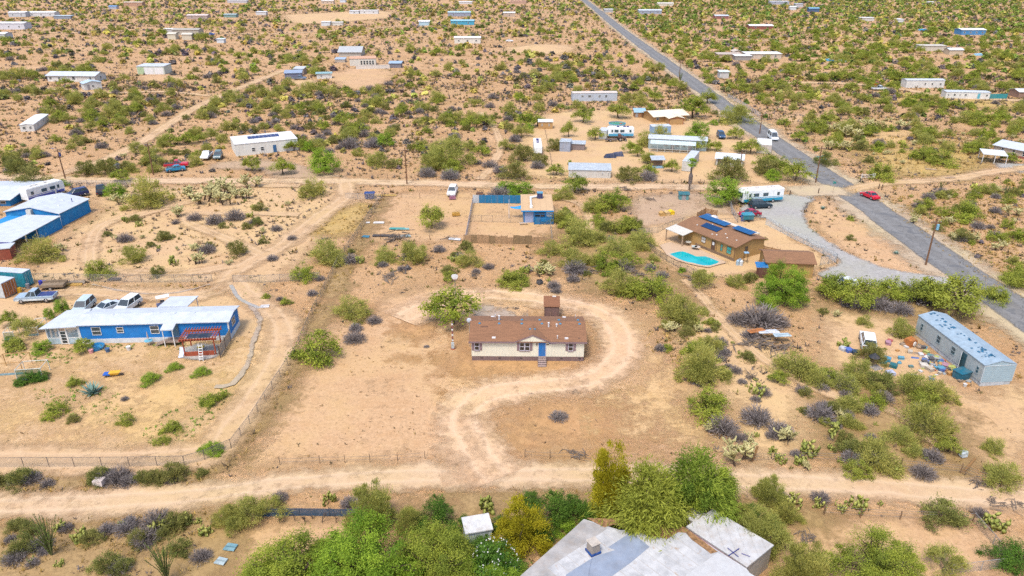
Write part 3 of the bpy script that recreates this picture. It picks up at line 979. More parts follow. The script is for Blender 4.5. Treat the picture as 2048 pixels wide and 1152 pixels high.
def blue_home():
    L, R = (165, 688), (462, 680)
    a, rz, W = frame_of(L, R)
    D, h, sk = 4.6, 2.95, 0.75
    t = thing('manufactured_house', 'long bright blue single-wide home with white roof and white skirting', 'house', a, rz)
    EXC.append((a.x, a.y, rz, W, D))
    obj('wall', MB().ext([(0, sk), (D, sk), (D, h), (D / 2, h + .38), (0, h)], 0, W, 'x'), BLU, t)
    obj('skirting', MB().box(-.03, W + .03, -.03, D + .03, 0, sk), M((0.66, 0.70, 0.74), 0.7, 0.08), t)
    ro = obj('roof', roof_gable_x(W, D, h, .38, .3, .12), W_ROOF, t)
    obj('trim', MB().box(-.02, .12, -.04, -.003, sk, h - .05).box(W - .12, W + .04, -.04, -.003, sk, h - .05).box(W + .003, W + .04, .02, .14, sk, h - .05).box(W + .003, W + .04, D - .14, D, sk, h - .05), WHT, t)
    for fx, z, w, hh in ((0.115, 1.35, 1.25, 1.25), (0.273, 1.6, .95, .9), (0.503, 1.35, 1.2, 1.25)):
        window(t, fx * W - w / 2, z, w, hh, frame=WHT, pane=glass((0.06, 0.07, 0.075)))
    window(t, D * .3, 1.4, 1.5, 1.15, face='r', W=W, frame=WHT)
    door(t, 0.615 * W, sk + .1, .95, 2.0, M((0.10, 0.22, 0.33)))
    for fx in (0.2, .62, .75):
        obj('roof_vent', MB().ell((fx * W, D * .45, h + .5), .16, .16, .12), M((0.5, 0.55, 0.6)), ro)
    # entry canopy
    e = obj('entry_canopy', MB().hexa([(0.575 * W, -1.7, h - .35), (0.66 * W, -1.7, h - .35), (0.66 * W, .6, h + .12), (0.575 * W, .6, h + .12),
                                        (0.575 * W, -1.7, h - .2), (0.66 * W, -1.7, h - .2), (0.66 * W, .6, h + .27), (0.575 * W, .6, h + .27)]), W_ROOF, t)
    for fx in (0.585, .65):
        obj('post', MB().box(fx * W - .05, fx * W + .05, -1.6, -1.5, 0, h - .36), WHT, e)
    # porch steps
    st = thing('entry_steps', 'weathered wooden stairs with landing at the blue home side door', 'steps', world_of(a, rz, .555 * W, -1.5), rz)
    tm = M((0.28, 0.21, 0.17), .9, .2)
    obj('landing', MB().box(.6, 2.6, 0, 1.45, .6, .72), tm, st)
    for k in range(4):
        obj('tread', MB().box(-.9 + .36 * k, -.5 + .36 * k, .1, 1.3, .1 + .14 * k, .16 + .14 * k), tm, st)
    # screened porch on the left end
    p = thing('screened_porch', 'white framed screened porch on the left end of the blue home', 'porch', world_of(a, rz, -4.45, -.05), rz)
    PW = 4.4
    obj('roof', MB().hexa([(-.5, -.5, 2.7), (PW + .03, -.4, 2.85), (PW + .03, 4.6, 3.2), (.9, 4.6, 3.0), (-.5, -.5, 2.82), (PW + .03, -.4, 2.97), (PW + .03, 4.6, 3.32), (.9, 4.6, 3.12)]), W_ROOF, p)
    for x in (0, 1.65, 2.65, PW - .12):
        obj('post', MB().box(x, x + .12, 0, .12, 0, 2.78), WHT, p)
    obj('rail', MB().box(.12, 1.65, .03, .1, 1.0, 1.1).box(2.77, PW - .12, .03, .1, 1.0, 1.1), WHT, p)
    scr = net_mat('porch_screen', (0.25, 0.35, 0.42), 0.55)
    obj('screen', MB().box(.12, 1.65, .05, .07, 1.1, 2.75), scr, p)
    obj('screen', MB().box(2.77, PW - .12, .05, .07, 1.1, 2.75), scr, p)
    obj('panel', MB().box(.12, 1.65, .05, .08, .1, 1.0), M((0.45, 0.58, 0.66)), p)
    obj('panel', MB().box(2.77, PW - .12, .05, .08, .1, 1.0), M((0.45, 0.58, 0.66)), p)
    dd = obj('door', MB().box(1.78, 2.64, .02, .07, .1, 2.1), WHT, p)
    for k in range(4):
        obj('pane', MB().box(1.88, 2.54, .005, .018, .25 + .46 * k, .62 + .46 * k), glass(), dd)
    obj('side_screen', MB().box(0.03, .06, .12, 4.2, .1, 2.72), net_mat('porch_screen', (0.12, 0.2, 0.32), 0.7), p)
    # rear carport
    c = thing('carport', 'flat white carport roof joined to the rear of the blue home', 'carport', world_of(a, rz, .445 * W, D + .32), rz)
    obj('roof', MB().hexa([(0, 0, 3.05), (4.2, 0, 3.05), (4.6, 3.6, 3.0), (.5, 3.6, 3.0), (0, 0, 3.16), (4.2, 0, 3.16), (4.6, 3.6, 3.11), (.5, 3.6, 3.11)]), W_ROOF, c)
    for x in (.6, 4.3):
        obj('post', MB().box(x, x + .1, 3.3, 3.4, 0, 3.0), WHT, c)
    # pergola
    g = G(368, 716)
    pg = thing('pergola', 'red-stained timber pergola with striped slat roof on gravel', 'pergola', g, rz + .06)
    PWX, PD, ph = 4.3, 3.2, 2.45
    for x in (.1, PWX - .2):
        for y in (.1, PD - .2):
            obj('post', MB().box(x, x + .14, y, y + .14, 0, ph), RED, pg)
    for y in (.08, PD - .22):
        obj('beam', MB().box(-.3, PWX + .3, y, y + .1, ph, ph + .2), RED, pg)
    for k in range(13):
        x = -.15 + k * (PWX + .25) / 12
        obj('rafter', MB().box(x, x + .07, -.35, PD + .35, ph + .203, ph + .34), RED, pg)
    for k in range(6):
        y = -.1 + k * (PD + .1) / 6
        obj('slat', MB().box(-.3, PWX + .3, y, y + .1, ph + .343, ph + .39), RED, pg)
    obj('shade_cloth', MB().box(.7, 3.8, .1, 1.5, ph + .395, ph + .41), M((0.015, 0.03, 0.06)), pg)
    obj('low_wall', MB().box(.3, PWX - .3, .06, .2, .1, .8), RED, pg)
    obj('floor', MB().box(0, PWX, 0, PD, .02, .1), M((0.5, 0.42, 0.34)), pg)
    ta = thing('patio_table', 'round yellow-topped patio table under the red pergola', 'table', G(403, 703), 0)
    obj('top', MB().tube((0, 0, .7), (0, 0, .75), .5, .5, 16), M((0.75, 0.55, 0.05)), ta)
    obj('leg', MB().tube((0, 0, 0), (0, 0, .7), .05), DARK, ta)
    la = thing('stepladder', 'white stepladder leaning on the front of the red pergola', 'ladder', G(401, 719), rz)
    for x in (0, .5):
        obj('rail', MB().hexa([(x, -.55, 0), (x + .06, -.55, 0), (x + .06, -.5, 0), (x, -.5, 0), (x, .1, 2.3), (x + .06, .1, 2.3), (x + .06, .15, 2.3), (x, .15, 2.3)]), WHT, la)
    for k in range(6):
        f = .12 + k * .15
        obj('rung', MB().box(.06, .5, -.55 + .65 * f - .05, -.55 + .65 * f + .08, 2.3 * f, 2.3 * f + .06), WHT, la)
    lc = thing('lounge_chair', 'white and blue folding lounge chair standing beside the red pergola', 'lounge chair', G(360, 712), .1)
    obj('seat', MB().hexa([(0, -.7, .1), (.6, -.7, .1), (.6, .1, .4), (0, .1, .4), (0, -.7, .16), (.6, -.7, .16), (.6, .1, .46), (0, .1, .46)]), M((0.62, 0.7, 0.85)), lc)
    obj('backrest', MB().hexa([(0, .12, .4), (.6, .12, .4), (.6, .5, 1.1), (0, .5, 1.1), (0, .06, .44), (.6, .06, .44), (.6, .44, 1.14), (0, .44, 1.14)]), M((0.62, 0.7, 0.85)), lc)
    # corrugated screen fence at the right end
    f0, f1 = G(441, 716), G(462, 682)
    dv = f1 - f0
    sf = thing('screen_fence', 'short corrugated metal screen fence with dark posts by the red pergola', 'fence', f0, math.atan2(dv.y, dv.x))
    FL = dv.length
    for k in range(2):
        obj('panel', MB().box(FL * k / 2 + .06, FL * (k + 1) / 2 - .06, -.02, .02, .15, 1.75), M((0.42, 0.36, 0.30), lines=(0, .15, .3)), sf)
    for k in range(3):
        obj('post', MB().box(FL * k / 2 - .05, FL * k / 2 + .05, -.05, .05, 0, 1.85), M((0.10, 0.06, 0.045)), sf)
    # umbrella, pool, bins
    u = thing('closed_parasol', 'closed grey parasol standing in a round blue table by the blue wall', 'parasol', G(299, 690), 0)
    obj('pole', MB().tube((0, 0, 0), (0, 0, 2.0), .03), WHT, u)
    obj('canopy', MB().tube((0, 0, 1.1), (0, 0, 2.1), .14, .04, 8), M((0.45, 0.38, 0.36)), u)
    obj('table_top', MB().tube((0, 0, .68), (0, 0, .73), .55, .55, 14), M((0.15, 0.45, 0.6)), u)
    wp = thing('wading_pool', 'round blue plastic wading pool leaning before the blue home', 'wading pool', G(193, 697), 0)
    obj('rim', MB().tube((0, 0, 0), (0, 0, .4), 1.0, 1.1, 18, cap=False), M((0.02, 0.25, 0.55), .4), wp)
    obj('base', MB().tube((0, 0, .02), (0, 0, .06), .98, .98, 18), M((0.04, 0.3, 0.6), .4), wp)
    for nm, lb, px, c in (('flamingo_cushion', 'pink cushion on the ground before the blue home', (183, 706), (0.75, 0.35, 0.38)), ('waste_bin', 'dark blue waste bin before the blue home', (216, 704), (0.03, 0.12, 0.28)),
                          ('white_pot', 'white plant pot lying before the blue home', (258, 700), (0.7, 0.7, 0.7))):
        single(nm, lb, nm.split('_')[-1], MB().tube((0, 0, 0), (0, 0, .55), .24, .32, 10).tube((0, 0, .55), (0, 0, .6), .34, .3, 10), M(c), G(*px))
    wb = thing('wheelbarrow', 'yellow wheelbarrow with blue lid lying in the left yard', 'wheelbarrow', G(230, 752), .15)
    obj('tray', MB().hexa([(-.4, -.3, .3), (.5, -.3, .3), (.5, .3, .3), (-.4, .3, .3), (-.6, -.42, .62), (.75, -.42, .62), (.75, .42, .62), (-.6, .42, .62)]), M((0.75, 0.42, 0.03)), wb)
    obj('wheel', MB().tube((.9, -.06, .2), (.9, .06, .2), .2, .2, 10), DARK, wb)
    obj('lid', MB().box(-1.3, -.45, -.4, .4, .35, .5), M((0.02, 0.12, 0.5)), wb)


blue_home()


def blue_barn():
    # gable building with a blue side wall
    a, b = G(4, 462), G(125, 453)
    t = thing('workshop', 'large white-roofed workshop with blue gable front and blue side wall', 'building', G(125, 453), math.radians(84.4 - 90))
    W, D, h, rise = 11.5, 9.3, 2.7, 1.1
    pr = [(-W, 0), (0, 0), (0, h), (-W / 2, h + rise), (-W, h)]
    obj('wall', MB().ext(pr, 0, D, 'y'), SKY, t)
    o = .25
    sl = rise / (W / 2)
    pr = [(-W - o, h - o * sl + .03), (-W / 2, h + rise + .03), (o, h - o * sl + .03), (o, h - o * sl + .15), (-W / 2, h + rise + .15), (-W - o, h - o * sl + .15)]
    ro = obj('roof', MB().ext(pr, -.3, D + .3, 'y'), W_ROOF, t)
    obj('corner_trim', MB().box(-.08, .04, -.04, -.003, 0, h - .1), WHT, t)
    obj('cooler', MB().box(-W / 2 - .7, -W / 2 + .3, -.7, -.01, h - .35, h + .75), M((0.62, 0.6, 0.55)), t)
    for x, y in ((-2.2, 3.2), (-3.2, 6.0), (-5.0, 6.6), (-7.5, 4.0), (-8.6, 5.5)):
        z = h + rise - abs(x + W / 2) * sl + .2
        obj('roof_vent', MB().tube((x, y, z - .1), (x, y, z + .08), .28, .2, 10), M((0.66, 0.7, 0.74)), ro)
    obj('stove_pipe', MB().tube((-1.4, 6.3, h + .1), (-1.4, 6.3, h + 1.2), .08), DKB, ro)
    EXC.append((t.location.x - 11, t.location.y - 2, 0, 12, 12))
    # lean-to in front of it
    l = thing('lean_to', 'long white flat-roofed lean-to with blue side wall below the workshop', 'building', G(126, 456), math.radians(84.4 - 90))
    D2, W2 = 14.0, 11.0
    obj('wall', MB().box(-W2, -.05, -6.5, -.02, 0, 2.25), SKY, l)
    obj('roof', MB().hexa([(-W2, -D2, 2.1), (.25, -D2, 2.1), (.25, -.04, 2.45), (-W2 + 4, -.04, 2.5), (-W2, -D2, 2.22), (.25, -D2, 2.22), (.25, -.04, 2.57), (-W2 + 4, -.04, 2.62)]), W_ROOF, l)
    obj('fascia', MB().box(-W2, .25, -D2 - .04, -D2 - .003, 1.95, 2.23), M((0.01, 0.02, 0.30)), l)
    for y in (-D2 + .2, -D2 + 4, -D2 + 7):
        obj('post', MB().box(-.12, 0, y, y + .12, 0, 2.1), WHT, l)
    EXC.append((l.location.x - 12, l.location.y - 14, 0, 13, 14))
    # house top left
    building('bungalow', 'low white-roofed blue bungalow with shaded porch behind the workshop', 'house', (-70, 412), (22, 412), 398, 13, 'gable', .9, SKY, W_ROOF, .8, wins=((.62, .35, 1.2, 1.0), (.85, .3, 1.2, 1.1)), doors=((.73,),))
    # red-brown container
    c = thing('shipping_container', 'red-brown shed with white roof beyond the west drive', 'shed', G(25, 519), math.radians(15))
    obj('wall', MB().box(-5, 0, 0, 2.6, 0, 2.1), M((0.30, 0.075, 0.045), .85, .25, lines=(0, .3, .3)), c)
    obj('end_wall', MB().box(.002, .04, .05, 2.55, .05, 2.05), M((0.27, 0.085, 0.06), .85, .25), c)
    obj('roof', MB().box(-5.1, .15, -.1, 2.7, 2.1, 2.25), W_ROOF, c)


blue_barn()


def container(label, pxf, pxb, length, wall, end, roofm, h=2.6, dirn=-1, name='shipping_container', w=None):
    """container whose near end spans pxf -> pxb and whose body runs away along its own length"""
    a, b = G(*pxf), G(*pxb)
    d = b - a
    w = w or d.length
    rz = math.atan2(d.y, d.x) - math.pi / 2
    t = thing(name, label, 'container', a, rz)
    x0, x1 = (-length, 0) if dirn < 0 else (0, length)
    obj('body', MB().box(x0, x1, 0, w, .12, h), wall, t)
    obj('roof', MB().box(x0 - .02, x1 + .02, -.02, w + .02, h, h + .06), roofm, t)
    xe = (.004, .05) if dirn < 0 else (-.05, -.004)
    for k in range(2):
        dd = obj('door', MB().box(xe[0], xe[1], .06 + k * w / 2, w / 2 - .03 + k * w / 2, .2, h - .08), end, t)
        for q in (.3, .7):
            y = k * w / 2 + q * w / 2
            obj('lock_rod', MB().tube((xe[1] + .03, y, .25), (xe[1] + .03, y, h - .15), .025, .025, 5), M(C_STEEL), dd)
    EXC.append((a.x + (x0 if dirn < 0 else 0), a.y, rz, length, w))


container('teal shipping container with white roof next to a flatbed trailer', (53, 576), (68.6, 567.5), 9, M((0.02, 0.25, 0.33), .7, .2, lines=(0, .28, .35)), M((0.03, 0.36, 0.46), .7, .25), W_ROOF)
container('white shipping container with rusty orange doors beside the silver pickup', (11, 598), (37.6, 584.5), 6, M((0.55, 0.6, 0.64), .7, .2, lines=(0, .28, .3)), M((0.42, 0.15, 0.045), .8, .35), W_ROOF)


def mid_home():
    # small blue home with flat tan roof, cooler and duct
    a, rz, W = frame_of((1045, 446), (1104, 446))
    h, D = 2.6, 9.5
    t = thing('small_house', 'small blue house with flat tan roof and white duct on it', 'house', a, rz)
    EXC.append((a.x, a.y, rz, W, D))
    lav = M((0.33, 0.40, 0.62), .7, .1, lines=(0, .25, .25))
    obj('wall', MB().box(0.15, W - .1, .3, D, 0, h), SKY, t)
    obj('siding_panel', MB().box(.45, 2.2, .24, .296, .02, h - .05), lav, t)
    ro = obj('roof', roof_slab(W, D, h, h + .25, .3, .14), M((0.56, 0.39, 0.23), .9, .06, .8, lines=(0, 1.2, .12), dirt=.1), t)
    obj('gutter', MB().box(-.3, W + .3, -.36, -.303, h - .12, h + .14), SKY, t)
    dm = M((0.80, 0.82, 0.84), .5)
    z = h + .22
    du = obj('duct', MB().tube((1.75, 1.4, z + .3), (1.75, 6.9, z + .45), .2, .2, 10).tube((1.75, 6.9, z + .45), (3.1, 7.5, z + .5), .2, .2, 10).box(1.45, 2.05, 1.1, 1.55, z - .03, z + .5), dm, ro)
    for k in range(6):
        obj('duct_band', MB().tube((1.75, 2 + k * .8, z + .33 + k * .022), (1.75, 2.07 + k * .8, z + .33 + k * .022), .225, .225, 10), M((.5, .5, .5)), du)
    co = obj('cooler', MB().box(3.15, 4.3, 6.9, 8.0, z + .1, z + 1.25), M((0.01, 0.03, 0.14), .6, lines=(2, .12, .5)), ro)
    obj('cooler_top', MB().box(3.1, 4.35, 6.85, 8.05, z + 1.253, z + 1.4), M((0.10, 0.32, 0.5)), co)
    obj('cooler_base', MB().box(3.05, 4.4, 6.8, 8.1, z + .0, z + .1), dm, co)
    # dark blue porch
    p = thing('lean_to_porch', 'blue lattice porch in front of the small tan-roofed house', 'porch', world_of(a, rz, 2.3, -1.0), rz)
    for x in (0, 1.2, 2.5, 3.8):
        obj('post', MB().box(x, x + .12, 0, .12, 0, 2.3), M((0.01, 0.11, 0.28)), p)
    obj('panel', MB().box(.12, 1.2, .03, .08, .05, 1.5), M((0.01, 0.16, 0.36)), p)
    obj('panel', MB().box(1.32, 3.8, .03, .08, .05, .7), net_mat('lattice', (0.01, 0.12, 0.25), .6), p)
    obj('rail', MB().box(1.32, 3.8, .02, .1, 1.2, 1.3).box(0.12, 3.8, .02, .1, 2.15, 2.28), M((0.01, 0.14, 0.36)), p)
    window(t, 2.5, 1.2, 2.0, 1.0, y=.3, frame=M((0.01, 0.16, 0.42)))
    obj('white_panel', MB().box(4.8, 5.9, .24, .296, 1.3, h - .05), M((.6, .68, .72)), t)
    # blue panel fence
    fa, frz, FL = frame_of((946, 406.5), (1044, 407.5))
    f = thing('panel_fence', 'tall blue sheet fence behind the bare dog yard', 'fence', fa, frz)
    n = 8
    for k in range(n):
        obj('panel', MB().box(FL * k / n + .03, FL * (k + 1) / n - .03, -.03, .03, .1, 1.9), M((0.5, 0.55, 0.6) if k == 0 else (0.01, 0.17, 0.36), .7, .15, lines=(0, .3, .2)), f)
    for k in range(n + 1):
        obj('post', MB().tube((FL * k / n, .06, 0), (FL * k / n, .06, 1.95), .04), M(C_STEEL), f)
    # shade sail
    s = thing('shade_sail', 'bright blue shade sail slung between a post and the small tan-roofed house', 'shade sail', G(1018, 436), 0)
    obj('post', MB().tube((0, 0, 0), (0, 0, 3.9), .06), M((.55, .6, .66)), s)
    vs, fs = [], []
    n = 8
    for j in range(n + 1):
        for i in range(n + 1):
            u, v = i / n, j / n
            x = .3 + 2.6 * u
            y = 2.0 * (v - .5) * (.35 + .65 * u)
            zz = 2.35 + .25 * u * v - .5 * math.sin(math.pi * u) * .35 + .12 * math.sin(math.pi * v)
            vs.append((x, y, zz))
    for j in range(n):
        for i in range(n):
            q = j * (n + 1) + i
            fs.append((q, q + 1, q + n + 2, q + n + 1))
    so = obj('sail', MB().add(vs, fs), M((0.01, 0.30, 0.72), .6, .06), s)
    so.modifiers.new('solid', 'SOLIDIFY').thickness = .02
    # picnic bench
    b = thing('picnic_bench', 'low grey bench in the bare dog yard', 'bench', G(1047, 450), .1)
    obj('seat', MB().box(-.8, .8, -.2, .2, .42, .48), M((.5, .45, .42)), b)
    for x in (-.7, .6):
        obj('leg', MB().box(x, x + .1, -.18, .18, 0, .42), M((.3, .25, .2)), b)


mid_home()


def pool_home():
    a, rz, W = frame_of((1356, 477), (1468, 523))
    D, h, rise = 7.6, 2.75, .75
    t = thing('tan_house', 'tan house with brown shingle roof and solar panels beside the pool', 'house', a, rz)
    EXC.append((a.x, a.y, rz, W, D))
    tan = M((0.44, 0.275, 0.105), .85, .08, 1.2, lines=(0, .4, .15), dirt=.1)
    tr = M((0.22, 0.12, 0.055))
    obj('wall', MB().ext([(0, 0), (D, 0), (D, h), (D / 2, h + rise), (0, h)], 0, W, 'x'), tan, t)
    ro = obj('roof', roof_gable_x(W, D, h, rise, .4, .14), shingle_mat((0.315, 0.185, 0.11)), t)
    obj('skirt_stone', MB().box(4.5, W + .03, -.06, -.003, 0, .55), M((0.22, 0.15, 0.1), .9, .3, 5), t)
    for fx, z, w, hh, c in ((.46, 1.2, 1.1, 1.1, (.45, .45, .43)), (.775, 1.0, .55, 1.3, (.04, .22, .20)), (.90, 1.0, 1.1, 1.35, (.04, .25, .24))):
        window(t, fx * W - w / 2, z, w, hh, frame=tr, pane=glass(c))
    d = door(t, .60 * W, .3, .95, 2.05, M((0.11, 0.06, 0.04)))
    obj('door_pane', MB().box(.25, .7, -.07, -.053, 1.2, 1.8), M((.7, .72, .75)), d)
    obj('batten', MB().box(.685 * W, .685 * W + .1, -.05, -.003, .2, h - .1).box(.985 * W, W, -.05, -.003, .2, h - .1), tr, t)
    window(t, D * .32, 1.2, .8, 1.1, face='r', W=W, frame=tr)
    sl = rise / (D / 2)
    pan = M((0.005, 0.09, 0.26), .25, .08, 2.0, lines=(0, 1.0, .5), dirt=0)
    pan2 = M((0.006, 0.045, 0.14), .25, .08, 2.0, lines=(0, 1.0, .5), dirt=0)

    def array(x0, x1, y0, y1, m, n):
        def z(y):
            return h + rise - max(0, D / 2 - y) * sl + .26 + max(0, y - D / 2) * .06
        w = (x1 - x0) / n
        for k in range(n):
            p0, p1 = x0 + k * w + .02, x0 + (k + 1) * w - .02
            obj('solar_panel', MB().hexa([(p0, y0, z(y0)), (p1, y0, z(y0)), (p1, y1, z(y1)), (p0, y1, z(y1)), (p0, y0, z(y0) + .05), (p1, y0, z(y0) + .05), (p1, y1, z(y1) + .05), (p0, y1, z(y1) + .05)]), m, ro)
    array(.6, 7.2, D / 2 + .5, D / 2 + 2.3, pan, 6)
    array(8.6, 12.9, D / 2 + .8, D / 2 + 2.6, pan, 4)
    array(3.7, 7.7, 1.7, 3.3, pan2, 4)
    for x, y in ((2.9, 1.7), (5.0, 3.5), (8.4, 1.0), (9.4, 2.2), (10.6, 1.3), (12.5, 1.6), (7.6, .7)):
        obj('roof_vent', MB().ell((x, y, h + rise - abs(y - D / 2) * sl + .2), .16, .16, .1), M(C_OFF), ro)
    # back porch roof
    bp = obj('rear_porch_roof', MB().hexa([(2.2, D + .45, 2.6), (11, D + .45, 2.6), (11, D + 2.3, 2.4), (2.2, D + 2.3, 2.4), (2.2, D + .45, 2.7), (11, D + .45, 2.7), (11, D + 2.3, 2.5), (2.2, D + 2.3, 2.5)]), M((.68, .62, .52)), t)
    for x in (2.3, 6.5, 10.8):
        obj('post', MB().box(x, x + .1, D + 2.1, D + 2.2, 0, 2.4), M((.5, .45, .4)), bp)
    # patio cover
    p = thing('patio_cover', 'cream metal patio cover with posts over the pool terrace', 'patio cover', world_of(a, rz, -.6, -3.0), rz)
    obj('roof', MB().hexa([(0, 0, 2.35), (4.6, 0, 2.35), (4.6, 2.95, 2.75), (0, 2.95, 2.75), (0, 0, 2.45), (4.6, 0, 2.45), (4.6, 2.95, 2.85), (0, 2.95, 2.85)]), M((.60, .58, .53), .6, .06, lines=(0, .3, .15)), p)
    for x in (.1, 4.3):
        obj('post', MB().box(x, x + .18, .1, .28, 0, 2.34), M((.42, .30, .2)), p)
    # garden tables
    for px, lb, c in (((1376, 491), 'white patio table under the cream patio cover', (.6, .6, .55)), ((1388, 500), 'glass topped round patio table on the pool terrace', (.45, .55, .58)), ((1394, 501), 'pale round side table on the pool terrace near the house', (.6, .55, .5))):
        q = thing('patio_table', lb, 'table', G(*px), rz)
        obj('top', MB().tube((0, 0, .7), (0, 0, .75), .55, .55, 12), M(c, .4), q)
        for k in range(3):
            an = k * 2.09
            obj('leg', MB().tube((0, 0, .7), (.4 * math.cos(an), .4 * math.sin(an), 0), .03), M((.3, .25, .2)), q)
    # pool
    zoom = [(200, 565), (255, 548), (330, 538), (410, 562), (480, 590), (560, 588), (640, 615), (705, 645), (660, 668), (600, 682), (520, 676), (440, 655), (380, 645), (290, 612)]
    PP = [(1300 + x / 5.12, 400 + y / 5.12) for x, y in zoom]
    DK = [(1300 + x / 5.12, 400 + y / 5.12) for x, y in [(95, 470), (200, 440), (330, 470), (470, 500), (640, 575), (790, 650), (700, 672), (600, 700), (500, 685), (380, 660), (270, 625), (175, 575)]]
    sheet('pool_terrace', DK, m_deck, .5, smooth=False)
    Q = catmull([np.array(G(*p)[:2]) for p in PP] + [np.array(G(*PP[0])[:2])], .5)[:-1]
    c0 = Q.mean(0)
    rim, wat = MB(), MB()
    n = len(Q)
    Q2 = c0 + (Q - c0) * 1.09
    z = ZL[0] + .03
    vs = [(*q, z) for q in Q] + [(*q, z) for q in Q2] + [(*q, 0.002) for q in Q2] + [(*q, z - .12) for q in Q]
    fs = []
    for i in range(n):
        j = (i + 1) % n
        fs += [(i, j, n + j, n + i), (n + i, n + j, 2 * n + j, 2 * n + i), (3 * n + i, 3 * n + j, j, i)]
    pl = thing('swimming_pool', 'kidney-shaped turquoise swimming pool with pale coping', 'swimming pool', (0, 0, 0))
    obj('coping', MB().add(vs, fs), M((.54, .43, .32), .8, .1), pl)
    wm, wn_, wl_, wb = new_mat('pool_water')
    f = noisef(wn_, wl_, pos_xy(wn_, wl_), .5, 3)
    wl_.new(ramp2(wn_, wl_, f, (0.0, 0.28, 0.34), (0.01, 0.40, 0.42)), wb.inputs['Base Color'])
    wb.inputs['Roughness'].default_value = .08
    f2 = noisef(wn_, wl_, pos_xy(wn_, wl_), 4.0, 2)
    bump(wn_, wl_, wb, f2, .12, .03)
    obj('water', MB().add([(*q, z - .012) for q in Q], [tuple(range(n))]), wm, pl)
    # garage
    ga, grz, GW = frame_of((1530, 552), (1624, 556))
    g = thing('garage', 'tan garage with brown shingle roof behind the big dark green tree', 'garage', ga, grz)
    EXC.append((ga.x, ga.y, grz, GW, 6))
    obj('wall', MB().ext([(0, 0), (5.5, 0), (5.5, 2.6), (2.75, 3.3), (0, 2.6)], 0, GW, 'x'), tan, g)
    obj('roof', roof_gable_x(GW, 5.5, 2.6, .8, .35), shingle_mat((0.315, 0.185, 0.11)), g)
    window(g, 1.8, 1.0, 1.0, 1.0, face='l')
    # pump equipment, blue tarp frame
    ta = thing('tarp_shelter', 'blue tarp shelter with dark side next to the tan garage', 'shelter', G(1510, 556), grz)
    obj('roof', MB().hexa([(0, 0, 1.9), (2.0, 0, 1.9), (2.0, 1.8, 2.2), (0, 1.8, 2.2), (0, 0, 1.95), (2.0, 0, 1.95), (2.0, 1.8, 2.25), (0, 1.8, 2.25)]), M((.01, .16, .42), .5), ta)
    obj('side', MB().box(.05, 1.95, .02, .06, .1, 1.85), M((.11, .045, .035)), ta)
    for px, lb, c in (((1475, 530), 'pale blue pool pump drum by the tan house corner', (.35, .5, .62)), ((1482, 531), 'white pool filter tank by the tan house corner', (.62, .68, .72)), ((1479, 527), 'dark grey pool heater by the tan house corner', (.2, .25, .3))):
        single('pool_equipment', lb, 'pool equipment', MB().tube((0, 0, 0), (0, 0, .8), .3, .3, 10).tube((0, 0, .8), (0, 0, 1.0), .3, .1, 10), M(c), G(*px))
    hs = thing('water_stand', 'blue tray on tall thin stand by the tan house end wall', 'stand', G(1490, 526), 0)
    obj('tray', MB().box(-.4, .4, -.3, .3, 1.9, 2.05), M((.3, .5, .7)), hs)
    for x in (-.35, .3):
        for y in (-.25, .2):
            obj('leg', MB().box(x, x + .05, y, y + .05, 0, 1.9), DARK, hs)
    # wooden corrals and stairs
    for nm, lb, cat, p0, p1, ht, n in (('board_fence', 'brown board fence end behind the tan house, beside the white chairs', 'fence', (1410, 428), (1433, 433), 1.3, 4), ('board_fence', 'brown board fence on the corral side of the tan house', 'fence', (1394, 437), (1410, 428), 1.3, 4),
                                     ('wooden_ramp', 'dark brown slatted wooden ramp at the tan house end wall', 'ramp', (1526, 505), (1558, 512), 1.3, 4)):
        fa, frz, FL = frame_of(p0, p1)
        f = thing(nm, lb, cat, fa, frz)
        for k in range(n):
            obj('board', MB().box(0, FL, -.03, .03, .15 + k * .3, .36 + k * .3), WOOD, f)
        for x in (0, FL / 2, FL):
            obj('post', MB().box(x - .05, x + .05, .033, .12, 0, ht + .12), WOOD, f)
    for px, lb, c in (((1415, 437), 'blue tarp-covered heap beside the brown board fence', (.02, .12, .32)), ((1427, 440), 'white covered chair beside the brown board fence', (.6, .6, .62))):
        single('covered_heap', lb, 'heap', MB().ell((0, 0, .35), 1.0, .8, .7, 10, 6), M(c, .6, .2), G(*px))


pool_home()


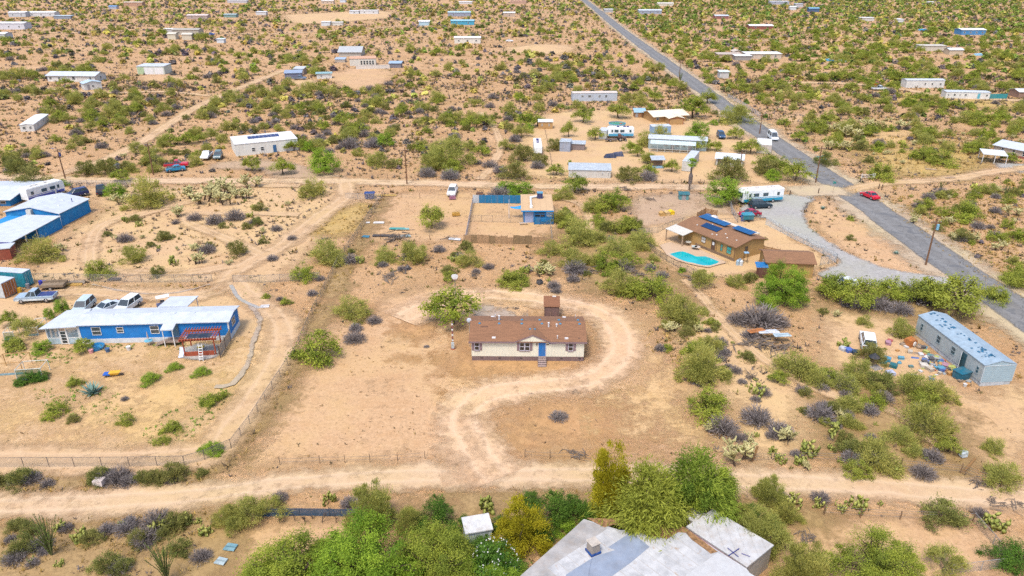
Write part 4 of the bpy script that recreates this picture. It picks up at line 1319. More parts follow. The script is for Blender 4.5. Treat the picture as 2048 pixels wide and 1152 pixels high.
def grey_trailer():
    a = G(1828, 669)
    b = G(1958, 773)
    L = (b - a).length
    ang = math.atan2(b.y - a.y, b.x - a.x)
    # local x runs from the far end to the near end, local y to the right (east)
    t = thing('derelict_trailer', 'pale blue-grey single-wide trailer with patched roof and junk along it', 'mobile home', a, ang)
    W, h, z0 = 4.1, 3.0, .6
    EXC.append((a.x, a.y, ang, L, W))
    wm = M((0.42, 0.47, 0.48), .7, .1, 1.0, lines=(0, .4, .12), dirt=.2)
    we = M((0.33, 0.46, 0.54), .7, .06, 1.0, lines=(2, .3, .05), dirt=.12)
    obj('wall', MB().ext([(0, z0), (W, z0), (W, h), (W / 2, h + .55), (0, h)], 0, L, 'x'), wm, t)
    obj('end_wall', MB().ext([(0, z0), (W, z0), (W, h - .02), (W / 2, h + .5), (0, h - .02)], L + .004, L + .05, 'x'), we, t)
    ro = obj('roof', roof_gable_x(L, W, h, .55, .08, .08), M((0.30, 0.40, 0.49), .6, .14, 1.5, dirt=.1), t)
    obj('skirting', MB().box(.1, L - .02, .05, W - .05, .02, z0).box(L - .02, L + .03, .05, W - .9, .02, z0), M((0.50, 0.55, 0.60), .7, .2, lines=(0, .3, .3)), t)
    obj('corner_trim', MB().box(L - .02, L + .07, -.05, -.003, z0, h).box(L - .02, L + .07, W + .003, W + .05, z0, h).box(L + .052, L + .08, 0, W, h - .06, h + .02), M((.6, .68, .74)), t)
    pb = M((.02, .13, .25), .7, .2)
    r2 = random.Random(5)
    sl = .55 / (W / 2)
    for k in range(46):
        x = r2.uniform(.4, L - .8)
        y = r2.gauss(W * .42, .55)
        y = min(max(y, .15), W / 2 - .2)
        w, d = r2.uniform(.06, .28), r2.uniform(.05, .16)
        z = h + sl * y + .128
        obj('roof_patch', MB().hexa([(x - w, y - d, z - d * sl), (x + w * .8, y - d, z - d * sl), (x + w, y + d, z + d * sl), (x - w * .7, y + d, z + d * sl),
                                     (x - w, y - d, z - d * sl + .012), (x + w * .8, y - d, z - d * sl + .012), (x + w, y + d, z + d * sl + .012), (x - w * .7, y + d, z + d * sl + .012)]), pb, ro)
    # left (west) side is local y=0
    for fx, w, hh in ((.09, .5, 1.0), (.36, .8, 1.1), (.585, .8, 1.1), (.93, .5, 1.0)):
        window(t, fx * L - w / 2, 1.35, w, hh, frame=M((.3, .38, .42)), pane=glass((.03, .07, .09)))
    d = obj('door', MB().box(0, .95, -.06, 0, 0, 2.0), M((.62, .66, .68)), t)
    d.location = (.70 * L, -.05, .7)
    d.rotation_euler = (0, 0, -.7)
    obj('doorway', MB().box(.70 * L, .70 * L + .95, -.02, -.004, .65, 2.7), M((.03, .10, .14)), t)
    # junk along the west wall
    cols = [((.02, .12, .42), 'blue'), ((.02, .32, .5), 'turquoise'), ((.72, .72, .72), 'white'), ((.5, .05, .05), 'red'), ((.6, .28, .04), 'orange'), ((.03, .03, .04), 'black'), ((.3, .2, .12), 'brown'),
            ((.35, .38, .4), 'grey'), ((.45, .5, .08), 'lime'), ((.45, .2, .3), 'pink'), ((.55, .48, .38), 'beige'), ((.04, .2, .22), 'teal')]
    kinds = ['plastic_tote', 'cardboard_box', 'trash_bag', 'folded_tarp', 'broken_crate', 'plastic_bucket']
    seen = {}
    for k in range(120):
        if k < 96:
            fx = min(max(r2.gauss(.64, .17), .10), .99)
            x, y = fx * L, -.5 - abs(r2.gauss(0, 1.9))
        else:
            x, y = r2.uniform(.1, .95) * L, -r2.uniform(1.5, 7.0)
        c, cn = cols[k % len(cols)]
        kd = kinds[(k * 5 + k // 12) % len(kinds)]
        p = world_of(a, ang, x, y)
        c = tuple(v * .75 + .08 for v in c)
        s = r2.uniform(.16, .46)
        mb = MB()
        if kd in ('plastic_tote', 'cardboard_box', 'broken_crate'):
            mb.hexa([(-s, -s * .7, 0), (s, -s * .7, 0), (s, s * .7, 0), (-s, s * .7, 0), (-s * 1.1, -s * .8, s * 1.1), (s * 1.1, -s * .7, s), (s, s * .8, s * 1.1), (-s, s * .7, s * .9)])
            mb.box(-s * 1.1, s * 1.12, -s * .82, s * .8, s * 1.12, s * 1.2)
        elif kd == 'plastic_bucket':
            mb.tube((0, 0, 0), (0, 0, s * 1.2), s * .5, s * .65, 10).tube((0, 0, s * 1.2), (0, 0, s * 1.28), s * .7, s * .66, 10)
        elif kd == 'trash_bag':
            mb.ell((0, 0, s * .5), s, s * .85, s * .62, 9, 6).tube((0, 0, s), (.05, 0, s * 1.4), s * .1, s * .25, 6)
        else:
            mb.hexa([(-s * 1.6, -s, 0), (s * 1.5, -s * .8, 0), (s * 1.7, s, 0), (-s * 1.4, s * .9, 0), (-s * 1.2, -s * .7, s * .35), (s, -s * .5, s * .2), (s * 1.2, s * .6, s * .4), (-s, s * .7, s * .25)])
        lb = '%s %s among the junk %s the blue-grey trailer' % (cn, kd.replace('_', ' '), 'strewn west of' if k >= 96 else 'heaped against')
        seen[lb] = seen.get(lb, 0) + 1
        single(kd, lb, kd.split('_')[-1], mb, M(c, .7, .25), p, r2.uniform(0, 6.28), group=lb)
    for px, lb, c in (((1958, 755), 'square', 0),):
        pass
    bb = single('storage_bin', 'large dark teal storage bin at the trailer door junk heap', 'bin', MB().hexa([(-.8, -.6, 0), (.8, -.6, 0), (.8, .6, 0), (-.8, .6, 0), (-.9, -.7, 1.1), (.9, -.7, 1.1), (.9, .7, 1.1), (-.9, .7, 1.1)]).box(-.95, .95, -.75, .75, 1.1, 1.2), M((.015, .14, .22), .5), G(1921, 757), .4)
    wr = thing('engine_hulk', 'rusty orange and white appliance wreck behind the blue-grey trailer junk', 'wreck', G(1820, 690), .6)
    obj('shell', MB().hexa([(-.9, -.6, 0), (.9, -.6, 0), (.9, .6, 0), (-.9, .6, 0), (-.8, -.5, 1.0), (.7, -.5, .8), (.8, .5, 1.0), (-.9, .5, 1.1)]), M((.45, .16, .04), .8, .4, 3), wr)
    obj('drum', MB().tube((-.2, -.75, .5), (-.2, -.62, .5), .35, .35, 12), M((.7, .66, .6)), wr)
    th = thing('trash_pallet', 'grey wooden pallet and parasol base with blue foot in the trailer yard', 'pallet', G(1752, 737), .3)
    for k in range(6):
        obj('slat', MB().box(-.7, .7, -.6 + k * .22, -.44 + k * .22, .1, .14), M((.35, .33, .33)), th)
    single('patio_umbrella', 'ragged black parasol on a blue foot in the trailer yard', 'parasol', MB().tube((0, 0, 0), (0, 0, 2.0), .04).tube((0, 0, 1.6), (0, 0, 2.2), .7, .03, 9), M((.03, .035, .045)), G(1744, 735))
    b1 = thing('oil_drum', 'rust-red oil drum beside the dark olive bush', 'drum', G(1722, 711), 0)
    obj('shell', MB().tube((0, 0, 0), (0, 0, .9), .3, .3, 12), M((.38, .12, .06), .7, .3), b1)
    for z in (.28, .58):
        obj('rib', MB().tube((0, 0, z), (0, 0, z + .04), .315, .315, 12), M((.38, .12, .06), .7, .3), b1)
    for px, c, lb in (((1710, 708), (.02, .05, .09), 'black crate by the rust-red oil drum'), ((1697, 704), (.08, .16, .5), 'blue storage crate near the prickly pear by the oil drum'), ((1686, 701), (.5, .52, .56), 'grey bucket near the prickly pear by the oil drum'),
                      ((1765, 726), (.02, .35, .45), 'turquoise tray stack near the black parasol'), ((1773, 722), (.05, .3, .5), 'light blue tub near the black parasol'), ((1780, 750), (.45, .5, .7), 'lilac basket in the trailer yard'), ((1786, 735), (.02, .15, .18), 'teal crate in the trailer yard'), ((1825, 758), (.5, .48, .46), 'grey box frame west of the junk heap'),
                      ((1847, 735), (.62, .58, .52), 'beige mattress lying west of the junk heap')):
        s = .45
        single('loose_crate', lb, 'crate', MB().hexa([(-s, -s, 0), (s, -s, 0), (s, s, 0), (-s, s, 0), (-s * 1.1, -s * 1.1, .55), (s * 1.1, -s, .5), (s, s * 1.1, .55), (-s, s, .48)]), M(c, .7, .25), G(*px), r2.uniform(0, 3))


grey_trailer()


def white_roof_block():
    z = 3.0

    def P(px, py, zz=z):
        g = G(px, py, zz)
        return (g.x, g.y)

    def slab(name, label, pts, zz, mat, t=.25, wallm=None):
        q = [P(*p, zz) for p in pts]
        c = np.mean(q, 0)
        loc = [(x - c[0], y - c[1]) for x, y in q]
        th = thing(name, label, 'building', (c[0], c[1], 0))
        area = sum(x0 * y1 - x1 * y0 for (x0, y0), (x1, y1) in zip(loc, loc[1:] + loc[:1]))
        if area < 0:
            loc = loc[::-1]
        ins = [(x * .96, y * .96) for x, y in loc]
        obj('wall', MB().ext(ins, 0, zz - t, 'z'), wallm or M((.55, .48, .40)), th)
        r = obj('roof', MB().ext(loc, zz - t + .003, zz, 'z'), mat, th)
        EXC.append((c[0] - 4, c[1] - 4, 0, 8, 8))
        return th, r, c
    # coated roof with tar patch, seams and rust-brown litter stains (all wear with shapes of their own)
    m, n, l, b = new_mat('coated_flat_roof')
    vec = pos_xy(n, l)
    mp = n.new('ShaderNodeMapping')
    mp.inputs['Rotation'].default_value = (0, 0, math.radians(50))
    l.new(vec, mp.inputs['Vector'])
    f = noisef(n, l, vec, .8, 6, .7)
    c = ramp2(n, l, f, (.27, .275, .285), (.45, .455, .465), .3, .62)
    sx = n.new('ShaderNodeSeparateXYZ')
    l.new(mp.outputs['Vector'], sx.inputs[0])
    fr = mathn(n, l, 'FRACT', mathn(n, l, 'DIVIDE', sx.outputs[1], 1.1))
    c = mixc(n, l, mathn(n, l, 'MULTIPLY', mathn(n, l, 'LESS_THAN', fr, .07), mathn(n, l, 'MULTIPLY', noisef(n, l, vec, .6, 3), 1.3)), c, (.33, .31, .29))
    f3 = noisef(n, l, mp.outputs['Vector'], 1.3, 6, .75)
    c = mixc(n, l, mathn(n, l, 'MULTIPLY', ramp2(n, l, f3, (0,) * 3, (1,) * 3, .58, .70), .75), c, (.30, .18, .09))
    l.new(c, b.inputs['Base Color'])
    b.inputs['Roughness'].default_value = .8
    th, r, c0 = slab('flat_roof_house', 'big flat-roofed house with worn white coated roof and evaporative cooler', [(1167.7, 1038), (1240, 1060), (1364, 1055), (1493, 1137), (1560, 1230), (1320, 1330), (960, 1230)], z, m)
    gm = M((.37, .36, .355), .85, .2, .9, dirt=.3)
    tarm = M((.25, .30, .39), .85, .14, .9, dirt=.12)
    lit = M((.30, .17, .08), 1.0, .5, 3.0, dirt=0)

    def patch(name, pts, zz, mat):
        q = [P(*p, zz) for p in pts]
        loc = [(x - c0[0], y - c0[1]) for x, y in q]
        area = sum(x0 * y1 - x1 * y0 for (x0, y0), (x1, y1) in zip(loc, loc[1:] + loc[:1]))
        if area < 0:
            loc = loc[::-1]
        obj(name, MB().ext(loc, zz - .004, zz, 'z'), mat, r)

    def zp(x, y):
        return (1020 + x / 3.657, 1000 + y / 3.657)
    patch('grey_felt', [zp(*p) for p in ((540, 142), (715, 205), (600, 285), (270, 500), (340, 556), (200, 640), (40, 640), (80, 550))], z + .008, gm)
    patch('tar_patch', [zp(*p) for p in ((885, 235), (1022, 342), (880, 460), (720, 575), (560, 640), (400, 600), (410, 545), (600, 425), (660, 400), (770, 365), (718, 345))], z + .014, tarm)
    patch('leaf_litter', [zp(*p) for p in ((560, 130), (700, 135), (900, 130), (1100, 170), (1230, 185), (1300, 240), (1230, 235), (1150, 285), (1040, 262), (960, 230), (860, 210), (760, 178), (690, 200), (620, 165))], z + .02, lit)
    patch('leaf_litter', [zp(*p) for p in ((1240, 185), (1280, 200), (1520, 378), (1470, 392), (1330, 290))], z + .026, lit)
    patch('newer_sheet', [zp(*p) for p in ((1520, 385), (1790, 556), (1700, 640), (1250, 640), (1290, 545))], z + .03, M((.50, .51, .525), .7, .08, dirt=.12))
    patch('cable', [zp(*p) for p in ((600, 425), (603, 425), (590, 470), (581, 520), (578, 556), (574, 556), (578, 518), (588, 468))], z + .05, M((.2, .25, .36)))
    g = G(1186, 1104, z)
    co = obj('cooler', MB().hexa([(-.42, -.42, .25), (.42, -.42, .25), (.42, .42, .25), (-.42, .42, .25), (-.38, -.38, 1.15), (.38, -.38, 1.15), (.38, .38, 1.15), (-.38, .38, 1.15)]), M((.34, .29, .25), .8, .1, lines=(2, .09, .55)), th, (g.x - c0[0], g.y - c0[1], z), .5)
    obj('cooler_lid', MB().hexa([(-.47, -.47, 1.153), (.47, -.47, 1.153), (.47, .47, 1.153), (-.47, .47, 1.153), (-.4, -.4, 1.26), (.4, -.4, 1.26), (.4, .4, 1.26), (-.4, .4, 1.26)]), M((.50, .45, .40)), co)
    obj('cooler_stand', MB().box(-.5, .5, -.5, .5, .03, .24), M((.01, .07, .28)), co)
    # carport roof to the right
    th2, r2_, c1 = slab('carport', 'large white sheet-metal carport roof next to the flat-roofed house', [(1426, 1018), (1548, 1090), (1494, 1134), (1372, 1053)], 2.7, M((.52, .525, .535), .7, .14, .9, lines=(0, .9, .16), dirt=.4), .15, M((.4, .36, .32)))
    obj('gutter', MB().path([(P(1369, 1055, 2.7)[0] - c1[0], P(1369, 1055, 2.7)[1] - c1[1], 2.62), (P(1492, 1137, 2.7)[0] - c1[0], P(1492, 1137, 2.7)[1] - c1[1], 2.62)], .09, 6), M((.30, .18, .20)), th2)
    slab('store_room', 'small grey flat-roofed store room behind the white carport', [(1386, 1013), (1411, 1027), (1392, 1046), (1366, 1032)], 2.5, M((.55, .55, .55), .8, .15), .15)
    # antenna lying on the carport roof
    g = G(1470, 1107, 2.7)
    an = thing('fallen_antenna', 'fallen blue-painted antenna lying on the white carport roof', 'antenna', (g.x, g.y, 2.73), .3)
    obj('mast', MB().tube((-.7, -.1, .03), (.6, .3, .1), .035), DKB, an)
    obj('element', MB().tube((-.3, .7, .05), (.0, -.5, .08), .03), DKB, an)
    obj('element', MB().tube((.5, -.2, .03), (1.0, -.75, .03), .03), DKB, an)
    # small garden shed left of it
    a2, rz2, W2 = frame_of((931, 1094), (982, 1096))
    sh, w_, h_ = building('garden_shed', 'small white-roofed garden shed hidden among the bushes', 'shed', (934, 1103), (984, 1094), 1068, 1.8, 'slab', .12, M((.50, .56, .60), .7, .15, lines=(0, .25, .25)), M((.60, .61, .62), .6, .14, 1.5, dirt=.4), .12)
    # terracotta bowl
    tb = thing('terracotta_bowl', 'round terracotta bowl on the ground behind the grey felt roof', 'bowl', G(1124, 1052), 0)
    obj('bowl', MB().tube((0, 0, 0), (0, 0, .35), .35, .55, 14, cap=False), M((.42, .16, .08)), tb)
    obj('soil', MB().tube((0, 0, .2), (0, 0, .25), .46, .48, 14), M((.3, .14, .07)), tb)


white_roof_block()

# ---------------------------------------------------------------- cluster of homes by the road
GR = M((0.42, 0.48, 0.54), .6, .15, 1.0, lines=(0, .5, .15))
TANW = M((.46, .28, .12), .85, .12)
CREAMR = M((.74, .68, .55), .7, .08, .8, lines=(0, .5, .1))
TINR = M((.44, .50, .56), .5, .15, 1.0, lines=(0, .4, .2))
building('mobile_home', 'pale blue-grey trailer behind trees with white roof edge', 'mobile home', (1145, 203), (1234, 202), 187, 4.0, 'gable', .25, M((.48, .54, .62), .7, .1, lines=(0, .4, .15)), M((.62, .56, .52), .7, .15), .1, wins=((.22, .55, 1.0, .7), (.38, .5, 1.2, .8), (.6, .5, .8, .8), (.75, .45, .8, 1.0)))
building('garden_shed', 'tan wooden shed with grey metal gable roof beside the round green tree', 'shed', (1077, 258), (1105, 258), 244, 3.2, 'gable', .45, TANW, M((.62, .66, .70), .5, .1), .2, wins=((.25, .4, .4, .7), (.75, .4, .4, .7)))
building('garden_shed', 'wooden shed with slanted blue metal roof near the cream-roofed house', 'shed', (1269, 235), (1291, 235), 225, 3.0, 'slab', .7, M((.34, .18, .09), .85, .15), M((.30, .48, .60), .5, .1, lines=(2, .4, .2)), .25, doors=((.2,),))
t_, W_, h_ = building('ranch_house', 'tan house with wide cream metal roof and red trim', 'house', (1308, 246), (1372, 242), 233, 8.0, 'gable', 1.0, TANW, CREAMR, .7, wins=((.1, .4, 1, 1),))
building('front_wing', 'tan gable wing with red fascia in front of the cream-roofed house', 'house wing', (1338, 250), (1366, 249), 237, 4.5, 'gabley', .6, TANW, CREAMR, .35, trim=M((.35, .06, .05)))
building('storage_unit', 'sky blue metal storage unit behind the long porch home', 'storage unit', (1303, 271), (1341, 270), 254, 2.6, 'slab', .1, M((.25, .42, .66), .6, .1, lines=(0, .3, .2)), W_ROOF, .05)
building('porch_home', 'long white-roofed mobile home with covered front porch among trees', 'mobile home', (1296, 297), (1412, 303), 277, 5.0, 'gable', .4, M((.36, .46, .50), .7, .15), W_ROOF, .2, wins=((.3, .35, 1.2, 1), (.5, .35, 1.2, 1), (.62, .35, .9, 1)), doors=((.72,), (.42,)))
pa, prz, PW_ = frame_of((1299, 304), (1390, 309))
pt = thing('front_porch', 'sheet-metal porch roof with posts and railing along the long porch home', 'porch', pa, prz)
obj('roof', MB().hexa([(0, 0, 2.3), (PW_, 0, 2.3), (PW_, 2.6, 2.75), (0, 2.6, 2.75), (0, 0, 2.38), (PW_, 0, 2.38), (PW_, 2.6, 2.83), (0, 2.6, 2.83)]), M((.55, .66, .68), .6, .15, lines=(0, .6, .2)), pt)
for k in range(7):
    obj('post', MB().box(PW_ * k / 6 - .05, PW_ * k / 6 + .05, .1, .2, 0, 2.3), M((.5, .55, .55)), pt)
obj('railing', MB().box(0, PW_, .12, .18, .9, 1.0).box(0, PW_, .13, .17, .3, .38), M((.5, .5, .48)), pt)
building('open_shed', 'low open shed with grey-blue tin roof beside a camper', 'shed', (1119, 303), (1140, 304), 284, 3.0, 'slab', .2, M((.33, .38, .48), .7, .2, lines=(0, .25, .3)), TINR, .1)
building('tin_lean_to', 'grey tin lean-to roof joined to the low open shed', 'shed', (1141, 300), (1169, 301), 288, 3.0, 'slab', .2, M((.25, .2, .2), .8, .3), TINR, .2)
building('long_store', 'long pale grey store building with tin roof along the dirt road', 'building', (1137, 355), (1221, 357), 340, 4.6, 'slab', .5, M((.58, .57, .54), .7, .08, lines=(0, .4, .12)), TINR, .15, wins=((.80, .45, .25, .6), (.94, .45, .25, .6)))
ca, crz, CW = frame_of((1303, 337), (1328, 337))
cg = thing('animal_cage', 'open timber cage with blue tin roof and blue base', 'cage', ca, crz)
obj('roof', MB().hexa([(-.2, -.3, 2.2), (CW + .2, -.3, 2.2), (CW + .2, 2.6, 2.6), (-.2, 2.6, 2.6), (-.2, -.3, 2.3), (CW + .2, -.3, 2.3), (CW + .2, 2.6, 2.7), (-.2, 2.6, 2.7)]), TINR, cg)
for x in (0, CW - .1):
    for y in (0, 2.2):
        obj('post', MB().box(x, x + .1, y, y + .1, 0, 2.2), WOOD, cg)
obj('base', MB().box(.1, CW - .1, .02, .1, .05, .65), M((.25, .45, .66)), cg)
obj('back_wall', MB().box(.1, CW - .1, 2.1, 2.18, .05, 2.2), M((.25, .2, .17)), cg)
for k in range(3):
    obj('rail', MB().box(.1, CW - .1, .03, .09, .95 + .4 * k, 1.02 + .4 * k), WOOD, cg)
a_, b_ = G(1363, 342), G(1380, 344)
container('white shipping container with grey doors beside the palm tree', (1380, 344), (1397, 322), (b_ - a_).length, M((.60, .60, .58), .7, .15, lines=(0, .28, .25)), M((.55, .56, .56), .7, .2), W_ROOF, h=2.6, dirn=-1)
building('open_garage', 'white-roofed open-front garage full of clutter near the power pole', 'garage', (1431, 331), (1484, 335), 317, 4.5, 'slab', .3, M((.55, .55, .52), .7, .15), M((.66, .72, .78), .6, .1), .4)
ga_, grz_, GW_ = frame_of((1432, 332.2), (1458, 334))
og = thing('garage_clutter', 'dark clutter heap in the mouth of the white-roofed open garage', 'clutter', ga_, grz_)
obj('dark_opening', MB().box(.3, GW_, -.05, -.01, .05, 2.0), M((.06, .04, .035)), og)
for k in range(7):
    obj('box', MB().box(.4 + k * .42, .75 + k * .42, -.6 - .2 * (k % 3), -.1, .02, .35 + .25 * (k % 4)), M([(.3, .2, .12), (.5, .5, .5), (.12, .15, .3)][k % 3]), og)
container('plain grey storage container with pale roof close to the paved road', (1541, 309), (1541, 296), 3.8, M((.52, .48, .45), .7, .15, lines=(0, .28, .25)), M((.5, .5, .5)), M((.72, .74, .75)), h=2.5)
# round above-ground pool
pg = thing('above_ground_pool', 'round blue above-ground pool with white ribbed wall', 'swimming pool', G(1234, 254), 0)
obj('wall', MB().tube((0, 0, 0), (0, 0, 1.2), 2.6, 2.6, 28, cap=False), M((.55, .68, .75), .6, .1, lines=(0, .3, .3)), pg)
obj('rim', MB().tube((0, 0, 1.2), (0, 0, 1.3), 2.72, 2.7, 28, cap=False).tube((0, 0, 1.3), (0, 0, 1.303), 2.7, 2.45, 28, cap=False), M((.03, .30, .48)), pg)
obj('water', MB().tube((0, 0, .95), (0, 0, 1.0), 2.55, 2.55, 28), M((.08, .34, .22), .15), pg)
obj('float', MB().ell((1.2, .3, 1.02), .5, .4, .12), M((.45, .03, .03)), pg)
# playhouse in the corral
building('playhouse', 'teal playhouse with dark green roof in the grey corral', 'playhouse', (1358, 400), (1377, 400.5), 389, 1.8, 'gable', .35, M((.10, .28, .30)), M((.015, .13, .17)), .2, doors=((.5, .05),))
for px, lb, c in (((1324, 431), 'wooden dog kennel in the grey corral, beside another kennel', (.55, .34, .12)), ((1333, 430), 'pale wooden dog kennel between two others in the grey corral', (.6, .42, .2)), ((1342, 428), 'yellow plastic slide kennel in the grey corral', (.80, .55, .02))):
    single('dog_kennel', lb, 'kennel', MB().ext([(-.55, 0), (.55, 0), (.55, .6), (0, .95), (-.55, .6)], -.6, .6, 'y').box(-.62, .62, -.66, .66, .62, .66), M(c, .8, .15), G(*px), .2)

# ---------------------------------------------------------------- white house, west side
building('stucco_house', 'flat-roofed white house with solar panels beside green trees', 'house', (473, 313), (597, 300), 290, 9.5, 'slab', .15, M((.72, .72, .68), .8, .06), M((.72, .73, .74), .7, .1), .1,
         wins=((.28, .3, .9, 1.0), (.42, .3, .9, 1.0), (.86, .3, .9, 1.0)), doors=((.62,),), doorm=M((.03, .13, .3)), lwins=((.5, .3, .8, .9),))
sa, srz, SW = frame_of((473, 313), (597, 300))
so = thing('roof_solar_array', 'long dark blue solar array on the white flat roof', 'solar array', world_of(sa, srz, SW * .25, 4.5, HGT(473, 313, 290) + .2), srz)
for k in range(8):
    obj('panel', MB().hexa([(k * 1.05, 0, .06), (k * 1.05 + 1.0, 0, .06), (k * 1.05 + 1.0, 1.7, .4), (k * 1.05, 1.7, .4), (k * 1.05, 0, .1), (k * 1.05 + 1.0, 0, .1), (k * 1.05 + 1.0, 1.7, .44), (k * 1.05, 1.7, .44)]), M((.03, .06, .18), .25), so)
building('single_wide', 'white single-wide trailer with pale roof beyond the west dirt road', 'mobile home', (42, 264), (70, 262.5), 251, 16.5, 'gabley', .25, W_WALL, M((.70, .74, .78), .6, .1), .12, wins=((.3, .4, .9, .8), (.75, .4, .7, .8)), rwins=((.25, .4, .9, .8), (.6, .4, .9, .8)))
t_, W_, h_ = building('ranch_house', 'white ranch house with blue trim and small front gable', 'house', (96, 163), (192, 164), 151, 8.0, 'gable', 1.1, W_WALL, W_ROOF, .5, wins=((.07, .35, 1, 1), (.25, .35, 1, 1), (.55, .35, 1.3, 1.3), (.9, .35, 1, 1)), trim=DKB, rwins=((.5, .35, 1, 1),))
building('cottage', 'little white cottage with pale blue roof in front of the white ranch house', 'cottage', (170, 181), (205, 177.5), 168, 5.0, 'gabley', .8, W_WALL, M((.45, .58, .68), .6), .3, wins=((.5, .4, .8, .8),), doors=((.25,),))
gb_, gbw, gbh = building('garage_barn', 'white flat-roofed garage with green side panel and two big doors', 'garage', (276, 149), (330, 149), 133, 8.0, 'slab', .2, M((.62, .66, .58), .7, .1), W_ROOF, .2, wins=(), doors=())
for f in (.27, .63):
    obj('overhead_door', MB().box(f * gbw, (f + .33) * gbw, -.06, -.004, .05, gbh * .86), M((.74, .75, .76), .7, .06), gb_)
obj('side_panel', MB().box(.02 * gbw, .25 * gbw, -.05, -.004, .05, gbh * .9), M((.42, .55, .34)), gb_)
building('blue_shed', 'open blue-roofed shed west of the desert track', 'shed', (570, 158), (604, 157), 147, 6, 'slab', .5, M((.18, .2, .3), .8, .2), M((.28, .36, .5), .6, .1), .3)
building('hay_barn', 'tall tin shed behind the open blue-roofed shed', 'shed', (588, 150), (608, 150), 138, 5, 'slab', .4, M((.3, .25, .22)), M((.5, .54, .58)), .2)
building('camper_shed', 'white boxy trailer under a teal canopy beside a round tree', 'trailer', (634, 158), (664, 157), 148, 4, 'slab', .1, W_WALL, M((.25, .42, .46)), .4, wins=((.3, .4, .8, .6),))
building('adobe_house', 'white adobe house with columned porch on the sandy rise', 'house', (700, 132), (752, 131), 118, 8, 'slab', .2, M((.66, .64, .58)), M((.60, .36, .24), .8, .2), .2, wins=tuple((.45 + .11 * k, .15, .9, 1.9) for k in range(5)))
building('rise_wall', 'low white garden wall in front of the adobe house', 'wall', (712, 139), (780, 137), 132, .4, 'slab', .02, M((.68, .64, .6)), M((.6, .55, .5)), .05)
building('grey_barn', 'grey gable-roofed barn behind the adobe house', 'barn', (678, 113), (722, 113), 104, 12, 'gable', 2.2, M((.48, .46, .42)), M((.42, .45, .48)), .6)
building('canopy_shed', 'blue-roofed canopy beside the adobe house trees', 'canopy', (778, 136), (802, 136), 127, 5, 'slab', .4, M((.2, .2, .24)), M((.32, .45, .62)), .3)
building('small_store', 'tiny blue-grey roofed store left of the adobe house', 'shed', (670, 125), (690, 125), 119, 4, 'slab', .5, M((.45, .4, .35)), M((.33, .43, .55)), .2)
building('mobile_home', 'tan-walled mobile home with white roof at the end of the dirt lane', 'mobile home', (1985, 305), (2075, 324), 290, 8.0, 'gable', .9, M((.50, .42, .34)), W_ROOF, .4, wins=((.2, .3, .7, 1.2), (.45, .3, .7, 1.2), (.7, .3, 1.2, 1.2)), trim=M((.3, .1, .08)), skirt=M((.3, .1, .08)))
ca, crz, CW = frame_of((1962, 326), (2012, 330))
cp = thing('metal_carport', 'free-standing white metal carport on thin posts over grey gravel', 'carport', ca, crz)
obj('roof', MB().hexa([(0, 0, 2.3), (CW, 0, 2.2), (CW, 5.5, 2.4), (0, 5.5, 2.5), (0, 0, 2.42), (CW, 0, 2.32), (CW, 5.5, 2.52), (0, 5.5, 2.62)]), M((.66, .72, .76), .6, .08), cp)
for x, y in ((.1, .1), (CW / 2, .1), (CW - .2, .1), (.1, 5.2), (CW - .2, 5.2)):
    obj('post', MB().box(x, x + .12, y, y + .12, 0, 2.25), WHT, cp)
building('mobile_home', 'white single-wide with dark windows north of the scrub lane', 'mobile home', (1811, 176), (1887, 176), 161, 4.5, 'gable', .3, W_WALL, W_ROOF, .15, wins=((.5, .4, .8, .8), (.68, .4, .7, .8), (.9, .4, .8, .8)))
building('mobile_home', 'white single-wide with a row of small windows and teal tarp', 'mobile home', (1890, 197), (1978, 199), 184, 4.5, 'gable', .2, W_WALL, W_ROOF, .12, wins=((.06, .45, .5, .7), (.2, .45, .8, .8), (.32, .45, .4, .9), (.45, .45, .8, .8), (.93, .45, .8, .8)), doors=((.75,),), doorm=M((.1, .4, .5)))
single('tarp_fence', 'teal tarp wall at the end of the white single-wide', 'tarp', MB().box(0, 6.5, -.1, .1, 0, 1.9).box(-.05, .05, -.15, .15, 0, 2.1).box(6.45, 6.55, -.15, .15, 0, 2.1), M((.03, .25, .28)), G(1978, 198))

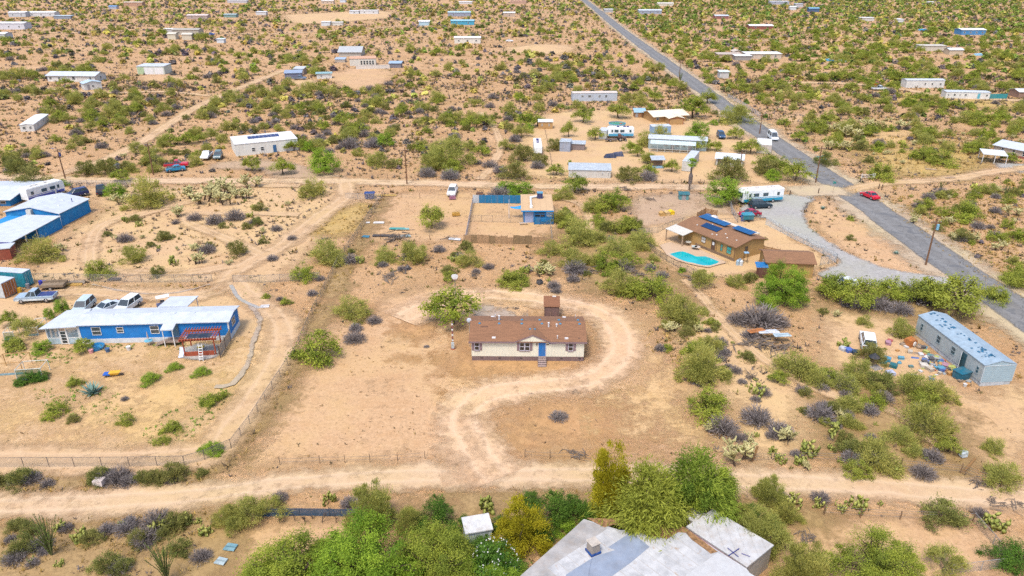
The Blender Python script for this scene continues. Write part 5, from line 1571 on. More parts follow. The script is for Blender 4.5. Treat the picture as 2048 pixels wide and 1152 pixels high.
# ---------------------------------------------------------------- far homes: label, left, right, base row, top row, depth, roof, wall colour, roof colour, windows
FAR = [
    ('white long home at the far left edge with blue front band', -12, 50, 59, 46, 9, 'gable', (.62, .64, .72), (.72, .74, .78), 3),
    ('white-roofed home partly hidden by a dark tree, first of a row', 18, 52, 34, 25, 8, 'gable', (.5, .54, .6), (.78, .78, .8), 2),
    ('long pale home in the far row beside a blue shed', 56, 110, 33, 25, 8, 'gable', (.6, .62, .66), (.74, .78, .8), 3),
    ('blue-grey shed at the end of the far row of homes', 108, 142, 38, 32, 6, 'slab', (.25, .3, .38), (.45, .55, .62), 0),
    ('tiny blue-roofed hut on the pale far clearing', 218, 233, 18, 13, 5, 'gable', (.4, .45, .55), (.15, .32, .6), 0),
    ('brick-red far house with tan roof behind a dark bush', 248, 285, 13, 5, 8, 'gable', (.45, .28, .2), (.55, .45, .36), 2),
    ('low pinkish-roofed far house', 374, 415, 38, 31, 8, 'gable', (.42, .34, .32), (.66, .56, .54), 2),
    ('grey ranch house with broad roof and two domed sheds before it', 345, 398, 70, 60, 9, 'gable', (.45, .42, .36), (.40, .38, .34), 2),
    ('cream box shed before the grey ranch house', 336, 352, 79, 68, 5, 'gable', (.62, .58, .46), (.6, .58, .5), 0),
    ('rounded cream shed right before the grey ranch house', 365, 384, 80, 69, 5, 'gable', (.60, .55, .44), (.62, .58, .5), 0),
    ('white open-sided trailer left of the grey ranch house', 328, 348, 66, 58, 4, 'slab', (.5, .5, .5), (.74, .74, .72), 0),
    ('pale tin hut on sandy ground right of the grey ranch house', 434, 448, 86, 79, 4, 'slab', (.62, .68, .74), (.6, .7, .8), 0),
    ('teal-roofed hut near a far fence', 448, 472, 35, 30, 7, 'gable', (.2, .34, .34), (.3, .4, .42), 0),
    ('white far trailer at the horizon track', 455, 494, 6, 1, 6, 'slab', (.5, .5, .55), (.75, .76, .78), 0),
    ('white shed with blue window at the left edge', -8, 12, 79, 68, 8, 'gable', (.55, .6, .66), (.66, .7, .76), 1),
    ('pale blue far trailer by a green bush', 512, 532, 30, 24, 6, 'slab', (.6, .62, .66), (.72, .76, .8), 0),
    ('tan and white far house with three windows', 643, 667, 8, 2, 7, 'gable', (.6, .48, .38), (.66, .62, .58), 3),
    ('white blue-doored far cabin', 680, 691, 5, -1, 6, 'gable', (.6, .68, .78), (.72, .74, .8), 0),
    ('white far double trailer, left half', 699, 718, 28, 22, 5, 'slab', (.62, .66, .72), (.74, .76, .8), 1),
    ('white far double trailer, right half with long roof', 720, 756, 28, 21, 5, 'slab', (.64, .66, .7), (.78, .78, .78), 2),
    ('white box trailer with grey door on sandy mound', 643, 660, 52, 44, 5, 'slab', (.62, .68, .74), (.76, .78, .8), 0),
    ('low white container next to the box trailer on the mound', 664, 685, 51, 45, 4, 'slab', (.66, .66, .62), (.74, .74, .72), 0),
    ('white and blue cabin among far bushes', 838, 859, 51, 43, 6, 'gable', (.4, .58, .7), (.78, .8, .82), 0),
    ('long slate-blue roofed far house', 896, 941, 33, 25, 9, 'gable', (.28, .32, .42), (.40, .56, .62), 2),
    ('bright sky blue far house with long roof', 902, 948, 50, 42, 8, 'gable', (.06, .36, .55), (.25, .5, .62), 2),
    ('white trailer with three dark windows on a sandy strip', 909, 961, 87, 76, 5, 'gable', (.70, .68, .62), (.74, .74, .74), 3),
    ('tiny white far roof near the top', 918, 944, 8, 4, 8, 'slab', (.6, .6, .62), (.76, .78, .8), 0),
    ('tan gable far house with pale roof', 1007, 1030, 34, 26, 8, 'gable', (.5, .4, .32), (.64, .66, .66), 1),
    ('rust-tiled far house at the top edge', 1020, 1052, 8, 3, 9, 'gable', (.5, .34, .26), (.5, .3, .22), 0),
    ('pale cabin beside the far paved road', 1209, 1226, 25, 19, 7, 'slab', (.4, .42, .44), (.68, .7, .72), 0),
    ('long blue-grey far home right of the paved road', 1278, 1323, 28, 21, 9, 'gable', (.3, .36, .46), (.56, .64, .72), 3),
    ('cream low far home beyond the paved road', 1316, 1347, 12, 7, 9, 'gable', (.62, .6, .52), (.7, .68, .62), 0),
    ('maroon far home with tin roof', 1430, 1457, 38, 32, 8, 'gable', (.3, .12, .12), (.5, .56, .62), 1),
    ('dark red long home with white roof behind a tall olive tree', 1499, 1546, 59, 52, 9, 'gable', (.26, .09, .07), (.74, .74, .74), 2),
    ('white and tan home with blue windows near the scrub lane', 1492, 1562, 118, 108, 8, 'slab', (.58, .50, .42), (.76, .78, .78), 3),
    ('tan adobe wall house with pointed gable near the scrub lane', 1436, 1482, 118, 109, 7, 'slab', (.50, .38, .28), (.5, .42, .36), 0),
    ('cream gable hut behind the tan adobe wall', 1467, 1483, 112, 106, 6, 'gabley', (.52, .42, .34), (.55, .48, .42), 0),
    ('pale tin canopy in front of the tan adobe wall', 1470, 1502, 121, 114, 5, 'slab', (.3, .3, .3), (.70, .74, .78), 0),
    ('white cooler shed by the paved road trees', 1439, 1457, 157, 144, 4, 'slab', (.55, .55, .55), (.62, .74, .76), 0),
    ('long blue-windowed far home near the top right', 1541, 1578, 9, 3, 8, 'slab', (.35, .4, .5), (.68, .72, .76), 2),
    ('white little far hut among green scrub', 1580, 1592, 20, 14, 5, 'gable', (.62, .68, .72), (.72, .76, .8), 0),
    ('grey-roofed far hut with white ends', 1591, 1606, 14, 8, 7, 'slab', (.5, .5, .54), (.5, .54, .62), 0),
    ('dark blue far hut with sky blue roof', 1618, 1638, 24, 17, 6, 'gable', (.05, .12, .25), (.2, .42, .6), 0),
    ('low pale far trailer among scrub', 1723, 1748, 42, 36, 6, 'slab', (.58, .58, .56), (.72, .72, .7), 0),
    ('boxy white far cabin with ribbed side', 1796, 1807, 46, 39, 7, 'slab', (.62, .66, .68), (.74, .76, .78), 0),
    ('blue-fronted far house with wide white porch roof', 1922, 1970, 70, 60, 9, 'gable', (.06, .24, .5), (.78, .8, .82), 4),
    ('cream ruined wall house in scrub', 1841, 1891, 102, 92, 6, 'slab', (.58, .54, .46), (.55, .52, .46), 0),
    ('small cream hut with pale blue roof in scrub', 1898, 1925, 110, 100, 6, 'gable', (.55, .46, .34), (.62, .72, .8), 0),
    ('brown gabled hut at the right edge', 2036, 2060, 196, 184, 6, 'gable', (.32, .2, .15), (.62, .66, .7), 0),
    ('pale far hut by the top right scrub', 1857, 1868, 8, 4, 5, 'slab', (.6, .6, .6), (.72, .74, .76), 0),
]
for lb, x0, x1, yb, yt, dep, rf, wc, rc, nw in FAR:
    s = S((x0 + x1) / 2, yb)
    hh = min(max(HGT(x0, yb, yt), 2.2), 4.2)
    building('far_house' if 'shed' not in lb and 'hut' not in lb else 'far_hut', lb, 'shed' if ('shed' in lb or 'hut' in lb) else 'house', (x0, yb), (x1, yb), yt, dep, rf, .7 if rf != 'slab' else .15, M(wc, .8, .1), M(rc, .65, .1), .35,
             wins=tuple(((k + .5) / nw, .35, 1.1, 1.0) for k in range(nw)), h=hh)
for px, lb, c in (((1657, 122), 'crumpled sky blue tarp heap in the scrub', (.05, .32, .55)), ((1683, 124), 'small pale blue tarp heap in the scrub', (.2, .42, .6)), ((1845, 61), 'tiny bright blue tarp heap among far bushes', (.03, .32, .6)), ((1955, 111), 'pale blue tub by the cream hut', (.25, .5, .7)), ((1220, 315), 'black tarp-covered wreck beside a mesquite', (.02, .04, .1)), ((1235, 312), 'grey tarp end of the covered wreck', (.05, .07, .14)),
                  ((1640, 320), 'little teal cover beside the paved road bush', (.03, .2, .25)), ((2040, 215), 'pale blue covered heap at the scrub edge', (.35, .48, .6))):
    s = 9.0 / S(*px) + .5
    single('tarp_heap', lb, 'tarp', MB().hexa([(-s, -.8, 0), (s, -.7, 0), (s, .8, 0), (-s, .8, 0), (-s * .7, -.4, 1.1), (s * .6, -.5, .9), (s * .7, .4, 1.2), (-s * .5, .5, .8)]), M(c, .6, .3), G(*px))
# ---------------------------------------------------------------- vehicles
TYRE = M((.02, .02, .022), .9, .1, dirt=.2)
RIM = M((.5, .5, .52), .4, .1, metal=.6)
CARS = {   # length, width, lower profile (x from rear -1 .. front 1, z), greenhouse (rear base, rear top, front top, front base), belt z, roof z
    'sedan': (4.6, 1.8, [(-1, .35), (-.98, .75), (-.62, .92), (.42, .90), (.92, .72), (1, .5), (1, .3), (-1, .3)], (-.62, -.34, .12, .46), .90, 1.42),
    'suv': (4.8, 1.9, [(-1, .4), (-1, .95), (-.9, 1.05), (.42, 1.05), (.92, .95), (1, .7), (1, .35), (-1, .35)], (-.96, -.86, .12, .46), 1.05, 1.75),
    'pickup': (5.8, 2.0, [(-1, .5), (-1, 1.05), (-.18, 1.05), (.42, 1.08), (.93, 1.02), (1, .8), (1, .45), (-1, .45)], (-.16, -.1, .18, .42), 1.07, 1.85),
    'van': (5.6, 2.0, [(-1, .4), (-1, 1.1), (.6, 1.1), (.94, .95), (1, .7), (1, .35), (-1, .35)], (-.99, -.97, .42, .72), 1.1, 2.25),
}


def car(label, kind, rear_px, front_px, rgb, cat=None, lower=None, group=None, bed=(.03, .03, .035)):
    a, b = G(*rear_px), G(*front_px)
    d = b - a
    mid = (a + b) / 2
    Ln, Wd, prof, gh, zb, zr = CARS[kind]
    t = thing({'sedan': 'parked_car', 'suv': 'parked_suv', 'pickup': 'pickup_truck', 'van': 'passenger_van'}[kind], label, cat or {'sedan': 'car', 'suv': 'suv', 'pickup': 'pickup truck', 'van': 'van'}[kind], (mid.x, mid.y, ZL[0]), math.atan2(d.y, d.x), group)
    pm = paint(rgb)
    hl, hw = Ln / 2, Wd / 2
    bd = obj('body', MB().ext([(x * hl, z) for x, z in prof], -hw, hw, 'y'), pm, t, bevel=.09)
    if lower:
        obj('lower_panel', MB().box(-hl * .9, hl * .9, -hw - .012, hw + .012, .42, .68), paint(lower), bd)
    r0, r1, f1, f0 = [v * hl for v in gh]
    i, j = hw - .08, hw - .26
    obj('cabin_glass', MB().hexa([(r0, -i, zb - .02), (f0, -i, zb - .02), (f0, i, zb - .02), (r0, i, zb - .02), (r1, -j, zr - .04), (f1, -j, zr - .04), (f1, j, zr - .04), (r1, j, zr - .04)]), glass((.03, .045, .06), .08), t)
    ro = obj('roof', MB().box(r1 - .04, f1 + .04, -j - .03, j + .03, zr - .05, zr + .02), pm, t, bevel=.03)
    for sy in (-1, 1):
        for (xb, xt) in ((r0, r1), (f0, f1), ((r0 + f0) / 2, (r1 + f1) / 2)):
            obj('pillar', MB().tube((xb, sy * (i + .005), zb), (xt, sy * (j + .01), zr - .03), .05, .045, 5), pm, t)
    if kind == 'pickup':
        obj('bed', MB().box(-hl + .12, -.2 * hl, -hw + .14, hw - .14, zb - .02, zb + .01), M(bed, .8), t)
    for sx in (-.62, .64):
        for sy in (-1, 1):
            w = obj('wheel', MB().tube((0, -.11, 0), (0, .11, 0), .34, .34, 14), TYRE, t, (sx * hl, sy * (hw - .08), .34))
            obj('rim', MB().tube((0, sy * .112, 0), (0, sy * .135, 0), .2, .18, 10), RIM, w)
    for sy in (-1, 1):
        obj('headlight', MB().box(hl - .06, hl + .02, sy * hw * .72 - .16, sy * hw * .72 + .16, .62, .78), M((.75, .77, .8), .2), t)
        obj('taillight', MB().box(-hl - .02, -hl + .06, sy * hw * .78 - .12, sy * hw * .78 + .12, .68, .86), M((.4, .015, .015), .3), t)
    return t


car('silver pickup with blue stripe and white wheels beside the rusty container', 'pickup', (113, 601), (37, 605), (.30, .40, .50), lower=(.55, .6, .62), bed=(.02, .05, .2))
car('light blue-grey suv parked behind the blue home', 'suv', (178, 615), (160, 632), (.42, .52, .56))
car('pale grey coupe parked behind the blue home', 'sedan', (228, 618), (203, 628), (.48, .55, .62))
car('white wagon parked beside the rear carport of the blue home', 'suv', (268, 613), (246, 628), (.62, .68, .72))
car('bright red pickup parked behind a blue car near the white house', 'pickup', (331, 337), (377, 334), (.50, .02, .04))
car('turquoise-blue sedan parked in front of the red pickup', 'sedan', (371, 341), (334, 345), (.02, .20, .36))
car('white pickup parked near the white house gate', 'pickup', (421, 311), (408, 323), (.70, .72, .76))
car('dark grey-green suv parked by the white house wall', 'suv', (440, 312), (434, 322), (.10, .16, .18))
car('black pickup parked facing away beside the bright green hedge tree', 'pickup', (204, 397), (203, 378), (.015, .03, .05))
car('dark navy suv parked behind the workshop', 'suv', (164, 392), (145, 396), (.015, .03, .12))
car('white compact suv parked in front of the panel fence yard', 'suv', (908, 383), (902, 396), (.72, .74, .78))
car('black suv with silver wheels parked by the motorhome', 'suv', (1500, 418), (1539, 416), (.012, .03, .045))
car('crimson sedan parked next to a teal trailer on the gravel', 'sedan', (1516, 432), (1481, 435), (.30, .008, .04))
car('red car driving on the paved road', 'sedan', (1751, 402), (1727, 392), (.55, .015, .035))
car('white passenger van driving on the paved road', 'van', (1537, 272), (1553, 287), (.68, .74, .78))
car('dark blue car parked under trees at the home cluster', 'suv', (1437, 271), (1446, 281), (.02, .07, .16))
car('white far sedan on the sandy strip', 'sedan', (1012, 84), (1026, 84), (.72, .76, .8))
car('blue far truck near the grey ranch house', 'pickup', (412, 71), (430, 71), (.02, .08, .35))
car('white suv with dark windows standing behind the olive bush', 'suv', (1735, 700), (1732, 683), (.66, .70, .74))
car('white box car behind the thicket by the gravel lot', 'sedan', (1676, 574), (1712, 574), (.66, .70, .74))
car('dark truck parked under the open blue-roofed shed', 'pickup', (595, 160), (604, 160), (.12, .16, .24))
car('white far car near the horizon homes', 'sedan', (1640, 12), (1652, 12), (.7, .72, .75))
car('rusty orange wreck in the scrub lane', 'sedan', (1747, 172), (1758, 169), (.42, .08, .02))
car('white pickup shell abandoned beside the scrub lane', 'pickup', (1753, 181), (1763, 181), (.6, .64, .7))


def motorhome(label, rear_px, front_px, stripe, body=(.72, .76, .78), h=3.1, w=2.5, name='motorhome', cab=True):
    a, b = G(*rear_px), G(*front_px)
    d = b - a
    Ln = d.length
    t = thing(name, label, 'motorhome' if cab else 'camper', ((a.x + b.x) / 2, (a.y + b.y) / 2, ZL[0]), math.atan2(d.y, d.x))
    hl = Ln / 2
    pm = paint(body)
    nose = .25 if cab else .12
    obj('body', MB().ext([(-hl, .5), (-hl, h), (hl - nose * 1.6, h), (hl, h - .55), (hl, .5)], -w / 2, w / 2, 'y'), pm, t, bevel=.1)
    obj('roof', MB().box(-hl + .1, hl - .5, -w / 2 + .08, w / 2 - .08, h + .003, h + .06), M((.78, .77, .74), .6, .05), t)
    for sy in (-1, 1):
        y0, y1 = (w / 2 + .002, w / 2 + .03) if sy > 0 else (-w / 2 - .03, -w / 2 - .002)
        obj('stripe', MB().box(-hl * .97, hl * .93, y0, y1, .55, 1.15), paint(stripe), t)
        obj('stripe', MB().box(-hl * .97, hl * .6, y0, y1, 1.32, 1.42), paint(stripe), t)
        for k, (f, ww) in enumerate(((-.72, .6), (-.1, 1.2), (.35, 1.2), (.66, .5))):
            obj('window', MB().box(f * hl - ww / 2, f * hl + ww / 2, y0 * 1.012, y1 * 1.012, 1.65, 2.35), glass((.05, .08, .1)), t)
        if sy < 0:
            obj('door', MB().box(.5 * hl - .35, .5 * hl + .05, y0 * 1.006, y1 * 1.006, .6, 2.3), M((.62, .66, .68)), t)
    if cab:
        obj('windscreen', MB().hexa([(hl + .01, -w / 2 + .15, 1.5), (hl + .04, -w / 2 + .15, 1.5), (hl + .04, w / 2 - .15, 1.5), (hl + .01, w / 2 - .15, 1.5), (hl - .0, -w / 2 + .15, 2.5), (hl + .04, -w / 2 + .15, 2.5), (hl + .04, w / 2 - .15, 2.5), (hl - .0, w / 2 - .15, 2.5)]), glass((.04, .10, .12)), t)
        for sy in (-.8, .6):
            obj('headlight', MB().box(hl + .0, hl + .05, sy, sy + .25, .8, 1.0), M((.75, .77, .8), .2), t)
    for x in (-.3, .2, -.55):
        obj('roof_unit', MB().box(x * hl - .35, x * hl + .35, -.35, .35, h + .062, h + .3), M((.6, .6, .6) if cab else (.02, .03, .2)), t, bevel=.05)
    for sx in ((-.5, .62) if cab else (-.12, .08)):
        for sy in (-1, 1):
            wv = obj('wheel', MB().tube((0, -.13, 0), (0, .13, 0), .42, .42, 14), TYRE, t, (sx * hl, sy * (w / 2 - .1), .42))
            obj('rim', MB().tube((0, sy * .132, 0), (0, sy * .16, 0), .24, .2, 10), RIM, wv)
    EXC.append((t.location.x - hl, t.location.y - w, 0, Ln, 2 * w))


motorhome('white motorhome with blue lower stripe beside the bright green tree', (1559, 402), (1478, 408), (.02, .26, .42))
motorhome('white motorhome with dark blue roof units squeezed behind the workshop', (52, 407), (126, 386), (.05, .08, .35), name='motorhome')
motorhome('white travel trailer with blue band beside the round pool', (1266, 275), (1214, 275), (.05, .3, .5), name='travel_trailer', cab=False, h=2.9)
motorhome('small white camper parked end-on in the sandy yard', (1074, 296), (1076, 312), (.55, .6, .66), name='travel_trailer', cab=False, h=2.6, w=2.2)
bx = building('trailer_box', 'white box trailer with faded blue panel at the travel trailer end', 'trailer', (1197, 278), (1212, 279), 262, 4.5, 'slab', .05, M((.66, .7, .72)), W_ROOF, .05)


def flat_trailer():
    t = thing('flatbed_trailer', 'weathered wooden flatbed trailer with low sides by the teal container', 'trailer', G(108, 577), .12)
    wm = M((.26, .20, .14), .9, .25)
    obj('deck', MB().box(-2.0, 2.0, -1.0, 1.0, .55, .65), wm, t)
    for y in (-1.05, 1.0):
        obj('side_board', MB().box(-2.0, 2.0, y, y + .05, .65, 1.05), wm, t)
    obj('end_board', MB().box(1.95, 2.0, -1.0, 1.0, .65, 1.05), wm, t)
    for sy in (-1.1, 1.1):
        w = obj('wheel', MB().tube((0, -.1, 0), (0, .1, 0), .35, .35, 12), TYRE, t, (0, sy, .35))
        obj('rim', MB().tube((0, math.copysign(.102, sy), 0), (0, math.copysign(.12, sy), 0), .2, .18, 10), RIM, w)
    for k, (px, c, lb) in enumerate((((146, 570), (.5, .3, .07), 'stack of yellow timber beams behind the flatbed trailer'), ((152, 566), (.3, .25, .2), 'stack of grey-brown timber beams behind the flatbed trailer'))):
        s = thing('timber_stack', lb, 'timber', G(*px), .05)
        for q in range(5):
            obj('beam', MB().box(-1.6 + .1 * q, 1.6 - .05 * q, -.5 + q * .22, -.32 + q * .22, .02, .2), M(c, .85, .2), s)
    for px, lb, c in (((83, 571), 'bright blue drum behind the flatbed trailer', (.01, .03, .4)), ((90, 571), 'second blue drum behind the flatbed trailer, next to the trailer corner', (.02, .06, .42)), ((40, 585), 'yellow machine tank beside the rusty container doors', (.7, .4, .02)), ((57, 577), 'grey engine part beside the teal container doors', (.25, .25, .28))):
        single('drum', lb, 'drum', MB().tube((0, 0, 0), (0, 0, .85), .3, .3, 12).tube((0, 0, .4), (0, 0, .45), .33, .33, 12), M(c, .5), G(*px))
    gc = thing('golf_cart', 'golf cart with white canopy behind the blue home carport', 'golf cart', G(330, 615), .5)
    obj('body', MB().box(-1.1, 1.1, -.55, .55, .3, .75), M((.05, .08, .2), .5), gc, bevel=.08)
    obj('seat', MB().box(-.5, .1, -.5, .5, .75, 1.15), M((.08, .08, .1)), gc, bevel=.05)
    obj('canopy', MB().box(-1.0, .9, -.6, .6, 1.85, 1.92), WHT, gc, bevel=.03)
    for x in (-.95, .8):
        for y in (-.5, .5):
            obj('post', MB().tube((x, y, .7), (x, y, 1.85), .025), STEEL, gc)
    for x in (-.75, .75):
        for y in (-.5, .5):
            obj('wheel', MB().tube((x, y - .08, .23), (x, y + .08, .23), .23, .23, 10), TYRE, gc)
    pt = thing('planter_cart', 'black wheeled planter overflowing with leaves behind the blue home', 'planter', G(352, 606), 0)
    obj('tub', MB().hexa([(-.6, -.4, .2), (.6, -.4, .2), (.6, .4, .2), (-.6, .4, .2), (-.75, -.5, .65), (.75, -.5, .65), (.75, .5, .65), (-.75, .5, .65)]), DARK, pt)
    for y in (-.45, .45):
        obj('wheel', MB().tube((.8, y - .05, .25), (.8, y + .05, .25), .25, .25, 10), TYRE, pt)


flat_trailer()


def tractor():
    t = thing('old_tractor', 'old grey tractor with flat trailer in front of the travel trailer', 'tractor', G(1243, 282), .15)
    ch = M((.10, .08, .09), .8, .3)
    obj('hood', MB().box(-.2, 1.3, -.4, .4, .7, 1.3), ch, t, bevel=.08)
    obj('cab', MB().box(-1.0, -.3, -.55, .55, .8, 2.1), M((.16, .08, .07)), t, bevel=.06)
    obj('bed', MB().box(-5.0, -1.4, -.8, .8, .55, .7), ch, t)
    for x, r in ((-.6, .6), (1.0, .38), (-3.6, .38)):
        for y in (-.75, .75):
            w = obj('wheel', MB().tube((0, -.14, 0), (0, .14, 0), r, r, 14), TYRE, t, (x, y, r))
            obj('rim', MB().tube((0, math.copysign(.142, y), 0), (0, math.copysign(.16, y), 0), r * .5, r * .45, 10), RIM, w)


tractor()
tr = thing('utility_trailer', 'small teal covered trailer beside the crimson sedan', 'trailer', G(1494, 442), .05)
obj('box', MB().box(-1.1, 1.1, -.7, .7, .5, 1.45), M((.02, .17, .22), .6), tr, bevel=.04)
obj('cover', MB().hexa([(-1.2, -.8, 1.46), (1.2, -.8, 1.46), (1.2, .8, 1.46), (-1.2, .8, 1.46), (-.9, -.6, 1.7), (1.0, -.5, 1.75), (1.0, .6, 1.75), (-.9, .6, 1.7)]), M((.03, .25, .36), .5), tr)
for y in (-.75, .75):
    obj('wheel', MB().tube((.1, y - .08, .28), (.1, y + .08, .28), .28, .28, 10), TYRE, tr)
obj('drawbar', MB().tube((1.1, 0, .5), (2.1, 0, .45), .04), DARK, tr)
bn = single('waste_bin', 'blue wheeled bin beside the small teal trailer', 'bin', MB().hexa([(-.3, -.3, 0), (.3, -.3, 0), (.3, .3, 0), (-.3, .3, 0), (-.38, -.38, 1.0), (.38, -.38, 1.0), (.38, .38, 1.0), (-.38, .38, 1.0)]).box(-.42, .42, -.42, .44, 1.0, 1.08), M((.02, .12, .45), .5), G(1485, 442))
bd = single('dumpster', 'dark blue open dumpster at the end of the sandy drive', 'dumpster', MB().hexa([(-.9, -.6, .1), (.9, -.6, .1), (.9, .6, .1), (-.9, .6, .1), (-1.1, -.8, 1.35), (1.1, -.8, 1.35), (1.1, .8, 1.35), (-1.1, .8, 1.35)]).box(-1.15, 1.15, -.85, .85, 1.3, 1.4), M((.01, .05, .22), .5, .15), G(740, 397), .05)
for px, lb, c, s in (((795, 459), 'teal corrugated sheet lying on the bare lot', (.06, .36, .36), 1.6), ((806, 460), 'pale turquoise sheet lying on the bare lot', (.25, .5, .5), 1.3), ((808, 474), 'pale blue panel lying by the lot fence', (.4, .55, .58), 1.3), ((770, 473), 'dark scrap sheet lying by the lot fence', (.05, .05, .06), 2.4), ((758, 447), 'white board lying on the bare lot', (.72, .7, .68), 1.1),
                     ((736, 447), 'white bucket lid on the bare lot', (.75, .75, .74), .4), ((732, 475), 'blue drum lid by the lot gate post', (.03, .2, .32), .7), ((774, 392), 'torn yellow canopy sheet by the lot fence', (.55, .36, .1), 2.2), ((905, 399), 'red and blue boxes in front of the white suv', (.3, .12, .2), .7), ((912, 432), 'orange plank bench on the bare lot', (.5, .28, .05), .8),
                     ((910, 480), 'white board by the lot corner', (.7, .72, .74), 1.2), ((960, 391), 'brown crate beside the panel fence', (.16, .09, .06), .8), ((202, 970), 'white utility box on the verge of the dirt road', (.66, .58, .56), .55), ((1925, 915), 'white and blue jug beside the sandy bank', (.6, .7, .78), .35), ((530, 615), 'long white pipe lying beside the gravel path', (.6, .6, .62), .7),
                     ((1655, 345), 'white bin', (.7, .7, .7), .3), ((1862, 340), 'rail sleeper lying on the grassy field', (.45, .33, .22), 1.3), ((1900, 357), 'second sleeper lying along the dirt lane', (.42, .3, .2), 1.3), ((1511, 675), 'orange and blue sheet on the brush pile', (.45, .17, .05), 1.3), ((1535, 677), 'white strip board on the brush pile', (.6, .64, .7), 1.5), ((1562, 684), 'pale blue strip board on the brush pile', (.4, .52, .6), 1.2),
                     ((462, 1098), 'turquoise scrap metal sheet in the bottom lot weeds', (.16, .32, .38), .55), ((443, 1126), 'pale crumpled sheet in the bottom lot weeds', (.36, .46, .5), .5), ((230, 560), 'dark metal grate lying by the chain-link fence', (.05, .05, .06), 1.0), ((1170, 812), 'x', (0, 0, 0), 0)):
    if s == 0 or lb == 'white bin':
        continue
    lift = .9 if 'brush pile' in lb else 0
    g = G(*px)
    t = thing('scrap_sheet' if 'box' not in lb else 'box', lb, 'scrap' if 'box' not in lb else 'box', (g.x, g.y, ZL[0] + lift), rnd.uniform(-.3, .3))
    hb = .5 if ('box' in lb or 'crate' in lb or 'bench' in lb or 'jug' in lb) else .06
    wy = .5 if s > .6 else s * .8
    obj('sheet' if hb < .1 else 'shell', MB().hexa([(-s, -wy, 0), (s, -wy * .9, 0), (s * .9, wy, .02), (-s, wy, .02), (-s, -wy, hb), (s, -wy * .8, hb * 1.3), (s * .85, wy, hb * 1.2), (-s * .95, wy, hb)]), M(c, .7, .25), t)
    obj('edge_strip', MB().box(-s * .9, s * .9, -.03, .03, hb * 1.32, hb * 1.32 + .03), M(tuple(v * .7 for v in c), .7), t)


# ---------------------------------------------------------------- poles, hoop, mast
def power_pole(label, px, py, top, lean=0.0, transformer=None, lamp=False, dx=None):
    h = HGT(px, py, top)
    g = G(px, py)
    t = thing('utility_pole', label, 'utility pole', g, .05)
    wm = M((.19, .10, .055), .9, .25, 1.5)
    obj('pole', MB().tube((0, 0, 0), (lean * h, 0, h), .17, .11, 9), wm, t)
    c = obj('crossarm', MB().box(lean * h - .9, lean * h + .9, -.06, .06, h - .7, h - .55), wm, t)
    for x in (-.8, -.3, .3, .8):
        obj('insulator', MB().tube((lean * h + x, 0, h - .55), (lean * h + x, 0, h - .38), .05, .04, 6), M((.5, .52, .55), .3), c)
    if transformer:
        obj('transformer', MB().tube((lean * h + .38, -.1, h - 1.9), (lean * h + .38, -.1, h - .95), .24, .24, 10), M(transformer, .5), t)
    if lamp:
        obj('lamp_arm', MB().tube((lean * h, 0, h - .2), (lean * h - .7, -.3, h + .1), .03), STEEL, t)
        obj('lamp', MB().ell((lean * h - .85, -.35, h + .1), .3, .16, .1), M((.08, .15, .35)), t)


power_pole('wooden power pole with lamp and dark transformer at the west road fork', 131, 358, 297, -.02, (.03, .06, .2), True)
power_pole('thin wooden power pole beside the bushes near the red pickup', 307, 350, 286, .01)
power_pole('wooden power pole on the north edge of the bare lot', 814, 369, 295, 0)
power_pole('wooden power pole at the corner of the dirt road and the paved road', 1631, 366, 292, 0)
power_pole('wooden power pole with blue transformer beside the gravel lot road', 1851, 531, 438, 0, (.2, .45, .62))
power_pole('wooden power pole beside a cactus left of the paved road', 1358, 161, 122, 0)
power_pole('wooden power pole near the van on the paved road', 1519, 268, 226, 0)
power_pole('wooden power pole beside the grey carport east of the paved road', 1473, 171, 143, 0)
power_pole('wooden power pole on the scrub lane', 1592, 181, 149, 0)
power_pole('wooden power pole behind the open garage', 1478, 352, 302, 0)

hp = thing('basketball_hoop', 'basketball hoop with white fan-shaped backboard behind the mesquite by the cream house', 'basketball hoop', G(911, 596), 0)
obj('pole', MB().tube((0, 0, 0), (0, 0, 3.5), .06, .05, 8), M((.18, .2, .22)), hp)
fan = [(-.2, 3.25), (.2, 3.25), (.46, 3.55), (.55, 3.85), (.42, 4.05), (.2, 4.14), (0, 4.16), (-.2, 4.14), (-.42, 4.05), (-.55, 3.85), (-.46, 3.55)]
obj('backboard', MB().ext(fan, -.12, -.07, 'y'), M((.76, .78, .8), .5, .05), hp)
rim = MB()
for k in range(12):
    a0, a1 = k * math.pi / 6, (k + 1) * math.pi / 6
    rim.tube((.22 * math.cos(a0), -.36 + .22 * math.sin(a0), 3.4), (.22 * math.cos(a1), -.36 + .22 * math.sin(a1), 3.4), .015, .015, 4)
obj('rim', rim, M((.5, .12, .03)), hp)
mp_ = thing('meter_post', 'service post banded in white and red with grey meter box left of the cream house', 'meter post', G(906, 698), 0)
hm = HGT(906, 698, 643)
obj('post', MB().box(-.07, .07, -.07, .07, 0, hm), M((.22, .14, .12)), mp_)
obj('base', MB().box(-.26, .26, -.2, .2, 0, .16), M((.38, .07, .05)), mp_)
obj('meter_box', MB().box(-.2, .2, -.22, -.072, .2, 1.1), M((.48, .56, .60)), mp_)
for k in range(7):
    z = 1.3 + k * (hm - 1.4) / 7
    obj('band', MB().box(-.11, .11, -.11, .11, z, z + .18), M((.74, .74, .74) if k % 2 == 0 else (.30, .09, .08)), mp_)


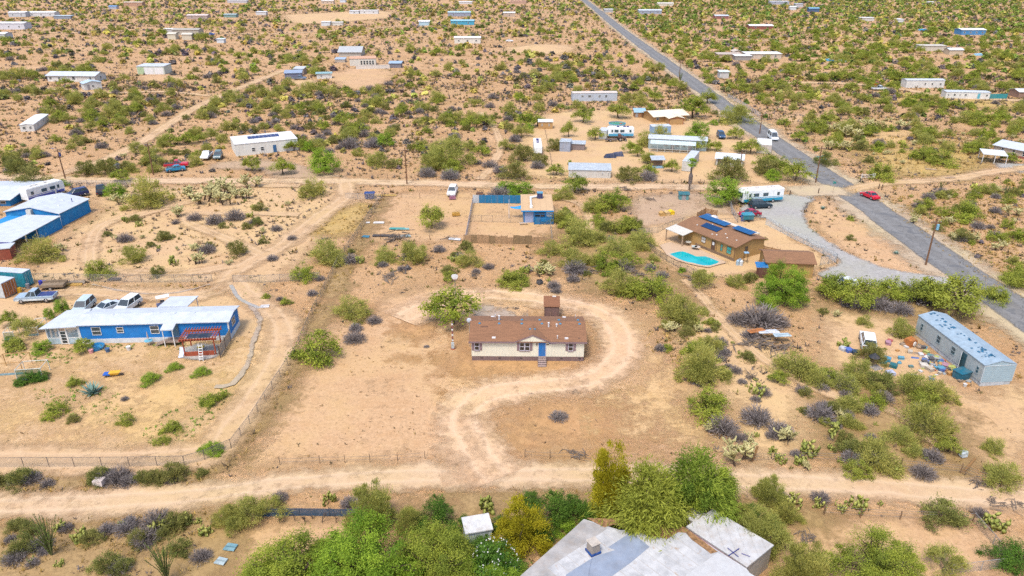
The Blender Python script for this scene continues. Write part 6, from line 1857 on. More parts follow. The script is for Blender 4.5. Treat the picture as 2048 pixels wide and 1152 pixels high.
# ---------------------------------------------------------------- fences
def chain(name, label, pts, h=1.2, gap=3.0, post=(.35, .37, .40), net=(.45, .47, .50), opac=.28, top=True, wood=False, r=.035, group=None):
    P = [G(*p) for p in pts]
    t = thing(name, label, 'fence', P[0], 0, group)
    o = P[0]
    pm = M((.20, .12, .07), .9, .2) if wood else M(post, .5, .1)
    nm = net_mat('wire_mesh', net, opac)
    for a, b in zip(P[:-1], P[1:]):
        d = b - a
        n = max(1, round(d.length / gap))
        for k in range(n + (1 if b is P[-1] else 0)):
            q = a + d * (k / n) - o
            hh = h * (1 + (rnd.uniform(-.1, .15) if wood else 0))
            obj('post', MB().tube((q.x, q.y, 0), (q.x + (rnd.uniform(-.06, .06) if wood else 0), q.y, hh), r * (1.8 if wood else 1), r * (1.6 if wood else 1), 6), pm, t)
        a1, b1 = a - o, b - o
        if top:
            obj('rail', MB().tube((a1.x, a1.y, h - .02), (b1.x, b1.y, h - .02), r * .7, r * .7, 5), pm, t)
        if opac > 0:
            obj('mesh_panel', MB().add([(a1.x, a1.y, .03), (b1.x, b1.y, .03), (b1.x, b1.y, h - .03), (a1.x, a1.y, h - .03)], [(0, 1, 2, 3)]), nm, t)
        else:
            for z in (.4, .8, 1.1):
                if z < h:
                    obj('wire', MB().tube((a1.x, a1.y, z), (b1.x, b1.y, z), .012, .012, 4), M((.2, .2, .2)), t)


chain('chain_link_fence', 'chain-link fence along the south side of the blue home yard', [(-40, 938), (49, 936), (150, 936), (260, 935), (370, 933), (410, 922), (463, 899)], 1.4, 3.1, (.16, .14, .13), (.25, .23, .2), .16)
chain('chain_link_fence', 'long weedy chain-link fence between the blue home drive and the cream house lot', [(463, 899), (500, 850), (545, 780), (590, 712), (625, 630), (650, 580), (680, 520), (715, 470), (768, 392)], 1.3, 3.0, (.22, .2, .18), (.32, .29, .25), .22)
chain('chain_link_fence', 'chain-link fence and gate along the dirt road by the workshop', [(-30, 370), (60, 371), (143, 372), (175, 373), (210, 373), (262, 374)], 1.5, 3.0, (.2, .2, .22), (.4, .4, .4), .15)
chain('chain_link_fence', 'chain-link fence behind the flatbed trailer', [(70, 562), (150, 563), (250, 565), (350, 565), (425, 564)], 1.4, 3.2, (.2, .2, .2), (.35, .33, .3), .13)
chain('chain_link_fence', 'chain-link fence east of the sandy drive gate', [(467, 566), (520, 566), (600, 562), (640, 560)], 1.4, 3.2, (.2, .2, .2), (.35, .33, .3), .15)
chain('chain_link_fence', 'silver chain-link fence along the gravel lot beside the tan house', [(1531, 450), (1560, 464), (1590, 480), (1620, 494), (1648, 510), (1672, 526)], 1.7, 3.0, (.42, .48, .52), (.52, .58, .62), .45)
chain('chain_link_fence', 'short chain-link return at the end of the gravel lot fence', [(1672, 526), (1640, 531)], 1.7, 2.0, (.25, .28, .3), (.4, .42, .44), .2)
chain('chain_link_fence', 'dark mesh fence round the pool terrace', [(1262, 470), (1290, 492), (1320, 515), (1360, 538), (1400, 556)], 1.2, 1.8, (.14, .12, .11), (.22, .18, .15), .3)
chain('chain_link_fence', 'mesh fence behind the patio cover', [(1262, 470), (1315, 466), (1345, 452), (1365, 446)], 1.2, 2.0, (.25, .23, .2), (.4, .36, .3), .2)
chain('chain_link_fence', 'grey mesh fence between the corral and the gravel lot', [(1456, 398), (1464, 428), (1475, 446)], 1.4, 2.0, (.4, .42, .45), (.4, .4, .42), .35)
chain('chain_link_fence', 'wire fence along the south edge of the grey corral', [(1365, 446), (1400, 452), (1475, 446), (1520, 440)], 1.2, 2.5, (.2, .17, .15), (.35, .3, .25), .1)
chain('chain_link_fence', 'grey screened fence on the left side of the bare dog yard', [(946, 408), (931, 486)], 1.6, 3.0, (.3, .34, .42), (.25, .32, .45), .8)
chain('chain_link_fence', 'thin wire fence across the bare dog yard', [(941, 444), (985, 445), (1020, 446), (1047, 446)], 1.5, 2.5, (.2, .16, .14), (.4, .3, .22), .12)
chain('chain_link_fence', 'wire fence closing the bare dog yard beside the lattice porch', [(1101, 456), (1104, 486)], 1.4, 3.0, (.35, .33, .3), (.4, .36, .3), .25)
chain('wire_fence', 'wire fence with thin steel posts along the cream house lot front', [(560, 930), (640, 927), (740, 925), (850, 918)], 1.1, 3.2, (.16, .11, .08), opac=0, top=False)
chain('wire_fence', 'wire fence with thin posts right of the loop drive mouth', [(1050, 915), (1100, 918), (1170, 918)], 1.1, 3.0, (.16, .11, .08), opac=0, top=False)
chain('wire_fence', 'leaning wire fence with wooden posts along the sandy bank', [(1505, 925), (1600, 922), (1700, 925), (1800, 938), (1920, 948), (2000, 975)], 1.3, 6.0, wood=True, opac=0, top=False)
chain('wire_fence', 'wooden post fence along the north side of the dirt road', [(640, 352), (720, 356), (830, 358), (960, 362), (1050, 366)], 1.3, 6.0, wood=True, opac=0, top=False)
chain('wire_fence', 'post and wire fence in front of the long grey store', [(1130, 366), (1250, 368), (1400, 368), (1500, 370)], 1.3, 5.0, wood=True, opac=0, top=False)
chain('wire_fence', 'post and wire fence north of the grey corral', [(1255, 396), (1320, 394), (1400, 393), (1455, 397)], 1.3, 4.0, wood=True, opac=0, top=False)
chain('wire_fence', 'wire fence running north along the sandy footpath', [(1090, 262), (1100, 310), (1108, 362)], 1.1, 5.0, wood=True, opac=0, top=False)
chain('wire_fence', 'post fence along the west dirt road bend', [(250, 325), (310, 285), (370, 245), (440, 205)], 1.2, 7.0, wood=True, opac=0, top=False)
chain('wire_fence', 'post and wire fence closing the south-east yard', [(1648, 1030), (1720, 1036), (1800, 1040), (1945, 1045)], 1.2, 4.0, wood=True, opac=0, top=False)
chain('chain_link_fence', 'chain-link fence on the east side of the south-east yard', [(1945, 1045), (1985, 1090), (2020, 1135), (1900, 1150)], 1.2, 2.5, (.3, .3, .3), (.3, .28, .26), .2)
chain('wire_fence', 'lot fence with wooden gate posts below the bare lot', [(722, 478), (800, 480), (860, 480), (928, 482)], 1.2, 5.0, wood=True, opac=0, top=False)
chain('wire_fence', 'wire fence above the bare lot behind the parked white suv', [(765, 395), (840, 397), (900, 400)], 1.1, 5.0, wood=True, opac=0, top=False)
chain('chain_link_fence', 'mesh gate across the sandy drive beside the dark blue dumpster', [(692, 398), (716, 399), (760, 400)], 1.4, 3.0, (.35, .35, .35), (.5, .45, .4), .12)
chain('chain_link_fence', 'dark blue screened fence behind the pollarded trunks', [(512, 1034), (600, 1032), (720, 1034)], .95, 3.0, (.05, .08, .13), (.03, .075, .14), .97)
chain('wire_fence', 'short grey mesh fence on the east verge of the paved road', [(1455, 195), (1490, 215), (1520, 235)], 1.5, 3.0, (.4, .42, .44), (.45, .46, .48), .4)
chain('wire_fence', 'low grey fence east of the paved road near the lane', [(1575, 250), (1600, 248), (1660, 250)], 1.2, 5.0, wood=True, opac=0, top=False)


def reed_fence():
    fa, frz, FL = frame_of((930, 486), (1100, 489))
    t = thing('reed_fence', 'tall brown dry-brush screen fence closing the bare dog yard', 'fence', fa, frz)
    n = 14
    mats = [M(c, .95, .35, 4.0, lines=(0, .12, .5)) for c in ((.42, .27, .15), (.33, .21, .11), (.48, .33, .19), (.28, .19, .10))]
    for k in range(n):
        hh = 1.5 + .25 * rnd.uniform(-1, 1)
        obj('reed_panel', MB().box(FL * k / n + .01, FL * (k + 1) / n - .01, -.04 - .02 * (k % 2), .04, .02, hh), mats[rnd.randrange(4)], t)
    for k in range(n + 1):
        obj('post', MB().tube((FL * k / n, .1, 0), (FL * k / n, .1, 1.7), .05), M((.2, .13, .08)), t)


reed_fence()
sgn = thing('street_sign', 'green street name sign at the corner of the dirt road and the paved road', 'street sign', G(1665, 388), .4)
obj('post', MB().tube((0, 0, 0), (0, 0, 2.6), .04), M((.4, .3, .22)), sgn)
obj('blade', MB().box(-.45, .45, -.02, .02, 2.4, 2.65), M((.02, .28, .26)), sgn)
obj('blade', MB().box(-.02, .02, -.45, .45, 2.66, 2.9), M((.02, .28, .26)), sgn)
gt = thing('field_gate', 'white field gate beside the dirt lane east of the paved road', 'gate', G(1722, 358), -.12)
for x in (0, 2.4):
    obj('post', MB().box(x, x + .1, 0, .1, 0, 1.3), WHT, gt)
for z in (.4, .75, 1.1):
    obj('bar', MB().box(.1, 2.4, .02, .08, z, z + .08), WHT, gt)
obj('sign_board', MB().box(2.5, 3.2, 0, .05, .4, 1.5), M((.7, .74, .78)), gt)
for px, lb in (((1757, 378), 'short dark fence post at the lane corner'), ((1763, 380), 'second dark post at the lane corner, beside the white board'), ((1636, 388), 'dark post beside the gravel lot entrance'), ((1579, 392), 'stub trunk post by the motorhome')):
    single('wooden_post', lb, 'post', MB().tube((0, 0, 0), (.05, 0, 1.3), .12, .1, 7).tube((.05, 0, 1.3), (.05, 0, 1.34), .07, .05, 7), M((.13, .08, .05), .9, .2), G(*px))
for px, lb, ang in (((1505, 922), 'leaning orange-brown fence post by the pale cholla', .15), ((1925, 946), 'thick dark post leaning over on the sandy bank', .45)):
    h = 1.9
    single('leaning_post', lb, 'post', MB().tube((0, 0, 0), (ang * h, 0, h), .15, .13, 8).tube((ang * h, 0, h), (ang * h + .02, 0, h + .05), .1, .06, 8), M((.30, .17, .07), .9, .25), G(*px))
# raised garden frames in the left yard
for px, lb, w, d, hh, c in (((36, 762), 'wooden trellis frame with white netting over garden bed', 3.0, 2.2, 1.6, (.62, .66, .6)), ((-6, 752), 'yellow-brown timber frame of an empty garden trellis', 3.2, 2.6, 1.8, (.46, .27, .10)), ((10, 680), 'white tube garden frame with green net beside the porch', 1.3, 1.6, 1.2, (.7, .7, .66)), ((58, 672), 'white tube garden frame against the screened porch', 1.3, 3.0, 1.3, (.7, .7, .66))):
    t = thing('garden_trellis', lb, 'garden trellis', G(*px), .15)
    m = M(c, .8, .2)
    for x in (0, w):
        for y in (0, d):
            obj('post', MB().tube((x, y, 0), (x, y, hh), .05), m, t)
    obj('top_rail', MB().tube((0, 0, hh), (w, 0, hh), .045), m, t)
    obj('top_rail', MB().tube((0, d, hh), (w, d, hh), .045), m, t)
    obj('top_rail', MB().tube((w, 0, hh), (w, d, hh), .045), m, t)
    obj('top_rail', MB().tube((0, 0, hh), (0, d, hh), .045), m, t)
    if 'net' in lb:
        obj('net', MB().add([(0, .01, .3), (w, .01, .3), (w, .01, hh - .05), (0, .01, hh - .05)], [(0, 1, 2, 3)]), net_mat('garden_net', (.05, .14, .08), .7), t)
    obj('bed_edge', MB().box(0, w, -.05, 0, 0, .3), M((.2, .35, .42)), t)
# ---------------------------------------------------------------- plants: prototypes of unit width, standing on z = 0
def cards(C, A, B, L, W):
    """quads centred at C with long axis A (len L) and cross axis B (len W)"""
    L = np.broadcast_to(L, len(C))[:, None] / 2
    W = np.broadcast_to(W, len(C))[:, None] / 2
    V = np.stack([C - A * L - B * W * .5, C - A * L * .1 - B * W, C + A * L, C - A * L * .1 + B * W], 1)
    return V.reshape(-1, 3), np.arange(len(C) * 4).reshape(-1, 4)


def unit(v):
    return v / (np.linalg.norm(v, axis=1)[:, None] + 1e-9)


def crown_mesh(name, r, K, n, sig, leaf, H, lo=.35, strip=False, flat=.65, rad=.42, up=.3, dome=True):
    """clumps of leaves spread unevenly through a lop-sided crown"""
    lob = r.normal(0, .12, (5, 2))
    cen = []
    while len(cen) < K:
        a = r.uniform(0, 2 * math.pi)
        q = math.sqrt(r.uniform(0.02, 1)) * rad * (1 + .26 * math.sin(2 * a + lob[0, 0] * 30) + .2 * math.sin(3 * a + lob[1, 0] * 30))
        zt = H * (1 - .55 * (q / rad) ** 2) if dome else H
        z = r.uniform(lo * H if q < rad * .8 else lo * H * .8, max(zt, lo * H + .02)) * r.uniform(.88, 1.04)
        cen.append((q * math.cos(a), q * math.sin(a), z))
    cen = np.array(cen)
    tint_c = r.uniform(0, 1, K)
    cnt = r.integers(int(n * .5), int(n * 1.5), K)
    idx = np.repeat(np.arange(K), cnt)
    sg = sig * r.uniform(.45, 1.45, K)[idx][:, None]
    off = r.normal(0, 1, (len(idx), 3)) * sg * np.array([1, 1, flat])
    C = cen[idx] + off
    C[:, 2] = np.maximum(C[:, 2], .02)
    out = C - np.array([0, 0, H * .35])
    if strip:
        A = unit(unit(out) * .75 + np.array([0, 0, up]) + r.normal(0, .38, C.shape))
        Bv = unit(np.cross(A, r.normal(0, 1, C.shape)))
        V, F = cards(C, A, Bv, leaf[0] * r.uniform(.6, 1.4, len(C)), leaf[1] * r.uniform(.7, 1.3, len(C)))
    else:
        A = unit(r.normal(0, 1, C.shape) + unit(out) * .35)
        N = unit(unit(out) * .5 + np.array([0, 0, .65]) + r.normal(0, .55, C.shape))
        Bv = unit(np.cross(N, A))
        A = unit(np.cross(Bv, N))
        V, F = cards(C, A, Bv, leaf[0] * r.uniform(.6, 1.5, len(C)), leaf[1] * r.uniform(.6, 1.5, len(C)))
    tint = np.clip(np.repeat(tint_c[idx] * .85 + r.uniform(0, .15, len(idx)), 4), 0, 1)
    return np_mesh(name, V, F, {'tint': tint}), cen


def limbs(cen, r, fork, r0, n=18, base=(0, 0), stems=1):
    mb = MB()
    f = Vector((base[0] + r.normal(0, .02), base[1] + r.normal(0, .02), fork))
    if stems == 1:
        mb.tube((base[0], base[1], -.01), f, r0, r0 * .8, 7)
    ks = r.permutation(len(cen))[:n]
    for k in ks:
        c = Vector(cen[k])
        st = f if stems == 1 else Vector((r.normal(0, .03), r.normal(0, .03), -.01))
        mid = st.lerp(c, .5) + Vector((r.normal(0, .03), r.normal(0, .03), .04))
        mb.tube(st, mid, r0 * .5, r0 * .33, 5)
        mb.tube(mid, c, r0 * .33, r0 * .12, 4)
        e = c + Vector((r.normal(0, .06), r.normal(0, .06), r.uniform(0, .07)))
        mb.tube(c, e, r0 * .12, r0 * .05, 3)
    return mb


BARK = M((.10, .07, .05), .95, .3, 6.0)
BARKG = M((.20, .20, .08), .9, .25, 6.0)
LM = {
    'mesq': leaf_mat('mesquite_leaf', (.13, .19, .026), (.40, .45, .06), (.34, .35, .07)),
    'palo': leaf_mat('palo_verde_leaf', (.23, .24, .052), (.55, .51, .14), (.37, .39, .10), .4),
    'creo': leaf_mat('creosote_leaf', (.14, .16, .048), (.31, .32, .085), (.30, .27, .085), .3),
    'grey': leaf_mat('grey_twig', (.13, .115, .115), (.28, .25, .25), (.185, .155, .14), 0),
    'pear': leaf_mat('pear_pad', (.17, .20, .045), (.37, .36, .10), (.22, .25, .06), 0, .6),
    'chol': leaf_mat('cholla_arm', (.26, .23, .10), (.52, .48, .24), (.36, .33, .15), 0),
    'brig': leaf_mat('bright_leaf', (.10, .21, .02), (.36, .49, .05), (.25, .36, .04)),
    'dark': leaf_mat('oleander_leaf', (.045, .115, .018), (.14, .27, .035), (.11, .19, .026)),
    'pine': leaf_mat('pine_needle', (.26, .235, .012), (.52, .45, .03), (.36, .32, .02)),
    'tama': leaf_mat('tamarisk_leaf', (.12, .20, .028), (.36, .44, .06), (.38, .37, .06)),
    'agav': leaf_mat('agave_blade', (.10, .19, .16), (.22, .32, .28), (.16, .25, .20), 0),
    'ocot': leaf_mat('ocotillo_leaf', (.10, .17, .03), (.20, .28, .05), (.15, .22, .04)),
    'flow': leaf_mat('white_flower', (.7, .7, .66), (.8, .8, .78), (.75, .75, .7)),
}
PROTO = {}


def proto(kind, nvar, fn):
    PROTO[kind] = [fn(np.random.default_rng(100 * len(PROTO) + v)) for v in range(nvar)]


def mk_mesh(mb, name, mat):
    me = mb.mesh(name)
    me.materials.append(mat)
    return me


def p_tree(leafm, K, n, sig, leaf, H, lo, fork, r0, strip=False, bark=None, flat=.65, stems=1, rad=.42, up=.3, nl=18, pn=('crown', 'trunk')):
    def f(r):
        me, cen = crown_mesh(pn[0], r, K, n, sig, leaf, H, lo, strip, flat, rad, up)
        me.materials.append(LM[leafm])
        return [(pn[0], me), (pn[1], mk_mesh(limbs(cen, r, fork, r0, nl, stems=stems), pn[1], bark or BARK))]
    return f


proto('mesquite_tree', 4, p_tree('mesq', 54, 72, .060, (.036, .023), .66, .42, .22, .030))
proto('mesquite_shrub', 3, p_tree('mesq', 56, 76, .066, (.036, .023), .62, .12, .06, .018, stems=3, pn=('foliage', 'stems')))
proto('palo_verde_tree', 3, p_tree('palo', 52, 86, .060, (.068, .011), .70, .38, .18, .026, strip=True, bark=BARKG))
proto('palo_verde_shrub', 4, p_tree('palo', 60, 90, .066, (.072, .011), .62, .08, .04, .016, strip=True, stems=3, bark=BARKG, pn=('foliage', 'stems')))
proto('creosote_bush', 4, p_tree('creo', 56, 88, .060, (.046, .019), .60, .12, .03, .012, strip=True, stems=3, up=.5, pn=('foliage', 'stems')))
proto('bright_tree', 2, p_tree('brig', 70, 90, .062, (.030, .019), .62, .25, .15, .026))
proto('dark_shrub', 2, p_tree('dark', 80, 90, .062, (.032, .017), .85, .06, .05, .018, stems=3, pn=('foliage', 'stems')))
proto('pine_tree', 2, p_tree('pine', 120, 170, .05, (.036, .014), 1.12, .08, .1, .026, strip=True, rad=.40, flat=.7))
proto('tamarisk_tree', 2, p_tree('tama', 130, 170, .052, (.050, .010), .80, .15, .12, .026, strip=True, up=-.35, flat=.9))
proto('foreground_mesquite', 2, p_tree('mesq', 150, 210, .044, (.015, .009), .68, .28, .14, .024, nl=40))
proto('green_mesquite', 2, p_tree('brig', 170, 230, .042, (.0145, .0085), .72, .15, .12, .024, nl=40))
proto('feathery_palo_verde', 2, p_tree('palo', 130, 160, .050, (.050, .008), .85, .08, .05, .016, strip=True, stems=3, bark=BARKG, up=.8, nl=30, pn=('foliage', 'stems')))


def p_grey(r):
    n = 1150
    d = unit(np.stack([r.normal(0, 1, n), r.normal(0, 1, n), np.abs(r.normal(0, .75, n)) + .08], 1))
    q = r.uniform(.1, .44, n)
    C = d * q[:, None] * np.array([1, 1, .95])
    A = unit(d + r.normal(0, .38, d.shape) + np.array([0, 0, .15]))
    B = unit(np.cross(A, r.normal(0, 1, d.shape)))
    V, F = cards(C, A, B, r.uniform(.1, .26, n), r.uniform(.008, .019, n))
    V[:, 2] = np.maximum(V[:, 2], 0)
    me = np_mesh('twigs', V, F, {'tint': np.repeat(r.uniform(0, 1, n), 4)})
    me.materials.append(LM['grey'])
    mb = MB()
    for k in range(14):
        v = d[k] * .36
        mb.tube((0, 0, 0), tuple(v), .014, .005, 4)
    return [('twigs', me), ('stems', mk_mesh(mb, 'stems', M((.09, .075, .07), .95)))]


proto('grey_bush', 4, p_grey)


def p_pear(r):
    parts = []
    todo = [((r.normal(0, .15), r.normal(0, .15), .0), 0) for _ in range(13)]
    V, F, T = [], [], []
    off = 0
    while todo and len(T) < 40:
        (x, y, z), lv = todo.pop(0)
        s = r.uniform(.07, .11) * (1 if lv else 1.1)
        yaw, tl = r.uniform(0, math.pi), r.uniform(-.5, .5)
        ax = np.array([math.cos(yaw), math.sin(yaw), 0])
        up_ = unit(np.array([[-ax[1] * math.sin(tl) + r.normal(0, .25), ax[0] * math.sin(tl) + r.normal(0, .25), math.cos(tl)]]))[0]
        nn = np.cross(ax, up_)
        c = np.array([x, y, z]) + up_ * s * .9
        ang = np.linspace(0, 2 * math.pi, 8, endpoint=False)
        ring = c + np.outer(np.cos(ang) * s * .72, ax) + np.outer(np.sin(ang) * s, up_)
        v = np.concatenate([ring, [c + nn * s * .22, c - nn * s * .22]])
        f = [(i, (i + 1) % 8, 8) for i in range(8)] + [((i + 1) % 8, i, 9) for i in range(8)]
        v[:, 2] = np.maximum(v[:, 2], 0)
        V.append(v)
        F.append(np.array(f) + off)
        off += 10
        T.append(np.full(10, r.uniform(0, 1)))
        if lv < 3:
            for _ in range(r.integers(1, 3)):
                a = r.uniform(.3, 2.8)
                e = c + ax * math.cos(a) * s * .6 + up_ * math.sin(a) * s * .9
                todo.append((tuple(e), lv + 1))
    me = np_mesh('pads', np.concatenate(V), np.concatenate(F), {'tint': np.concatenate(T)})
    me.materials.append(LM['pear'])
    return [('pads', me)]


proto('prickly_pear', 4, p_pear)


def p_chol(r):
    arm, tr = MB(), MB()
    tint = []
    for s in range(4):
        b = Vector((r.normal(0, .14), r.normal(0, .14), 0))
        m = b + Vector((r.normal(0, .08), r.normal(0, .08), r.uniform(.25, .45)))
        tr.tube(b, m, .035, .028, 6)
        for k in range(11):
            st = b.lerp(m, r.uniform(.5, 1))
            e = st + Vector((r.normal(0, .13), r.normal(0, .13), r.uniform(.0, .28)))
            n0 = len(arm.v)
            arm.tube(st, e, .024, .034, 6)
            for j in range(3):
                e2 = e + Vector((r.normal(0, .06), r.normal(0, .06), r.uniform(-.03, .09)))
                arm.tube(e, e2, .034, .02, 5)
            tint += [r.uniform(0, 1)] * (len(arm.v) - n0)
    me = arm.mesh('arms')
    a = me.attributes.new('tint', 'FLOAT', 'POINT')
    a.data.foreach_set('value', np.array(tint, np.float32))
    me.materials.append(LM['chol'])
    return [('arms', me), ('trunk', mk_mesh(tr, 'trunk', M((.09, .06, .045), .95)))]


proto('cholla_cactus', 3, p_chol)


def p_ocot(r):
    C, A, T = [], [], []
    mb = MB()
    for k in range(30):
        a, q = r.uniform(0, 6.28), r.uniform(.12, .42)
        tip = Vector((q * math.cos(a), q * math.sin(a), r.uniform(.95, 1.35)))
        mid = Vector((tip.x * .35, tip.y * .35, tip.z * .5))
        mb.tube((0, 0, 0), mid, .013, .01, 4)
        mb.tube(mid, tip, .01, .005, 4)
        for j in range(46):
            t = r.uniform(.08, 1)
            p = (Vector((0, 0, 0)).lerp(mid, t * 2) if t < .5 else mid.lerp(tip, t * 2 - 1))
            C.append(p)
            T.append(k / 30)
    C = np.array(C) + r.normal(0, .008, (len(C), 3))
    A = unit(r.normal(0, 1, C.shape) + np.array([0, 0, .8]))
    B = unit(np.cross(A, r.normal(0, 1, C.shape)))
    V, F = cards(C, A, B, .05, .016)
    me = np_mesh('foliage', V, F, {'tint': np.repeat(T, 4)})
    me.materials.append(LM['ocot'])
    return [('foliage', me), ('stems', mk_mesh(mb, 'stems', M((.14, .15, .06))))]


proto('ocotillo', 2, p_ocot)


def p_agav(r):
    V, F, T = [], [], []
    o = 0
    for k in range(26):
        a = k * 2.4
        el = .25 + .9 * k / 26
        d = np.array([math.cos(a) * math.cos(el), math.sin(a) * math.cos(el), math.sin(el)])
        s = np.array([-math.sin(a), math.cos(a), 0])
        L = .5
        p = [s * .03, s * .05 + d * L * .4, d * L, -s * .05 + d * L * .4, -s * .03, d * L * .4 - np.array([0, 0, .03])]
        V += p
        F += [(o, o + 1, o + 5, o + 4), (o + 1, o + 2, o + 3, o + 5), (o + 4, o + 5, o + 3, o + 4)]
        o += 6
        T += [r.uniform(0, 1)] * 6
    mb = MB().add(V, [f if len(set(f)) == 4 else f[:3] for f in F])
    me = mb.mesh('blades')
    at = me.attributes.new('tint', 'FLOAT', 'POINT')
    at.data.foreach_set('value', np.array(T, np.float32))
    me.materials.append(LM['agav'])
    return [('blades', me)]


proto('agave', 2, p_agav)


def p_bare(r):
    mb = MB()
    tip = []

    def grow(p, d, L, w, lv):
        e = p + d * L
        mb.tube(p, e, w, w * .68, 5 if lv < 2 else 3)
        if lv < 4:
            for _ in range(r.integers(2, 4)):
                nd = (d + Vector((r.normal(0, .55), r.normal(0, .55), r.normal(.12, .3)))).normalized()
                grow(e, nd, L * r.uniform(.6, .85), w * .62, lv + 1)
    grow(Vector((0, 0, 0)), Vector((r.normal(0, .15), r.normal(0, .15), 1)).normalized(), .24, .032, 0)
    return [('branches', mk_mesh(mb, 'branches', M((.10, .075, .06), .95, .3, 5)))]


proto('bare_tree', 3, p_bare)


def p_log(r):
    mb = MB()
    for k in range(26):
        a = r.uniform(0, 3.14)
        c = Vector((r.normal(0, .2), r.normal(0, .13), abs(r.normal(0, .07)) + .02))
        d = Vector((math.cos(a), math.sin(a) * .6, r.normal(0, .18))) * r.uniform(.1, .28)
        mb.tube(c - d, c + d, r.uniform(.008, .022), r.uniform(.004, .012), 5)
    for v in range(len(mb.v)):
        x, y, z = mb.v[v]
        mb.v[v] = (x, y, max(z, 0))
    return [('branches', mk_mesh(mb, 'branches', M((.17, .14, .12), .95, .35, 5)))]


proto('brush_pile', 3, p_log)

# kind: (size word pool label stem, category)
KIND = {
    'mesquite_tree': ('green mesquite tree with dark trunk', 'tree'), 'mesquite_shrub': ('round green mesquite shrub', 'shrub'), 'palo_verde_tree': ('yellow-green palo verde tree', 'tree'),
    'palo_verde_shrub': ('olive yellow-green palo verde shrub', 'shrub'), 'creosote_bush': ('dark olive creosote bush', 'bush'), 'bright_tree': ('bright green leafy tree', 'tree'), 'dark_shrub': ('dense dark green shrub', 'shrub'),
    'pine_tree': ('golden-green pine tree', 'tree'), 'tamarisk_tree': ('drooping feathery tamarisk tree', 'tree'), 'foreground_mesquite': ('spreading fine-leaved mesquite tree', 'tree'), 'green_mesquite': ('lush bright green mesquite tree', 'tree'),
    'feathery_palo_verde': ('feathery pale green palo verde', 'tree'), 'grey_bush': ('grey leafless twiggy bush', 'bush'), 'prickly_pear': ('prickly pear cactus clump', 'cactus'), 'cholla_cactus': ('pale yellow cholla cactus', 'cactus'),
    'ocotillo': ('tall green ocotillo with upright wands', 'ocotillo'), 'agave': ('blue-green agave rosette', 'agave'), 'bare_tree': ('bare dark-branched tree', 'tree'), 'brush_pile': ('heap of dead branches', 'brush pile'),
}
MARKS = [((1055, 680), 'the cream house'), ((310, 650), 'the blue home'), ((60, 440), 'the workshop'), ((1075, 420), 'the small tan-roofed house'), ((1430, 490), 'the tan pool house'), ((1900, 710), 'the blue-grey trailer'), ((1300, 1100), 'the flat-roofed house'),
         ((1350, 300), 'the long porch home'), ((1180, 345), 'the long grey store'), ((535, 295), 'the white house with solar panels'), ((860, 430), 'the bare lot'), ((1185, 480), 'the wash thicket'), ((1520, 400), 'the motorhome'), ((1720, 395), 'the paved road junction'),
         ((1800, 560), 'the gravel lot road'), ((400, 460), 'the looping west track'), ((200, 1050), 'the south dirt road verge'), ((1780, 1080), 'the south-east yard'), ((700, 1080), 'the dark blue screened fence'), ((1600, 830), 'the sandy footpath'), ((1990, 310), 'the white carport'),
         ((1190, 195), 'the pale blue-grey trailer'), ((730, 125), 'the adobe house'), ((150, 160), 'the white ranch house'), ((80, 250), 'the white single-wide'), ((310, 140), 'the white garage'), ((1850, 175), 'the scrub lane trailers'), ((1510, 112), 'the tan adobe wall house'), ((1400, 180), 'the paved road bend'), ((200, 840), 'the left yard'), ((640, 640), 'the weedy fence'), ((1350, 640), 'the loop drive bend'),
         ((880, 260), 'the desert footpath'), ((600, 230), 'the north desert flat'), ((330, 260), 'the west dirt road'), ((1750, 250), 'the roadside cholla field'), ((1950, 450), 'the east roadside scrub')]
for lb, x0, x1, yb, yt, *_q in FAR:
    sh_ = lb
    for w_ in (',', ' with ', ' partly ', ' behind ', ' before ', ' near ', ' by ', ' at ', ' in ', ' on ', ' among ', ' beside ', ' beyond ', ' next ', ' left ', ' right '):
        if len(sh_.split()) > 5:
            sh_ = sh_.split(w_)[0]
    MARKS.append((((x0 + x1) / 2, yb), 'the ' + ' '.join(sh_.split()[:6])))
MK = [(np.array(G(*p)[:2]), s) for p, s in MARKS]
PLANTS = []      # (kind, x, y, width m, pixel width, explicit)


def put(kind, text, jit=0):
    for e in text.split():
        v = [float(q) for q in e.split(',')]
        g = G(v[0], v[1])
        PLANTS.append((kind, g.x, g.y, v[2] / S(v[0], v[1]), v[2] * 10, v[3] if len(v) > 3 else 1.0, (kind, int(v[0]), int(v[1]))))


# plants read off the photograph: x, y of the foot and width, all in photo pixels
put('mesquite_tree', '243,364,46 505,342,46 566,349,50 588,301,40 907,648,108,1.22 863,457,70,1.1 1236,236,50 1166,245,48 1052,254,44 1075,252,40 1137,274,32,1.6 1190,280,36,1.2 1309,202,38 1343,344,34,1.2 1472,277,40 1252,463,58 1262,534,48 1300,326,36 1275,313,30,1.2 1260,306,36 898,562,34 1150,385,62 1415,207,42 1385,236,66 1404,300,46 1432,302,32 1500,308,50 1555,766,42 170,702,44,1.1 22,652,40,1.3 1670,594,84 1725,612,96 1780,600,76 1845,606,84 1915,622,130,.9 1870,612,70 1895,905,52,1.1 965,310,36 610,300,28,1.5 1112,350,40 1230,418,60 1295,350,40 1480,303,34 1530,338,50 1590,362,60 1560,345,46 30,700,44 690,250,40')
put('bright_tree', '1000,1130,90,1.0 930,1165,110,.9 1130,1062,50 233,397,50,1.0 650,343,74,1.05 1450,406,92,.95 1056,264,28 1427,250,20 123,371,34,.6 618,304,28,1.4 85,702,44,.9 127,630,36,1.7 100,638,24,1.8 1395,276,50,1.2 1040,392,60,1.0 1010,385,44,1.0 770,292,42,1.1 1364,544,18 300,764,42,.8 349,739,32,.8 403,750,36,.85 425,906,50,1.0 1545,360,40')
